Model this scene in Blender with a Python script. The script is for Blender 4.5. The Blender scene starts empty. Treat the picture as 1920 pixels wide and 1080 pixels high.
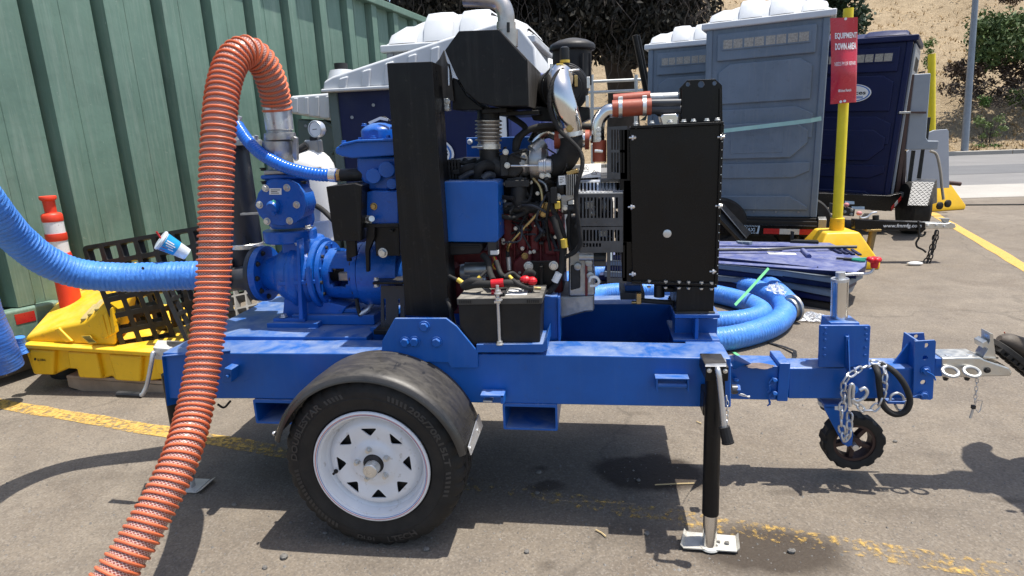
import bpy, bmesh, math, random
from mathutils import Vector, Matrix, Quaternion
from mathutils.geometry import tessellate_polygon, delaunay_2d_cdt
R = math.radians
random.seed(7)
scn = bpy.context.scene
COL = scn.collection

# ------------------------------------------------------------------ camera
YAW, PITCH, ROLL = 0.147281753, 0.244346095, 0.0396912896
CAM = Vector((0.776336, -1.801751, 1.400190))
FPX = 1150.0                                  # focal length for a 1920 px wide frame
_cy, _sy, _cp, _sp = math.cos(YAW), math.sin(YAW), math.cos(PITCH), math.sin(PITCH)
FWD = Vector((-_sy * _cp, _cy * _cp, -_sp))
_r = Vector((_cy, _sy, 0)); _d = FWD.cross(_r)
RIGHT = _r * math.cos(ROLL) + _d * math.sin(ROLL)
DOWN = FWD.cross(RIGHT)
cam = bpy.data.cameras.new('camera'); cam.sensor_width = 36; cam.lens = FPX / 1920 * 36
cam.clip_start = 0.05; cam.clip_end = 2000
camo = bpy.data.objects.new('camera', cam); COL.objects.link(camo)
m = Matrix((RIGHT, -DOWN, -FWD)).transposed().to_4x4(); m.translation = CAM
camo.matrix_world = m
scn.camera = camo

# ------------------------------------------------------------------ light
SUN = Vector((0.265, 0.035, 1.0)).normalized()
w = bpy.data.worlds.new('World'); scn.world = w; w.use_nodes = True
nt = w.node_tree; bg = nt.nodes['Background']
sky = nt.nodes.new('ShaderNodeTexSky'); sky.sky_type = 'NISHITA'; sky.sun_disc = False
sky.sun_elevation = math.asin(SUN.z); sky.sun_rotation = math.atan2(SUN.x, SUN.y)
sky.dust_density = 2.0; sky.air_density = 1.0
nt.links.new(sky.outputs[0], bg.inputs[0]); bg.inputs[1].default_value = 0.145
sl = bpy.data.lights.new('sun', 'SUN'); sl.energy = 4.8; sl.angle = R(0.53); sl.color = (1, 0.955, 0.88)
so = bpy.data.objects.new('sun', sl); COL.objects.link(so)
so.rotation_euler = SUN.to_track_quat('Z', 'Y').to_euler(); so.location = (3, -3, 12)
scn.view_settings.view_transform = 'Standard'; scn.view_settings.look = 'None'
scn.view_settings.exposure = 0.52; scn.view_settings.gamma = 1.0
scn.view_settings.use_curve_mapping = False
try:
    scn.cycles.max_bounces = 8; scn.cycles.transparent_max_bounces = 12
except Exception: pass

# ------------------------------------------------------------------ survey: from a sight line to a point of the place
def ray(px, py):
    return (FWD + RIGHT * ((px - 960) / FPX) + DOWN * ((py - 540) / FPX))
def P(px, py, Y):
    v = ray(px, py); return CAM + v * ((Y - CAM.y) / v.y)
def G(px, py, z=0.0):
    v = ray(px, py); return CAM + v * ((z - CAM.z) / v.z)
def PL(px, py, p0, n):
    v = ray(px, py); return CAM + v * ((p0 - CAM).dot(n) / v.dot(n))
def S(px, py, Y):                              # metres per pixel at a point
    return (P(px, py, Y) - CAM).dot(FWD) / FPX
def XZ(pts, Y):
    return [(P(a, b, Y).x, P(a, b, Y).z) for a, b in pts]

# ------------------------------------------------------------------ mesh builder
class MB:
    def __init__(s): s.v = []; s.f = []; s.uv = {}
    def add(s, vs, fs, uvs=None):
        o = len(s.v); s.v += [Vector(v) for v in vs]
        for i, f in enumerate(fs):
            if uvs: s.uv[len(s.f)] = uvs[i]
            s.f.append([o + k for k in f])
        return s
    def box(s, x0, x1, y0, y1, z0, z1):
        x0, x1 = min(x0, x1), max(x0, x1); z0, z1 = min(z0, z1), max(z0, z1); y0, y1 = min(y0, y1), max(y0, y1)
        return s.add([(x0,y0,z0),(x1,y0,z0),(x1,y1,z0),(x0,y1,z0),(x0,y0,z1),(x1,y0,z1),(x1,y1,z1),(x0,y1,z1)],
              [(0,3,2,1),(4,5,6,7),(0,1,5,4),(1,2,6,5),(2,3,7,6),(3,0,4,7)])
    def obox(s, c, ax, ay, az, hx, hy, hz):    # oriented box, half sizes
        c = Vector(c); vs = []
        for k in (-1, 1):
            for i, j in ((-1,-1),(1,-1),(1,1),(-1,1)): vs.append(c + ax*hx*i + ay*hy*j + az*hz*k)
        return s.add(vs, [(0,3,2,1),(4,5,6,7),(0,1,5,4),(1,2,6,5),(2,3,7,6),(3,0,4,7)])
    def bar(s, a, b, w, h=None, up=(0,0,1)):   # rectangular bar between two points
        a, b = Vector(a), Vector(b); h = h or w; d = (b-a); L = d.length; d.normalize()
        u = Vector(up); sx = d.cross(u)
        if sx.length < 1e-4: sx = d.cross(Vector((0,1,0)))
        sx.normalize(); u = sx.cross(d)
        return s.obox((a+b)/2, d, sx, u, L/2, w/2, h/2)
    def ext(s, loop, vec):                     # planar polygon of 3-D points pushed along vec
        n = len(loop); vec = Vector(vec); loop = [Vector(p) for p in loop]
        nrm = Vector((0,0,0))
        for i in range(n): nrm += loop[i].cross(loop[(i+1) % n])
        if nrm.dot(vec) > 0: loop = loop[::-1]
        vs = loop + [p + vec for p in loop]
        return s.add(vs, [list(range(n)), list(range(2*n-1, n-1, -1))] + [(i, i+n, (i+1) % n + n, (i+1) % n) for i in range(n)])
    def prism(s, xz, y0, y1):
        return s.ext([(x, y0, z) for x, z in xz], (0, y1-y0, 0))
    def pxprism(s, pts, y0, y1, Yref=None):
        return s.prism(XZ(pts, y0 if Yref is None else Yref), y0, y1)
    def pbox(s, x0, y0, x1, y1, Ya, Yb):       # upright box whose near face covers these sight lines
        a, b, c, d = P(x0,y0,Ya), P(x1,y0,Ya), P(x1,y1,Ya), P(x0,y1,Ya)
        return s.box((a.x+d.x)/2, (b.x+c.x)/2, Ya, Yb, (c.z+d.z)/2, (a.z+b.z)/2)
    def plate(s, outer, holes, y0, y1):        # XZ polygon with holes, thickness along Y
        loops = [outer] + holes
        flat = [p for l in loops for p in l]
        tri = tessellate_polygon([[Vector((x, z, 0)) for x, z in l] for l in loops])
        n = len(flat); vs = [(x, y0, z) for x, z in flat] + [(x, y1, z) for x, z in flat]; fs = []
        for t in tri:
            a, b, c = t
            A, B, C = [Vector((flat[i][0], flat[i][1], 0)) for i in (a, b, c)]
            if (B-A).cross(C-A).z < 0: a, c = c, a
            fs += [(a, b, c), (c+n, b+n, a+n)]
        o = 0
        for li, l in enumerate(loops):
            k = len(l); area = sum(l[i][0]*l[(i+1)%k][1]-l[(i+1)%k][0]*l[i][1] for i in range(k))
            rev = (area < 0) != (li > 0)
            for i in range(k):
                q = (o+i, o+(i+1)%k, o+(i+1)%k+n, o+i+n)
                fs.append(q[::-1] if not rev else q)
            o += k
        return s.add(vs, fs)
    def cyl(s, a, b, r0, r1=None, n=20, cap=True):
        a, b = Vector(a), Vector(b); r1 = r0 if r1 is None else r1
        d = (b-a).normalized(); u = d.orthogonal().normalized(); w_ = d.cross(u); vs = []
        for p, r in ((a, r0), (b, r1)):
            for i in range(n):
                t = 2*math.pi*i/n; vs.append(p + (u*math.cos(t) + w_*math.sin(t))*r)
        fs = [(i, (i+1) % n, (i+1) % n + n, i+n) for i in range(n)]
        if cap: fs += [list(range(n-1, -1, -1)), list(range(n, 2*n))]
        return s.add(vs, fs)
    def lathe(s, p, axis, prof, n=24, closed=False):   # prof: (distance along axis, radius)
        p = Vector(p); d = Vector(axis).normalized(); u = d.orthogonal().normalized(); w_ = d.cross(u)
        vs = []; k = len(prof)
        for t, r in prof:
            for i in range(n):
                a = 2*math.pi*i/n; vs.append(p + d*t + (u*math.cos(a)+w_*math.sin(a))*max(r, 1e-5))
        fs = []
        for j in range(k if closed else k-1):
            j2 = (j+1) % k
            for i in range(n): fs.append((j*n+i, j*n+(i+1) % n, j2*n+(i+1) % n, j2*n+i))
        if not closed:
            fs += [list(range(n-1, -1, -1)), [(k-1)*n+i for i in range(n)]]
        return s.add(vs, fs)
    def tube(s, path, r, n=12, closed=False, cap=True, uv=False):
        path = [Vector(p) for p in path]; k = len(path); vs = []; fr = []
        T = []
        for i in range(k):
            if closed: t = path[(i+1) % k]-path[i-1]
            else: t = path[min(i+1, k-1)]-path[max(i-1, 0)]
            T.append(t.normalized() if t.length > 1e-9 else Vector((0,0,1)))
        u = T[0].orthogonal().normalized(); L = 0; Ls = []
        for i in range(k):
            if i: L += (path[i]-path[i-1]).length
            Ls.append(L)
            u = (u - T[i]*u.dot(T[i])).normalized(); w_ = T[i].cross(u)
            ri = r[i] if hasattr(r, '__len__') else r
            for j in range(n):
                a = 2*math.pi*j/n; vs.append(path[i] + (u*math.cos(a)+w_*math.sin(a))*ri)
        fs = []; uvs = []
        for i in range(k if closed else k-1):
            i2 = (i+1) % k
            for j in range(n):
                fs.append((i*n+j, i*n+(j+1) % n, i2*n+(j+1) % n, i2*n+j))
                uvs.append([(j/n, Ls[i]), ((j+1)/n, Ls[i]), ((j+1)/n, Ls[i2]), (j/n, Ls[i2])])
        if cap and not closed:
            fs += [list(range(n-1, -1, -1)), [(k-1)*n+i for i in range(n)]]; uvs += [[(0,0)]*n]*2
        return s.add(vs, fs, uvs if uv else None)
    def ball(s, c, rx, ry=None, rz=None, n=14, m_=8):
        ry = ry or rx; rz = rz or rx; c = Vector(c); vs = []; fs = []
        for j in range(m_+1):
            ph = math.pi*j/m_
            for i in range(n):
                a = 2*math.pi*i/n; vs.append(c+Vector((rx*math.sin(ph)*math.cos(a), ry*math.sin(ph)*math.sin(a), -rz*math.cos(ph))))
        for j in range(m_):
            for i in range(n): fs.append((j*n+i, j*n+(i+1) % n, (j+1)*n+(i+1) % n, (j+1)*n+i))
        return s.add(vs, fs)
    def bolt(s, p, d, r, h=None, washer=True):
        p = Vector(p); d = Vector(d).normalized(); h = h or r*.8; o = 0
        if washer: s.cyl(p-d*.001, p+d*r*.22, r*1.3, n=16); o = r*.22
        s.cyl(p+d*(o-.0005), p+d*(o+h), r, r*.97, n=6)
        return s
    def join(s, o): return s.add(o.v, o.f)
    def build(s, name, mat, parent=None, bevel=0, seg=2, flat=False, angle=38, origin=None, nosmooth=False):
        off = Vector((0,0,0)); q = parent
        while q is not None: off += q.location; q = q.parent
        if origin is not None: off = Vector(origin)
        me = bpy.data.meshes.new(name)
        me.from_pydata([v-off for v in s.v], [], s.f)
        if s.uv:
            ul = me.uv_layers.new(name='UVMap')
            for pi, pl in enumerate(me.polygons):
                u = s.uv.get(pi)
                if u:
                    for k, li in enumerate(pl.loop_indices): ul.data[li].uv = u[k]
        me.validate(clean_customdata=False)
        ob = bpy.data.objects.new(name, me); COL.objects.link(ob)
        if origin is not None: ob.location = off
        if mat: me.materials.append(mat)
        if not flat:
            me.shade_smooth()
            if bevel <= 0: me.set_sharp_from_angle(angle=R(angle))
        if bevel > 0:
            b = ob.modifiers.new('bevel', 'BEVEL'); b.width = bevel; b.segments = seg; b.limit_method = 'ANGLE'
            b.angle_limit = R(35); b.harden_normals = True; b.use_clamp_overlap = True
        if parent: ob.parent = parent
        return ob
def tag(o, label=None, cat=None, group=None, kind=None):
    if label: o['label'] = label
    if cat: o['category'] = cat
    if group: o['group'] = group
    if kind: o['kind'] = kind
    return o
def thing(name, loc, label, cat, group=None):
    o = bpy.data.objects.new(name, None); COL.objects.link(o); o.location = loc
    o.empty_display_size = .1
    return tag(o, label, cat, group)
def sub(name, parent, loc=(0,0,0)):
    o = bpy.data.objects.new(name, None); COL.objects.link(o); o.parent = parent; o.location = loc; return o
def inst(ob, name, parent, mat4):              # another child with the same mesh data, matrix in world space
    off = Vector((0,0,0)); q = parent
    while q is not None: off += q.location; q = q.parent
    c = ob.copy(); c.name = name; COL.objects.link(c); c.parent = parent
    c.matrix_local = Matrix.Translation(-off) @ mat4; return c
def cat_path(pts, n=16):                       # smooth curve through the points
    pts = [Vector(p) for p in pts]; out = []
    q = [pts[0]*2-pts[1]] + pts + [pts[-1]*2-pts[-2]]
    for i in range(1, len(q)-2):
        a, b, c, d = q[i-1:i+3]
        for k in range(n):
            t = k/n
            out.append(.5*((2*b)+(c-a)*t+(2*a-5*b+4*c-d)*t*t+(3*b-a-3*c+d)*t**3))
    return out + [pts[-1]]
def even(path, step):                          # resample at even spacing
    out = [path[0]]; acc = 0
    for a, b in zip(path, path[1:]):
        L = (b-a).length
        if L < 1e-9: continue
        t = step-acc
        while t <= L: out.append(a+(b-a)*(t/L)); t += step
        acc = (acc+L) % step if step > 0 else 0
    return out
def circ(cx, cz, r, n=20, a0=0): return [(cx+r*math.cos(a0+2*math.pi*i/n), cz+r*math.sin(a0+2*math.pi*i/n)) for i in range(n)]
def rrect(x0, x1, z0, z1, r, n=4):
    o = []
    for cx, cz, a in ((x1-r, z1-r, 0), (x0+r, z1-r, 90), (x0+r, z0+r, 180), (x1-r, z0+r, 270)):
        for i in range(n+1): o.append((cx+r*math.cos(R(a+90*i/n)), cz+r*math.sin(R(a+90*i/n))))
    return o

# ------------------------------------------------------------------ materials
def newmat(name):
    mt = bpy.data.materials.new(name); mt.use_nodes = True
    return mt, mt.node_tree, mt.node_tree.nodes['Principled BSDF']
def N(nt, t, **kw):
    n = nt.nodes.new(t)
    for k, v in kw.items():
        if k in n.inputs: n.inputs[k].default_value = v
        else: setattr(n, k, v)
    return n
def ramp(nt, src, stops):
    r = nt.nodes.new('ShaderNodeValToRGB'); e = r.color_ramp.elements
    while len(e) < len(stops): e.new(0.5)
    for i, (p, c) in enumerate(stops):
        e[i].position = p; e[i].color = (c, c, c, 1) if not hasattr(c, '__len__') else (*c, 1)
    nt.links.new(src, r.inputs[0]); return r.outputs[0]
def mix(nt, fac, a, b, mode='MIX'):
    n = nt.nodes.new('ShaderNodeMix'); n.data_type = 'RGBA'; n.blend_type = mode
    for s_, v in ((0, fac), (6, a), (7, b)):
        if hasattr(v, 'links'): nt.links.new(v, n.inputs[s_])
        elif hasattr(v, '__len__'): n.inputs[s_].default_value = (*v, 1)
        else: n.inputs[s_].default_value = v
    return n.outputs[2]
def noise(nt, scale, detail=4, rough=.55, vec=None, dist=0, out=0):
    n = N(nt, 'ShaderNodeTexNoise', Scale=scale, Detail=detail, Roughness=rough, Distortion=dist)
    if vec is not None: nt.links.new(vec, n.inputs['Vector'])
    return n.outputs[out]
def coords(nt, scale=None, kind='Object', rot=None):
    c = nt.nodes.new('ShaderNodeTexCoord').outputs[kind]
    if scale is None and rot is None: return c
    mp = nt.nodes.new('ShaderNodeMapping'); nt.links.new(c, mp.inputs[0])
    if scale: mp.inputs['Scale'].default_value = scale
    if rot: mp.inputs['Rotation'].default_value = rot
    return mp.outputs[0]
def bump(nt, b, h, strength=.3, dist=.01):
    n = N(nt, 'ShaderNodeBump', Strength=strength, Distance=dist)
    nt.links.new(h, n.inputs['Height']); nt.links.new(n.outputs[0], b.inputs['Normal']); return n
def paint(name, col, rough=.4, metal=0.0, spec=.4, var=.18, vscale=6, bmp=.0, bscale=60, coat=0.0, dust=0.0, dustcol=(.33,.29,.24), spots=0.0, spotcol=(.02,.02,.02), rvar=.15, streak=None):
    mt, nt, b = newmat(name); co = coords(nt)
    n1 = noise(nt, vscale, 6, .6, co)
    c = mix(nt, ramp(nt, n1, [(.3, 0), (.7, 1)]), tuple(x*(1-var) for x in col), tuple(min(1, x*(1+var)) for x in col))
    if streak:                                  # long vertical wear streaks: (amount, colour)
        ns = noise(nt, 3, 6, .7, coords(nt, (14, 14, .7)))
        f = ramp(nt, ns, [(.52, 0), (.75, streak[0])]); c = mix(nt, f, c, streak[1])
    if spots > 0:
        sp = noise(nt, vscale*7, 3, .6, co)
        c = mix(nt, ramp(nt, sp, [(.62, 0), (.72, spots)]), c, spotcol)
    if dust > 0:                                # settled on what faces up, broken by noise
        g = nt.nodes.new('ShaderNodeNewGeometry'); sx = nt.nodes.new('ShaderNodeSeparateXYZ'); nt.links.new(g.outputs['True Normal'], sx.inputs[0])
        up = ramp(nt, sx.outputs[2], [(.3, 0.0), (.95, 1)])
        nn = ramp(nt, noise(nt, 9, 7, .65, co, .6), [(.38, 0.1), (.62, 1)])
        mm = N(nt, 'ShaderNodeMath', operation='MULTIPLY'); nt.links.new(up, mm.inputs[0]); nt.links.new(nn, mm.inputs[1])
        m2 = N(nt, 'ShaderNodeMath', operation='MULTIPLY'); nt.links.new(mm.outputs[0], m2.inputs[0]); m2.inputs[1].default_value = dust
        c = mix(nt, m2.outputs[0], c, dustcol)
    nt.links.new(c, b.inputs['Base Color'])
    rr = ramp(nt, noise(nt, vscale*2.5, 5, .6, co), [(.3, max(.03, rough-rvar)), (.7, min(1, rough+rvar))])
    nt.links.new(rr, b.inputs['Roughness']); b.inputs['Metallic'].default_value = metal
    b.inputs['Coat Weight'].default_value = coat; b.inputs['Coat Roughness'].default_value = .12
    b.inputs['Specular IOR Level'].default_value = spec
    if bmp > 0: bump(nt, b, noise(nt, bscale, 4, .6, co), bmp, .004)
    return mt
M = {}
M['blue'] = paint('blue_enamel', (.006, .094, .38), .36, spec=.3, var=.16, vscale=4, coat=.10, dust=.62, dustcol=(.30,.35,.43), rvar=.1, spots=.22, spotcol=(.03,.07,.18), streak=(.22, (.06,.15,.36)))
M['pumpblue'] = paint('pump_blue', (.005, .090, .41), .33, spec=.35, var=.12, vscale=7, bmp=.25, bscale=90, coat=.2, dust=.3, dustcol=(.2,.3,.42), spots=.3, spotcol=(.008,.03,.11))
M['black'] = paint('black_powder_coat', (.0060, .0061, .0068), .40, spec=.26, streak=(.35, (.040,.038,.035)), spots=.25, spotcol=(.045,.042,.038), var=.2, vscale=7, dust=.30, dustcol=(.17,.155,.14), bmp=.06, bscale=250)
M['gloss'] = paint('black_gloss_sheet', (.0050, .0050, .0056), .27, spec=.26, bmp=.05, bscale=9, var=.2, vscale=4, dust=.25, dustcol=(.16,.15,.14), rvar=.08)
M['blackplastic'] = paint('black_plastic', (.012, .012, .013), .5, spec=.3, var=.25, vscale=9, dust=.35, dustcol=(.16,.15,.135), bmp=.1, bscale=140)
M['rubber'] = paint('black_rubber', (.014, .0135, .013), .75, var=.3, vscale=12, dust=.1, dustcol=(.12,.11,.10), bmp=.12, bscale=200, rvar=.1)
M['tyre'] = paint('tyre_rubber', (.0135, .0128, .012), .72, var=.35, vscale=9, dust=.15, dustcol=(.10,.09,.08), bmp=.1, bscale=260, rvar=.1)
M['tyretext'] = paint('tyre_lettering', (.040, .038, .036), .55, var=.2)
M['white'] = paint('white_wheel_paint', (.70, .71, .73), .34, var=.09, vscale=5, coat=.2, spots=.5, spotcol=(.36,.32,.27), rvar=.06)
M['steel'] = paint('galvanised_steel', (.58, .59, .60), .36, .75, var=.14, vscale=18, rvar=.12)
M['zinc'] = paint('zinc_bolts', (.64, .64, .62), .34, .8, var=.15, vscale=25)
M['chrome'] = paint('polished_pipe', (.66, .65, .63), .2, 1.0, var=.12, vscale=9, rvar=.06)
M['alu'] = paint('cast_aluminium', (.38, .38, .37), .45, .85, var=.2, vscale=18, bmp=.2, bscale=120)
M['exh'] = paint('heat_stained_pipe', (.46, .43, .40), .36, .85, var=.25, vscale=9, spots=.4, spotcol=(.22,.14,.10))
M['cast'] = paint('dark_cast_iron', (.028, .027, .026), .6, .2, var=.35, vscale=14, bmp=.35, bscale=110, dust=.3, dustcol=(.16,.14,.12))
M['red'] = paint('oxide_red_block', (.17, .022, .024), .48, var=.3, vscale=9, bmp=.5, bscale=70, dust=.2, dustcol=(.16,.10,.08))
M['sili'] = paint('rust_red_silicone', (.30, .065, .035), .5, var=.15, vscale=14, bmp=.1, bscale=90)
M['redplastic'] = paint('red_plastic', (.55, .012, .02), .35, var=.1)
M['yellow'] = paint('yellow_polyethylene', (.78, .46, .012), .42, var=.10, vscale=5, spots=.3, spotcol=(.22,.15,.05), dust=.22, dustcol=(.66,.55,.33), bmp=.08, bscale=60)
M['yellowpole'] = paint('yellow_pole_paint', (.74, .60, .02), .45, var=.1, vscale=8, spots=.2, spotcol=(.3,.25,.1))
M['cream'] = paint('cream_tank_enamel', (.76, .75, .70), .3, var=.05, coat=.3)
M['greyplastic'] = paint('dark_grey_pvc', (.035, .038, .045), .38, var=.18, dust=.25, dustcol=(.18,.18,.19))
M['guard'] = paint('guard_black_sheet', (.075, .078, .084), .38, .35, var=.25, vscale=20, dust=.25, dustcol=(.2,.2,.2))
M['label'] = paint('white_label', (.78, .78, .76), .45, var=.05)
M['ink'] = paint('black_ink', (.012, .012, .012), .5, var=.1)
M['whiteprint'] = paint('white_print', (.80, .80, .79), .5, var=.04)
M['brass'] = paint('brass_fitting', (.45, .32, .14), .35, 1.0, var=.2, vscale=20)
M['wood'] = paint('weathered_timber', (.30, .22, .15), .75, var=.35, vscale=5, bmp=.3, bscale=40)
M['yellowtape'] = paint('yellow_tape', (.62, .44, .06), .5, var=.15)
M['soot'] = paint('scuffed_shield_sheet', (.050,.046,.042), .5, .2, spec=.4, var=.35, vscale=6, streak=(.7, (.17,.155,.14)), dust=.35, dustcol=(.2,.185,.165))
# ================================================================== ground, road, hill
def stainmask(nt, co, items):
    """spilt-oil and dust marks with outlines of their own"""
    out = None
    wv = N(nt, 'ShaderNodeTexNoise', Scale=5.0, Detail=6.0, Roughness=.65); nt.links.new(co, wv.inputs['Vector'])
    wm = N(nt, 'ShaderNodeMix'); wm.data_type = 'RGBA'; wm.inputs[0].default_value = .13
    nt.links.new(co, wm.inputs[6]); nt.links.new(wv.outputs[1], wm.inputs[7])
    for (cx, cy, rx, ry, soft, amt) in items:
        mp = nt.nodes.new('ShaderNodeMapping'); mp.vector_type = 'POINT'
        k = .87
        mp.inputs['Location'].default_value = (-(cx*k+.065)/(rx*k), -(cy*k+.065)/(ry*k), 0)
        mp.inputs['Scale'].default_value = (1/(rx*k), 1/(ry*k), 0)
        nt.links.new(wm.outputs[2], mp.inputs[0])
        ln = N(nt, 'ShaderNodeVectorMath', operation='LENGTH'); nt.links.new(mp.outputs[0], ln.inputs[0])
        f = ramp(nt, ln.outputs['Value'], [(max(0, 1-soft), amt), (1.0, 0)])
        if out is None: out = f
        else:
            mx = N(nt, 'ShaderNodeMath', operation='MAXIMUM'); nt.links.new(out, mx.inputs[0]); nt.links.new(f, mx.inputs[1]); out = mx.outputs[0]
    return out
def asphalt():
    mt, nt, b = newmat('old_asphalt'); co = coords(nt)
    big = noise(nt, .55, 6, .6, co, .4); mid = noise(nt, 4.5, 7, .7, co); fine = noise(nt, 95, 3, .65, co)
    base = mix(nt, ramp(nt, big, [(.32, 0), (.68, 1)]), (.180, .148, .112), (.268, .228, .178))
    base = mix(nt, ramp(nt, mid, [(.34, .0), (.64, .75)]), base, (.150, .127, .103))
    base = mix(nt, ramp(nt, noise(nt, 1.7, 8, .7, co, .8), [(.52, 0), (.66, .6)]), base, (.140, .112, .085))
    base = mix(nt, ramp(nt, noise(nt, 17, 6, .7, co), [(.56, 0), (.72, .55)]), base, (.122, .103, .082))
    base = mix(nt, ramp(nt, noise(nt, 11, 6, .7, co, .4), [(.60, 0), (.74, .5)]), base, (.30, .262, .215))
    # aggregate: pale and dark stones a few millimetres across
    v = N(nt, 'ShaderNodeTexVoronoi', Scale=150.0); nt.links.new(co, v.inputs['Vector'])
    sp = nt.nodes.new('ShaderNodeSeparateColor'); nt.links.new(v.outputs['Color'], sp.inputs[0])
    base = mix(nt, ramp(nt, sp.outputs[0], [(.72, 0), (.82, .30)]), base, (.31, .275, .23))
    base = mix(nt, ramp(nt, sp.outputs[1], [(.74, 0), (.84, .35)]), base, (.085, .074, .064))
    base = mix(nt, ramp(nt, fine, [(.35, .35), (.6, 0)]), base, (.09, .08, .07))
    # cracks
    wp = N(nt, 'ShaderNodeTexNoise', Scale=2.2, Detail=5.0); nt.links.new(co, wp.inputs['Vector'])
    wpm = N(nt, 'ShaderNodeMix'); wpm.data_type = 'RGBA'; wpm.inputs[0].default_value = .35
    nt.links.new(co, wpm.inputs[6]); nt.links.new(wp.outputs[1], wpm.inputs[7])
    cr = N(nt, 'ShaderNodeTexVoronoi', Scale=.33); cr.feature = 'DISTANCE_TO_EDGE'; nt.links.new(wpm.outputs[2], cr.inputs['Vector'])
    crk = ramp(nt, cr.outputs['Distance'], [(.0, .30), (.0028, 0)])
    base = mix(nt, crk, base, (.05, .045, .04))
    it = []
    def st(px, py, rx, ry, soft=.35, amt=.8):
        g = G(px, py); it.append((g.x, g.y, rx, ry, soft, amt))
    st(1215, 885, .27, .15, .25, .95); st(1290, 900, .14, .07, .4, .8); st(1440, 1030, .29, .17, .35, .86); st(1560, 1060, .10, .06, .6, .35)
    st(1025, 915, .10, .05, .5, .7); st(1010, 880, .05, .03, .6, .6); st(1885, 935, .09, .035, .5, .35); st(1480, 925, .08, .035, .6, .35)
    st(560, 880, .3, .16, .8, .35); st(1180, 1000, .16, .1, .7, .35); st(1030, 1060, .05, .04, .7, .4); st(1750, 850, .12, .05, .8, .2)
    st(1560, 1045, .06, .05, .6, .3); st(1200, 775, .1, .03, .6, .3); st(940, 985, .2, .04, .9, .2); st(1640, 760, .12, .05, .8, .18)
    st(1760, 640, .3, .1, .9, .15); st(200, 900, .3, .1, .9, .22); st(1150, 800, .2, .08, .8, .3); st(820, 900, .3, .12, .8, .35); st(1700, 960, .25, .05, .9, .2); st(700, 1060, .2, .06, .9, .2)
    sm = stainmask(nt, co, it)
    base = mix(nt, sm, base, (.040, .030, .022))
    nt.links.new(base, b.inputs['Base Color'])
    nt.links.new(ramp(nt, sm, [(0, .9), (1, .68)]), b.inputs['Roughness'])
    b.inputs['Specular IOR Level'].default_value = .25
    v2 = N(nt, 'ShaderNodeTexVoronoi', Scale=120.0); v2.feature = 'SMOOTH_F1'; nt.links.new(co, v2.inputs['Vector'])
    h = N(nt, 'ShaderNodeMath', operation='MULTIPLY_ADD'); nt.links.new(v2.outputs['Distance'], h.inputs[0]); h.inputs[1].default_value = -.35
    nt.links.new(noise(nt, 38, 8, .72, co), h.inputs[2])
    h2 = N(nt, 'ShaderNodeMath', operation='MULTIPLY_ADD'); nt.links.new(crk, h2.inputs[0]); h2.inputs[1].default_value = -.25; nt.links.new(h.outputs[0], h2.inputs[2])
    bump(nt, b, h2.outputs[0], .55, .009)
    return mt
MB().add([(-260,-120,0),(260,-120,0),(260,400,0),(-260,400,0)], [(0,1,2,3)]).build('ground', asphalt(), flat=True)['kind'] = 'structure'

def flatmat(name, c1, c2, sc, rough=.85, speck=None, bmp=.4):
    mt, nt, b = newmat(name); co = coords(nt)
    c = mix(nt, ramp(nt, noise(nt, sc, 7, .65, co), [(.35, 0), (.65, 1)]), c1, c2)
    c = mix(nt, ramp(nt, noise(nt, 60, 3, .6, co), [(.4, .3), (.6, 0)]), c, tuple(x*.55 for x in c1))
    nt.links.new(c, b.inputs['Base Color']); b.inputs['Roughness'].default_value = rough
    bump(nt, b, noise(nt, 45, 6, .7, co), bmp, .006); return mt
M['road'] = flatmat('street_asphalt', (.165,.16,.155), (.205,.198,.19), .6)
M['roadpatch'] = flatmat('newer_asphalt', (.115,.115,.118), (.14,.14,.14), .8)
M['concrete'] = flatmat('pale_concrete', (.33,.31,.275), (.40,.375,.335), .9)
def gsheet(name, px, mat, z, ext=0):
    MB().add([(p.x, p.y, z) for p in [G(a, b) for a, b in px]], [tuple(range(len(px)))]).build(name, mat, flat=True)['kind'] = 'structure'
def strip(name, ya, yb, mat, z, x0=-20, x1=70, sl=.05):
    MB().add([(x0, ya+sl*(x0-10), z), (x1, ya+sl*(x1-10), z), (x1, yb+sl*(x1-10), z), (x0, yb+sl*(x0-10), z)], [(0,1,2,3)]).build(name, mat, flat=True)['kind'] = 'structure'
strip('concrete_gutter', 10.3, 12.55, M['concrete'], .004)
strip('road', 12.55, 23.6, M['road'], .004)
strip('road_patch', 15.2, 18.2, M['roadpatch'], .008)
k = MB(); sl = .05
x = -20
while x < 70:
    y = 23.6+sl*(x-10); k.prism([(0, 0)], 0, 0) if False else None
    a = Vector((x, y, 0)); b_ = Vector((x+2.97, y+sl*2.97, 0)); k.bar(a+Vector((0,.15,.07)), b_+Vector((0,.15,.07)), .3, .16); x += 3
k.build('kerb', M['concrete'], bevel=.02)['kind'] = 'structure'

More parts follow.
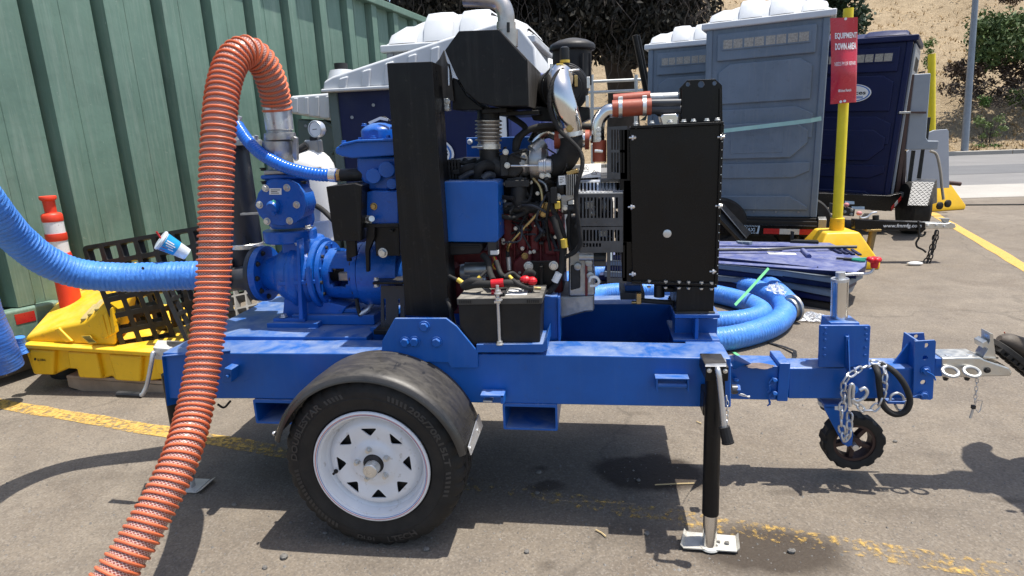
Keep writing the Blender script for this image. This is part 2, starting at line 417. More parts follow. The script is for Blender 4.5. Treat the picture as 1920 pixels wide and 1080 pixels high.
def hillz(x, y):
    y0 = 23.95 + .05*(x-10)
    d = max(0, y-y0); f = max(0, min(1, (x+9)/12)); f = f*f*(3-2*f)
    return (d*.40 + .5*math.sin(x*.35+d*.2)*min(1, d/6) + .22*math.sin(x*1.3+d*.9)*min(1, d/4) + .1*math.sin(x*2.9-d*2.3)*min(1,d/3))*(.03+.97*f) * (1 if d < 45 else 1-(d-45)/170)
def hillmat():
    mt, nt, b = newmat('dry_grass_slope'); co = coords(nt)
    c = mix(nt, ramp(nt, noise(nt, .35, 8, .7, co, .5), [(.35, 0), (.65, 1)]), (.33, .25, .155), (.43, .335, .215))
    c = mix(nt, ramp(nt, noise(nt, 3.2, 8, .75, coords(nt, (1, .45, 1))), [(.42, .0), (.7, .8)]), c, (.215, .16, .10))
    c = mix(nt, ramp(nt, noise(nt, 14, 6, .75, coords(nt, (1, .5, 1))), [(.5, 0), (.68, .7)]), c, (.52, .43, .30))
    c = mix(nt, ramp(nt, noise(nt, 24, 5, .7, co), [(.56, 0), (.7, .6)]), c, (.12, .085, .05))
    nt.links.new(c, b.inputs['Base Color']); b.inputs['Roughness'].default_value = .95; b.inputs['Specular IOR Level'].default_value = .1
    bump(nt, b, noise(nt, 9, 9, .75, co), 1.0, .15); return mt
hb = MB(); nx, ny = 120, 90
xs = [-45+150*i/nx for i in range(nx+1)]
ds = [(j/ny)**1.6*110 for j in range(ny+1)]
for j in range(ny+1):
    for i in range(nx+1):
        y = 23.95+.05*(xs[i]-10)+ds[j]
        hb.v.append(Vector((xs[i], y, hillz(xs[i], y)+.10)))
for j in range(ny):
    for i in range(nx): hb.f.append([j*(nx+1)+i, j*(nx+1)+i+1, (j+1)*(nx+1)+i+1, (j+1)*(nx+1)+i])
hb.build('hill', hillmat(), angle=180)['kind'] = 'structure'
# dry tufts on the slope
rng = random.Random(3)
def leafmat(name, c1, c2, c3, sc=1.1, rough=.6, trans=.15):
    mt, nt, b = newmat(name); co = coords(nt)
    c = mix(nt, ramp(nt, noise(nt, sc, 4, .6, co), [(.38, 0), (.62, 1)]), c1, c2)
    c = mix(nt, ramp(nt, noise(nt, sc*9, 2, .6, co), [(.55, 0), (.72, .8)]), c, c3)
    nt.links.new(c, b.inputs['Base Color']); b.inputs['Roughness'].default_value = rough
    b.inputs['Specular IOR Level'].default_value = .25
    b.inputs['Transmission Weight'].default_value = 0
    b.inputs['Subsurface Weight'].default_value = 0
    return mt
M['drygrass'] = leafmat('dry_grass', (.40,.29,.16), (.50,.38,.22), (.24,.16,.09), .4, .9)
tb = MB()
for _ in range(4200):
    x = rng.uniform(1, 30); d = rng.random()**1.5*24+.15; y = 23.95+.05*(x-10)+d
    c = Vector((x, y, hillz(x, y)+.08)); sz = rng.uniform(.08, .26)
    for k_ in range(5):
        a = rng.uniform(0, 6.28); o = Vector((math.cos(a), math.sin(a), 0)); wd = Vector((-o.y, o.x, 0))*.025
        p_ = c+o*sz*.3*rng.random(); tb.add([p_-wd, p_+wd, p_+o*sz*.6+Vector((0,0,sz*rng.uniform(.4,1.1)))], [(0,1,2)])
tb.build('dry_grass', M['drygrass'], flat=True)['kind'] = 'stuff'

# worn yellow bay lines
def yline(name, keep, fade=None):
    mt, nt, b = newmat(name); co = coords(nt)
    n1 = noise(nt, 34, 6, .66, co); n2 = noise(nt, 3.0, 5, .65, co)
    mul = N(nt, 'ShaderNodeMath', operation='MULTIPLY_ADD'); nt.links.new(n2, mul.inputs[0]); mul.inputs[1].default_value = .55; nt.links.new(n1, mul.inputs[2])
    val = mul.outputs[0]
    if fade:
        sx = nt.nodes.new('ShaderNodeSeparateXYZ'); nt.links.new(co, sx.inputs[0])
        mr = N(nt, 'ShaderNodeMapRange'); mr.inputs[1].default_value = fade[0]; mr.inputs[2].default_value = fade[1]; mr.inputs[3].default_value = 0; mr.inputs[4].default_value = fade[2]
        nt.links.new(sx.outputs[0], mr.inputs[0])
        sb = N(nt, 'ShaderNodeMath', operation='SUBTRACT'); nt.links.new(val, sb.inputs[0]); nt.links.new(mr.outputs[0], sb.inputs[1]); val = sb.outputs[0]
    al = ramp(nt, val, [(keep-.09, 0), (keep+.13, .88)])
    c = mix(nt, ramp(nt, noise(nt, 60, 3, .6, co), [(.35, 0), (.65, 1)]), (.50, .30, .055), (.62, .41, .12))
    nt.links.new(c, b.inputs['Base Color']); nt.links.new(al, b.inputs['Alpha']); b.inputs['Roughness'].default_value = .85
    bump(nt, b, noise(nt, 60, 6, .7, co), .5, .006)
    return mt
def line_strip(name, pts, wd, mat):
    mb = MB(); pts = [Vector((p.x, p.y, .003)) for p in pts]; e = []
    for i, p_ in enumerate(pts):
        t = (pts[min(i+1, len(pts)-1)]-pts[max(i-1, 0)]).normalized(); nn = Vector((-t.y, t.x, 0))*wd/2
        j = 1+rng.uniform(-.12, .12); e += [p_-nn*j, p_+nn*(1+rng.uniform(-.12, .12))]
    mb.add(e, [(2*i, 2*i+2, 2*i+3, 2*i+1) for i in range(len(pts)-1)])
    mb.build(name, mat, flat=True)['kind'] = 'structure'
def lerp_pts(a, b, n): return [a+(b-a)*(i/n) for i in range(n+1)]
line_strip('painted_line', lerp_pts(G(-120, 738), G(1930, 1082), 60), .10, yline('worn_yellow_line', .69, (-1.15, -.75, .185)))
line_strip('painted_line', lerp_pts(G(1745, 398), G(2000, 548), 16), .125, yline('yellow_line', .52))
line_strip('painted_line', lerp_pts(G(1792, 350), G(1815, 366), 5), .35, yline('faint_yellow_line', .72))
line_strip('painted_line', lerp_pts(G(1800, 356), G(1860, 366), 5), .35, yline('faint_yellow_line_b', .78))

# loose stones
def pebble(r, rg):
    mb = MB(); mb.ball((0,0,0), r, r*rg.uniform(.6,.95), r*rg.uniform(.45,.75), 8, 5)
    for v in mb.v: v *= rg.uniform(.82, 1.15)
    return mb
M['stone'] = paint('grey_stone', (.17,.16,.145), .85, var=.4, vscale=20, bmp=.3)
gb = MB(); rg = random.Random(11)
for _ in range(2600):
    px, py = rg.uniform(-50, 1970), rg.uniform(640, 1120)
    g = G(px, py); r = rg.uniform(.0015, .0045)*(1 if rg.random() < .90 else 1.8)
    b_ = [Vector((math.cos(t)*r*rg.uniform(.7,1.2), math.sin(t)*r*rg.uniform(.7,1.2), 0)) for t in (0, 1.6, 3.1, 4.7)]
    gb.add([g+q for q in b_]+[g+Vector((rg.uniform(-.3,.3)*r, rg.uniform(-.3,.3)*r, r*rg.uniform(.6,1.1)))], [(0,1,4),(1,2,4),(2,3,4),(3,0,4)])
gb.build('gravel', M['stone'], flat=True)['kind'] = 'stuff'
stone_spots = [(533, 1047, .016, 'pale angular stone on the asphalt in front of the trailer tyre'), (800, 1032, .013, 'dark stone just right of the tyre contact patch'),
    (1213, 1002, .011, 'round grey stone at the shadow edge left of the jack foot'), (1010, 887, .014, 'larger grey stone in the shade under the trailer'),
    (1007, 926, .011, 'grey stone below the larger one in the shade'), (1484, 1036, .014, 'pale stone on the oil stain right of the jack foot'),
    (440, 948, .012, 'pale stone on sunlit ground right of the orange hose'), (1197, 902, .009, 'small stone on the dark oil stain'),
    (497, 1066, .011, 'grey stone at the lower left by the frame edge'), (1678, 829, .011, 'dark little stone right of the caster wheel'),
    (988, 1036, .010, 'tan chip of stone on sunlit ground below the trailer shadow'), (610, 1001, .010, 'stone in the shade left of the tyre')]
for px, py, r, lb in stone_spots:
    g = G(px, py); mb = pebble(r, rg)
    for v in mb.v: v += g+Vector((0,0,r*.45))
    tag(mb.build('stone', M['stone'], origin=g, flat=True), lb, 'stone', 'loose stones on the asphalt')
M['straw'] = paint('dry_straw', (.50,.38,.20), .8, var=.2)
for pts, lb in [([(1117,993),(1128,999),(1136,1006)], 'short bent straw on sunlit ground in front of the trailer'), ([(1228,909),(1265,907),(1302,906)], 'long pale straw lying across the oil stain'), ([(1306,790),(1315,794)], 'tiny straw behind the front jack')]:
    q = [G(a, b, .006) for a, b in pts]
    tag(MB().tube(q, .0028, 5).build('straw', M['straw'], origin=q[0]), lb, 'straw', 'dry straws on the asphalt')

# ================================================================== green corrugated tank wall
CD = ray(1420, 285).normalized(); CA = G(0, 668, .18); CH = Vector((CD.x, CD.y, 0)).normalized(); CN = Vector((CH.y, -CH.x, 0))
def cont(t, q, h): return CA + CD*t + CN*q + Vector((0,0,h))
def green(name, c, st):
    mt, nt, b = newmat(name); co = coords(nt)
    cc = mix(nt, ramp(nt, noise(nt, 1.4, 7, .65, co, .4), [(.3, 0), (.7, 1)]), tuple(x*.86 for x in c), tuple(x*1.15 for x in c))
    ns = noise(nt, 2.2, 8, .72, coords(nt, (16, 16, .8)))
    cc = mix(nt, ramp(nt, ns, [(.48, 0), (.72, st)]), cc, (.30, .36, .30))
    ns2 = noise(nt, 3.1, 8, .72, coords(nt, (22, 22, 1.1)))
    cc = mix(nt, ramp(nt, ns2, [(.5, 0), (.75, st*.8)]), cc, (.075, .13, .10))
    cc = mix(nt, ramp(nt, noise(nt, 26, 5, .7, co), [(.66, 0), (.74, .7)]), cc, (.36, .40, .33))
    cc = mix(nt, ramp(nt, noise(nt, 11, 5, .7, co), [(.72, 0), (.76, .6)]), cc, (.16, .09, .04))
    rr_ = ramp(nt, noise(nt, 1.0, 7, .75, coords(nt, (9, 9, .55))), [(.60, 0), (.72, .65)]); rm = ramp(nt, noise(nt, 2.3, 4, .6, co), [(.48, 0), (.62, 1)])
    mu = N(nt, 'ShaderNodeMath', operation='MULTIPLY'); nt.links.new(rr_, mu.inputs[0]); nt.links.new(rm, mu.inputs[1]); cc = mix(nt, mu.outputs[0], cc, (.055, .075, .060))
    cc = mix(nt, ramp(nt, noise(nt, 60, 3, .7, coords(nt, (1, 1, .4))), [(.70, 0), (.76, .6)]), cc, (.42, .46, .41))
    nt.links.new(cc, b.inputs['Base Color']); b.inputs['Specular IOR Level'].default_value = .4
    nt.links.new(ramp(nt, noise(nt, 6, 5, .6, co), [(.3, .42), (.7, .62)]), b.inputs['Roughness'])
    bump(nt, b, noise(nt, 1.6, 5, .6, co), .25, .05)
    return mt
M['green'] = green('faded_green_enamel', (.132, .215, .168), .42)
tank = thing('green_container', cont(1, 0, -.18), 'long faded green steel container with vertical ribs behind the pump', 'container')
def cquad(mb, t0, t1, q, h0, h1):
    a, b, c, d = cont(t0, q, h0), cont(t1, q, h0), cont(t1, q, h1), cont(t0, q, h1); mb.ext([a, b, c, d], -CN*.02)
HT = 2.97; ribs = [.573+.4795*i for i in range(-4, 13)]
for i, t in enumerate(ribs):
    mb = MB()
    prof = [(t-.016, -.07), (t+.012, -.07), (t+.037, .062), (t+.140, .062), (t+.177, 0), (t+.177, -.075), (t-.016, -.075)]  # recess left of each rib added so its side falls into deeper shade
    lo = [cont(a, q, .29) for a, q in prof]; mb.ext(lo, cont(t, 0, HT-.03)-cont(t, 0, .29))
    mb.build('rib', M['green'], tank, bevel=.008)
    if i+1 < len(ribs):
        mb = MB(); a, b, c, d = cont(t+.178, .001, 0), cont(ribs[i+1]-.017, .001, 0), cont(ribs[i+1]-.017, .001, HT-.03), cont(t+.178, .001, HT-.03); mb.ext([a, b, c, d], -CN*.075); mb.build('panel', M['green'], tank, flat=True)
        if i % 1 == 0:
            tt = t+.24; mb = MB(); mb.tube([cont(tt, .001, .3), cont(tt, .001, HT-.05)], .004, 6); mb.build('weld_seam', M['green'], tank)
mb = MB(); mb.ext([cont(-1.4, .10, HT-.03), cont(6.3, .10, HT-.03), cont(6.3, .10, HT+.05), cont(-1.4, .10, HT+.05)], -CN*.25); mb.build('top_rail', M['green'], tank, bevel=.01)
mb = MB(); mb.ext([cont(-1.4, -.078, 0), cont(6.3, -.078, 0), cont(6.3, -.078, HT-.04), cont(-1.4, -.078, HT-.04)], -CN*2.2); mb.build('body', M['green'], tank, flat=True)
mb = MB(); mb.ext([cont(-1.4, .085, .0), cont(.385, .085, .0), cont(.385, .085, .285), cont(-1.4, .085, .285)], -CN*.085); mb.build('sill', M['green'], tank, bevel=.02)
mb = MB(); mb.ext([cont(.39, .03, .0), cont(6.3, .03, .0), cont(6.3, .03, .2), cont(.39, .03, .2)], -CN*.03); mb.build('sill', M['green'], tank, bevel=.01)
M['reflector'] = paint('red_reflector', (.42,.02,.02), .35, var=.15, vscale=30)
mb = MB(); mb.ext([cont(.085, .088, .19), cont(.20, .088, .19), cont(.20, .088, .255), cont(.085, .088, .255)], -CN*.002); mb.build('reflector', M['reflector'], tank)
bp = G(0, 716); blk = MB()
blk.obox(Vector((bp.x-.16, bp.y+.1, .075)), CH, CN, Vector((0,0,1)), .22, .14, .075)
tag(blk.build('timber_block', M['wood'], bevel=.012, origin=(bp.x-.16, bp.y+.1, 0)), 'weathered timber block under the corner of the green container', 'timber block')

# ================================================================== portable toilets
M['tgrey'] = paint('slate_grey_polyethylene', (.150,.190,.235), .5, spec=.3, streak=(.4, (.255,.265,.27)), spots=.25, spotcol=(.07,.08,.09), var=.10, vscale=3, dust=.3, dustcol=(.3,.3,.3), bmp=.04, bscale=160)
M['tgrey2'] = paint('pale_grey_polyethylene', (.25,.27,.29), .5, var=.07, vscale=3, dust=.2)
M['tblue'] = paint('navy_polyethylene', (.005,.010,.055), .42, spec=.25, var=.1, vscale=3, dust=.2, dustcol=(.2,.2,.25), bmp=.04, bscale=160)
M['tgreen'] = paint('grey_green_polyethylene', (.085,.115,.11), .5, var=.1, vscale=3)
M['troof'] = paint('white_roof_polyethylene', (.57,.59,.61), .45, var=.05, vscale=3, dust=.35, dustcol=(.58,.55,.5))
M['tpanel'] = paint('faded_purple_polyethylene', (.060,.080,.235), .45, var=.15, vscale=4, dust=.55, dustcol=(.27,.28,.36))
M['vent'] = paint('vent_mesh', (.33,.305,.26), .8, var=.3, vscale=60)
def text_mb(body, fn, size_w=None, size_h=None, extrude=0, offset=.0, spacing=1.0):
    cu = bpy.data.curves.new('t', 'FONT'); cu.body = body; cu.size = 1; cu.offset = offset; cu.extrude = 0; cu.space_character = spacing; cu.resolution_u = 3
    ob = bpy.data.objects.new('t', cu); COL.objects.link(ob); dg = bpy.context.evaluated_depsgraph_get(); dg.update()
    me = bpy.data.meshes.new_from_object(ob.evaluated_get(dg)); bpy.data.objects.remove(ob)
    vs = [v.co.copy() for v in me.vertices]; fs = [list(p.vertices) for p in me.polygons]; bpy.data.meshes.remove(me)
    x0, x1 = min(v.x for v in vs), max(v.x for v in vs); y0, y1 = min(v.y for v in vs), max(v.y for v in vs)
    out = MB(); out.add([fn((v.x-x0)/(x1-x0), (v.y-y0)/(y1-y0)) for v in vs], fs); return out
def ell(fn, n=28): return [fn(.5+.5*math.cos(2*math.pi*i/n), .5+.5*math.sin(2*math.pi*i/n)) for i in range(n)]
def toilet(name, label, corner, yaw, tilt, W, D, H, wallmat, sidemat, roofmat, roof='dome', text=True, group='portable toilets', nr=4, vents=8, logo=None, rise=.20):
    """corner = near right foot of the front wall; local x runs left from it along the wall, y away, z up"""
    root = thing(name, corner, label, 'portable toilet', group)
    ca, sa = math.cos(yaw), math.sin(yaw)
    ux = Vector((ca, -sa, 0)); uy = Vector((sa, ca, 0)); uz = Vector((0,0,1))
    q = Quaternion(uy, tilt); ux = q @ ux; uz = q @ uz
    c0 = Vector(corner)
    def L(x, y, z): return c0 + ux*(x-W) + uy*y + uz*z     # x 0..W from the left
    def lbox(mb, x0, x1, y0, y1, z0, z1): mb.obox(L((x0+x1)/2, (y0+y1)/2, (z0+z1)/2), ux, uy, uz, (x1-x0)/2, (y1-y0)/2, (z1-z0)/2)
    def lext(mb, pts, y, dy): mb.ext([L(x, y, z) for x, z in pts], uy*dy)
    b = MB(); lbox(b, .035, W-.035, 0, D, 0, H); b.build('front_wall', wallmat, root, bevel=.012)
    for x0, x1 in ((0, .07), (W-.07, W)):
        s = MB(); lbox(s, x0, x1, -.02, D, 0, H); s.build('corner_post', sidemat, root, bevel=.015)
    # moulded panels, each standing proud of the wall
    def panel(pts, d=.018, nm='moulded_panel'):
        d *= 1.7; mb = MB(); lext(mb, pts, -d, d+.004); mb.build(nm, wallmat, root, bevel=.012)
    z = H
    panel([(.12, z-.34), (W-.12, z-.34), (W-.12, z-.06), (.12, z-.06)], .02)
    panel([(.14, z-.80), (W-.14, z-.80), (W-.14, z-.46), (W-.26, z-.38), (.26, z-.38), (.14, z-.46)])
    panel([(.10, z-.86), (W-.28, z-.86), (W-.10, z-.95), (W-.10, z-1.2), (.10, z-1.2)], .014)
    panel([(.16, z-1.40), (W-.30, z-1.40), (W-.14, z-1.25), (W-.14, z-1.12), (W-.28, z-1.02), (.16, z-1.02)], .026)
    panel([(.10, z-1.62), (W-.26, z-1.62), (W-.10, z-1.55), (W-.10, z-1.45), (.10, z-1.45)], .012)
    panel([(.10, .08), (W-.10, .08), (W-.10, .12), (W-.28, .24), (.10, .24)], .014)
    # ventilation slots under the eave
    if vents:
        fr = MB(); lext(fr, [(.17, z-.235), (W-.17, z-.235), (W-.17, z-.115), (.17, z-.115)], -.044, .010); fr.build('vent_frame', wallmat, root, bevel=.003)
        wv = (W-.36)/vents
        for i in range(vents):
            x0 = .18+wv*i+wv*(.07 if i % 2 == 0 else .03); x1 = x0+wv*.86
            mb = MB(); lext(mb, [(x0, z-.22), (x1, z-.22), (x1, z-.13), (x0, z-.13)], -.046, .004); mb.build('vent', M['vent'], root, flat=True)
    for (x, zz) in ((W*.30, .06), (W*.47, .06), (W*.66, .06), (W*.85, .06), (.2, .06), (.33, z-1.0), (.5, z-1.0), (W-.4, z-1.5), (W-.16, z-1.5)):
        mb = MB(); mb.cyl(L(x, -.001, zz), L(x, -.012, zz), .012, .009, 10); mb.build('rivet', M['tgrey2'], root)
    if text:
        mb = MB(); lext(mb, [(.30, z-1.34), (W-.38, z-1.34), (W-.38, z-1.08), (.30, z-1.08)], -.050, .007); mb.build('name_plate', wallmat, root, bevel=.004)
        for body, x0, x1, z0, z1 in (('Reliable', .46, W-.52, z-1.145, z-1.10), ('Onsite', .47, W-.47, z-1.225, z-1.155), ('Services', .42, W-.42, z-1.315, z-1.235)):
            fn = lambda u, v: L(x0+(x1-x0)*u, -.0535, z0+(z1-z0)*v)
            tm = text_mb(body, fn, offset=.03)
            s2 = MB(); n0 = len(tm.v); s2.add(tm.v + [p+uy*.004 for p in tm.v], tm.f); s2.build('embossed_lettering', wallmat, root, flat=True)
    if logo:
        x0, x1, z0, z1 = logo
        fe = lambda u, v: L(x0+(x1-x0)*u, -.055, z0+(z1-z0)*v)
        MB().ext(ell(fe), uy*.02).build('logo_plate', M['label'], root)
        g = MB(); g.ext(ell(lambda u, v: L(x0+(x1-x0)*(.03+.94*u), -.0565, z0+(z1-z0)*(.04+.92*v))), uy*.001); 
        g.build('logo_rim', M['logoblue'], root)
        g = MB(); g.ext(ell(lambda u, v: L(x0+(x1-x0)*(.07+.86*u), -.058, z0+(z1-z0)*(.09+.82*v))), uy*.001); g.build('logo_field', M['label'], root)
        text_mb('Services', lambda u, v: L(x0+(x1-x0)*(.14+.72*u), -.060, z0+(z1-z0)*(.42+.22*v)), offset=.02).build('logo_lettering', M['ink'], root, flat=True)
        for zz in (.30, .24): 
            MB().ext([L(x0+(x1-x0)*a, -.0595, z0+(z1-z0)*b_) for a, b_ in ((.2, zz-.02), (.8, zz-.02), (.8, zz+.02), (.2, zz+.02))], uy*.001).build('logo_stripe', M['logoblue'], root, flat=True)
    # roof
    ov = .05
    e = MB(); lbox(e, -ov, W+ov, -ov, D+ov, H-.005, H+.065); e.build('eave', roofmat, root, bevel=.015)
    if roof == 'dome':
        rb = MB(); n = 18
        def dz(x): t = (x+ov)/(W+2*ov)*2-1; return rise*max(0, (1-abs(t)**2.4))
        for j, (yy, f) in enumerate(((-.02, .0), (.05, .62), (.14, .93), (D*.5, 1.0), (D-.14, .93), (D-.02, 0))):
            for i in range(n+1):
                x = .0+W*i/n; rb.v.append(L(x, yy, H+.06+dz(x)*f))
        for j in range(5):
            for i in range(n): rb.f.append([j*(n+1)+i, j*(n+1)+i+1, (j+1)*(n+1)+i+1, (j+1)*(n+1)+i])
        rb.build('roof', roofmat, root, angle=60)
        for i in range(nr):
            cx = W*(i+.5)/nr; wd = W/nr*.40
            r2 = MB()
            for yy, f in ((-.035, .0), (.03, .62), (.13, .95), (D*.5, 1.02), (D-.13, .95)):
                zc = H+.064+dz(cx)*f
                for dx, dzz in ((-wd, -.02), (-wd*.86, .022), (0, .028), (wd*.86, .022), (wd, -.02)):
                    r2.v.append(L(cx+dx, yy, min(zc, H+.064+dz(cx+dx)*f+.02)+max(-.0, dzz if f > 0 else dzz*.3)))
            for j in range(4):
                for k_ in range(4): r2.f.append([j*5+k_, j*5+k_+1, (j+1)*5+k_+1, (j+1)*5+k_])
            r2.build('roof_flute', roofmat, root, angle=70)
    return root, L
M['logoblue'] = paint('logo_blue', (.05,.16,.45), .4, var=.05)

# slate grey toilet on the trailer, right of the radiator
T1 = P(1531, 408, 5.3)
gt, gL = toilet('portable_toilet', 'slate grey portable toilet with white roof and embossed panels, nearest on the trailer', T1, R(18), R(-.5), 1.22, 1.15, 2.055, M['tgrey'], M['tgrey'], M['troof'])
# its open blue side with two white decals and the pale strap tied round it
sd = MB(); a = gL(1.135, .05, .02); 
sd.ext([gL(1.136, .03, .03), gL(1.136, 1.1, .03), gL(1.136, 1.1, 1.93), gL(1.136, .03, 1.93)], (gL(1,0,0)-gL(0,0,0))*.03); sd.build('side_wall', M['tpanel'], gt, bevel=.01)
for yy, zz in ((.28, 1.30), (.28, .95)):
    MB().ext([gL(1.17, yy+.13*math.cos(t*.449), zz+.12*math.sin(t*.449)) for t in range(14)], (gL(1,0,0)-gL(0,0,0))*.004).build('decal', M['label'], gt)
st = []
for px, py, Y in ((1352, 246, 5.40), (1420, 238, 5.35), (1480, 231, 5.26), (1520, 226, 5.20), (1540, 222, 5.21)): st.append(P(px, py, Y))
M['strap'] = paint('pale_green_strapping', (.33,.55,.50), .4, var=.1)
mb = MB()
for a, b in zip(st, st[1:]): mb.bar(a, b, .003, .042)
tag(mb.build('strap', M['strap'], origin=st[0]), 'pale green strap stretched across the front of the slate grey toilet', 'strap')
T2 = P(1335, 330, 6.9)
toilet('portable_toilet', 'smaller looking slate grey portable toilet partly hidden behind the nearest one', T2+Vector((.25, 0, 0)), R(14), 0, 1.13, 1.13, P(1290, 84, 6.9).z-T2.z, M['tgrey'], M['tgrey'], M['troof'], text=False)
T3 = P(1664, 396, 6.55)
bt, bL = toilet('portable_toilet', 'navy blue portable toilet with dark roof standing behind the red sign', T3, R(27), R(2.2), 1.16, 1.16, 2.02, M['tblue'], M['tblue'], M['tblue'], nr=2, vents=8, rise=.07, logo=(.38, .80, 1.33, 1.55))
# door side of the navy toilet
bx = (bL(1,0,0)-bL(0,0,0))
MB().ext([bL(1.162, .02, .02), bL(1.162, 1.12, .02), bL(1.162, 1.12, 1.99), bL(1.162, .02, 1.99)], bx*.03).build('door', M['tgrey2'], bt, bevel=.01)
for i in range(5):
    y0 = .2+i*.15
    MB().ext([bL(1.193, y0, 1.70), bL(1.193, y0+.06, 1.70), bL(1.193, y0+.13, 1.86), bL(1.193, y0+.07, 1.86)], bx*.004).build('vent', M['ink'], bt, flat=True)
MB().ext([bL(1.193, .15, 1.2), bL(1.193, .95, 1.2), bL(1.193, .95, 1.62), bL(1.193, .15, 1.62)], bx*.015).build('door_panel', M['tgrey2'], bt, bevel=.01)
MB().ext([bL(1.193, .3, .15), bL(1.193, .36, .15), bL(1.193, .36, .5), bL(1.193, .3, .5)], bx*.03).build('handle', M['steel'], bt, bevel=.004)
# navy toilet behind the black exhaust tower, with a long sloping white roof
T4 = Vector((.36, 2.62, 0)); W4 = 1.54
root = thing('portable_toilet', T4, 'navy portable toilet with long sloping fluted white roof behind the black exhaust tower', 'portable toilet', 'portable toilets')
wl = P(628, 172, 2.62).x; wr = .36; wz = P(680, 168, 2.62).z
MB().box(wl, P(760, 200, 2.62).x, 2.62, 3.7, 0, wz).build('front_wall', M['tblue'], root, bevel=.012)
MB().box(P(760, 200, 2.62).x+.004, wr, 2.63, 3.7, 0, wz).build('front_wall', M['tblue'], root, bevel=.012)
MB().box(wl-.05, wl+.02, 2.60, 3.72, 0, wz).build('corner_post', M['tgreen'], root, bevel=.012)
pa, pb = P(938, 300, 2.60), P(952, 300, 2.60)
MB().box(pa.x, pb.x, 2.60, 2.618, 0, wz-.02).build('corner_trim', M['label'], root, bevel=.004)
MB().box(pb.x+.01, P(1024, 300, 2.60).x, 2.605, 3.7, 0, wz+.05).build('side_panel', M['tpanel'], root, bevel=.02)
MB().box(P(960, 300, 2.59).x, P(1015, 300, 2.59).x, 2.59, 2.607, wz-.65, wz-.2).build('moulded_panel', M['tpanel'], root, bevel=.015)
roof = [(604, 170), (606, 152), (622, 143), (700, 117), (840, 70), (928, 43), (975, 50), (1003, 88), (1008, 150), (1000, 152), (726, 162)]
MB().prism(XZ(roof, 2.56), 2.56, 3.75).build('roof', M['troof'], root, bevel=.02)
MB().prism(XZ([(601, 173), (601, 167), (726, 160), (1010, 145), (1010, 152)], 2.53), 2.53, 3.77).build('eave', M['troof'], root, bevel=.008)
for i in range(7):
    x = 634+i*43; yt = 143-(x-622)*.33+4; yb = 167-(x-604)*.05
    if x > 905: break
    MB().prism(XZ([(x-2, yb), (x+15, yb), (x+17, yt-1), (x+1, yt+4)], 2.538), 2.538, 2.57).build('roof_flute', M['troof'], root, bevel=.012)
c_ = P(640, 132, 2.9); MB().lathe(c_-Vector((0,0,.10)), (0,0,1), [(0,.12),(.10,.085),(.105,.05)], 16).build('vent_cap', M['troof'], root)
MB().cyl(c_, c_+Vector((0,0,.05)), .05, n=14).build('vent_pipe', M['ink'], root)
def P_(u, v, x0, y0, x1, y1, Y): return P(x0+(x1-x0)*u, y1+(y0-y1)*v, Y)
MB().ext(ell(lambda u, v: P_(u, v, 735, 254, 851, 326, 2.60)), (0,.01,0)).build('logo_plate', M['label'], root)
MB().ext(ell(lambda u, v: P_(u, v, 739, 257, 847, 323, 2.596)), (0,.001,0)).build('logo_rim', M['logoblue'], root)
MB().ext(ell(lambda u, v: P_(u, v, 743, 260, 843, 320, 2.592)), (0,.001,0)).build('logo_field', M['label'], root)
text_mb('Services', lambda u, v: P_(u, v, 752, 276, 840, 293, 2.588), offset=.02).build('logo_lettering', M['ink'], root, flat=True)
for yy in (300, 306, 311): MB().ext([P(x, y, 2.59) for x, y in ((770, yy), (834-(yy-300)*1.2, yy), (834-(yy-300)*1.2, yy+3), (770, yy+3))], (0,.001,0)).build('logo_stripe', M['logoblue'], root, flat=True)
for x, y in ((700, 197), (660, 220)): MB().cyl(P(x, y, 2.62), P(x, y, 2.61), .012, n=10).build('rivet', M['tgrey2'], root)
# grey domed toilet further back
T5 = P(1003, 330, 4.3); W5 = P(1003, 90, 4.3).x-P(725, 80, 4.3).x
toilet('portable_toilet', 'pale grey portable toilet with high fluted domed roof further back by the container', Vector((T5.x, 4.3, 0)), R(3), 0, W5, 1.2, P(860, 80, 4.3).z-.04, M['tgrey2'], M['tgrey2'], M['troof'], text=False, nr=4, vents=0, rise=.28)
T6 = P(1052, 300, 6.0)
toilet('portable_toilet', 'far portable toilet with white roof between the tree and the air filter', Vector((T6.x, 6.0, 0)), R(5), 0, 1.1, 1.1, P(1030, 132, 6.0).z-.05, M['tgrey'], M['tgrey'], M['troof'], text=False, vents=0)
# leaning grey green unit with a fluted white roof behind the white tank
root = thing('portable_toilet', (-1.4, 3.0, 0), 'grey green portable toilet with low fluted white roof behind the white tank', 'portable toilet', 'portable toilets')
MB().prism(XZ([(556, 222), (627, 232), (650, 640), (566, 640)], 3.0), 3.0, 3.9).build('front_wall', M['tgreen'], root, bevel=.02)
MB().prism(XZ([(540, 212), (543, 180), (620, 174), (640, 180), (640, 230), (618, 226)], 2.95), 2.95, 4.0).build('roof', M['troof'], root, bevel=.02)
for i in range(4):
    x = 549+i*20; MB().prism(XZ([(x, 211+i*3.4), (x+9, 212+i*3.4), (x+8, 183-i*1.2), (x+1, 184-i*1.2)], 2.935), 2.935, 2.955).build('roof_flute', M['troof'], root, bevel=.008)
for x, y in ((573, 236), (598, 258), (586, 300), (610, 244)): MB().cyl(P(x, y, 3.0), P(x, y, 2.988), .012, n=10).build('rivet', M['tgrey2'], root)
arc = [P(600+34*math.cos(R(a)), 262+34*math.sin(R(a)), 2.995) for a in range(-80, 60, 10)]
MB().tube(arc, .012, 8).build('moulded_seam', M['tgreen'], root)
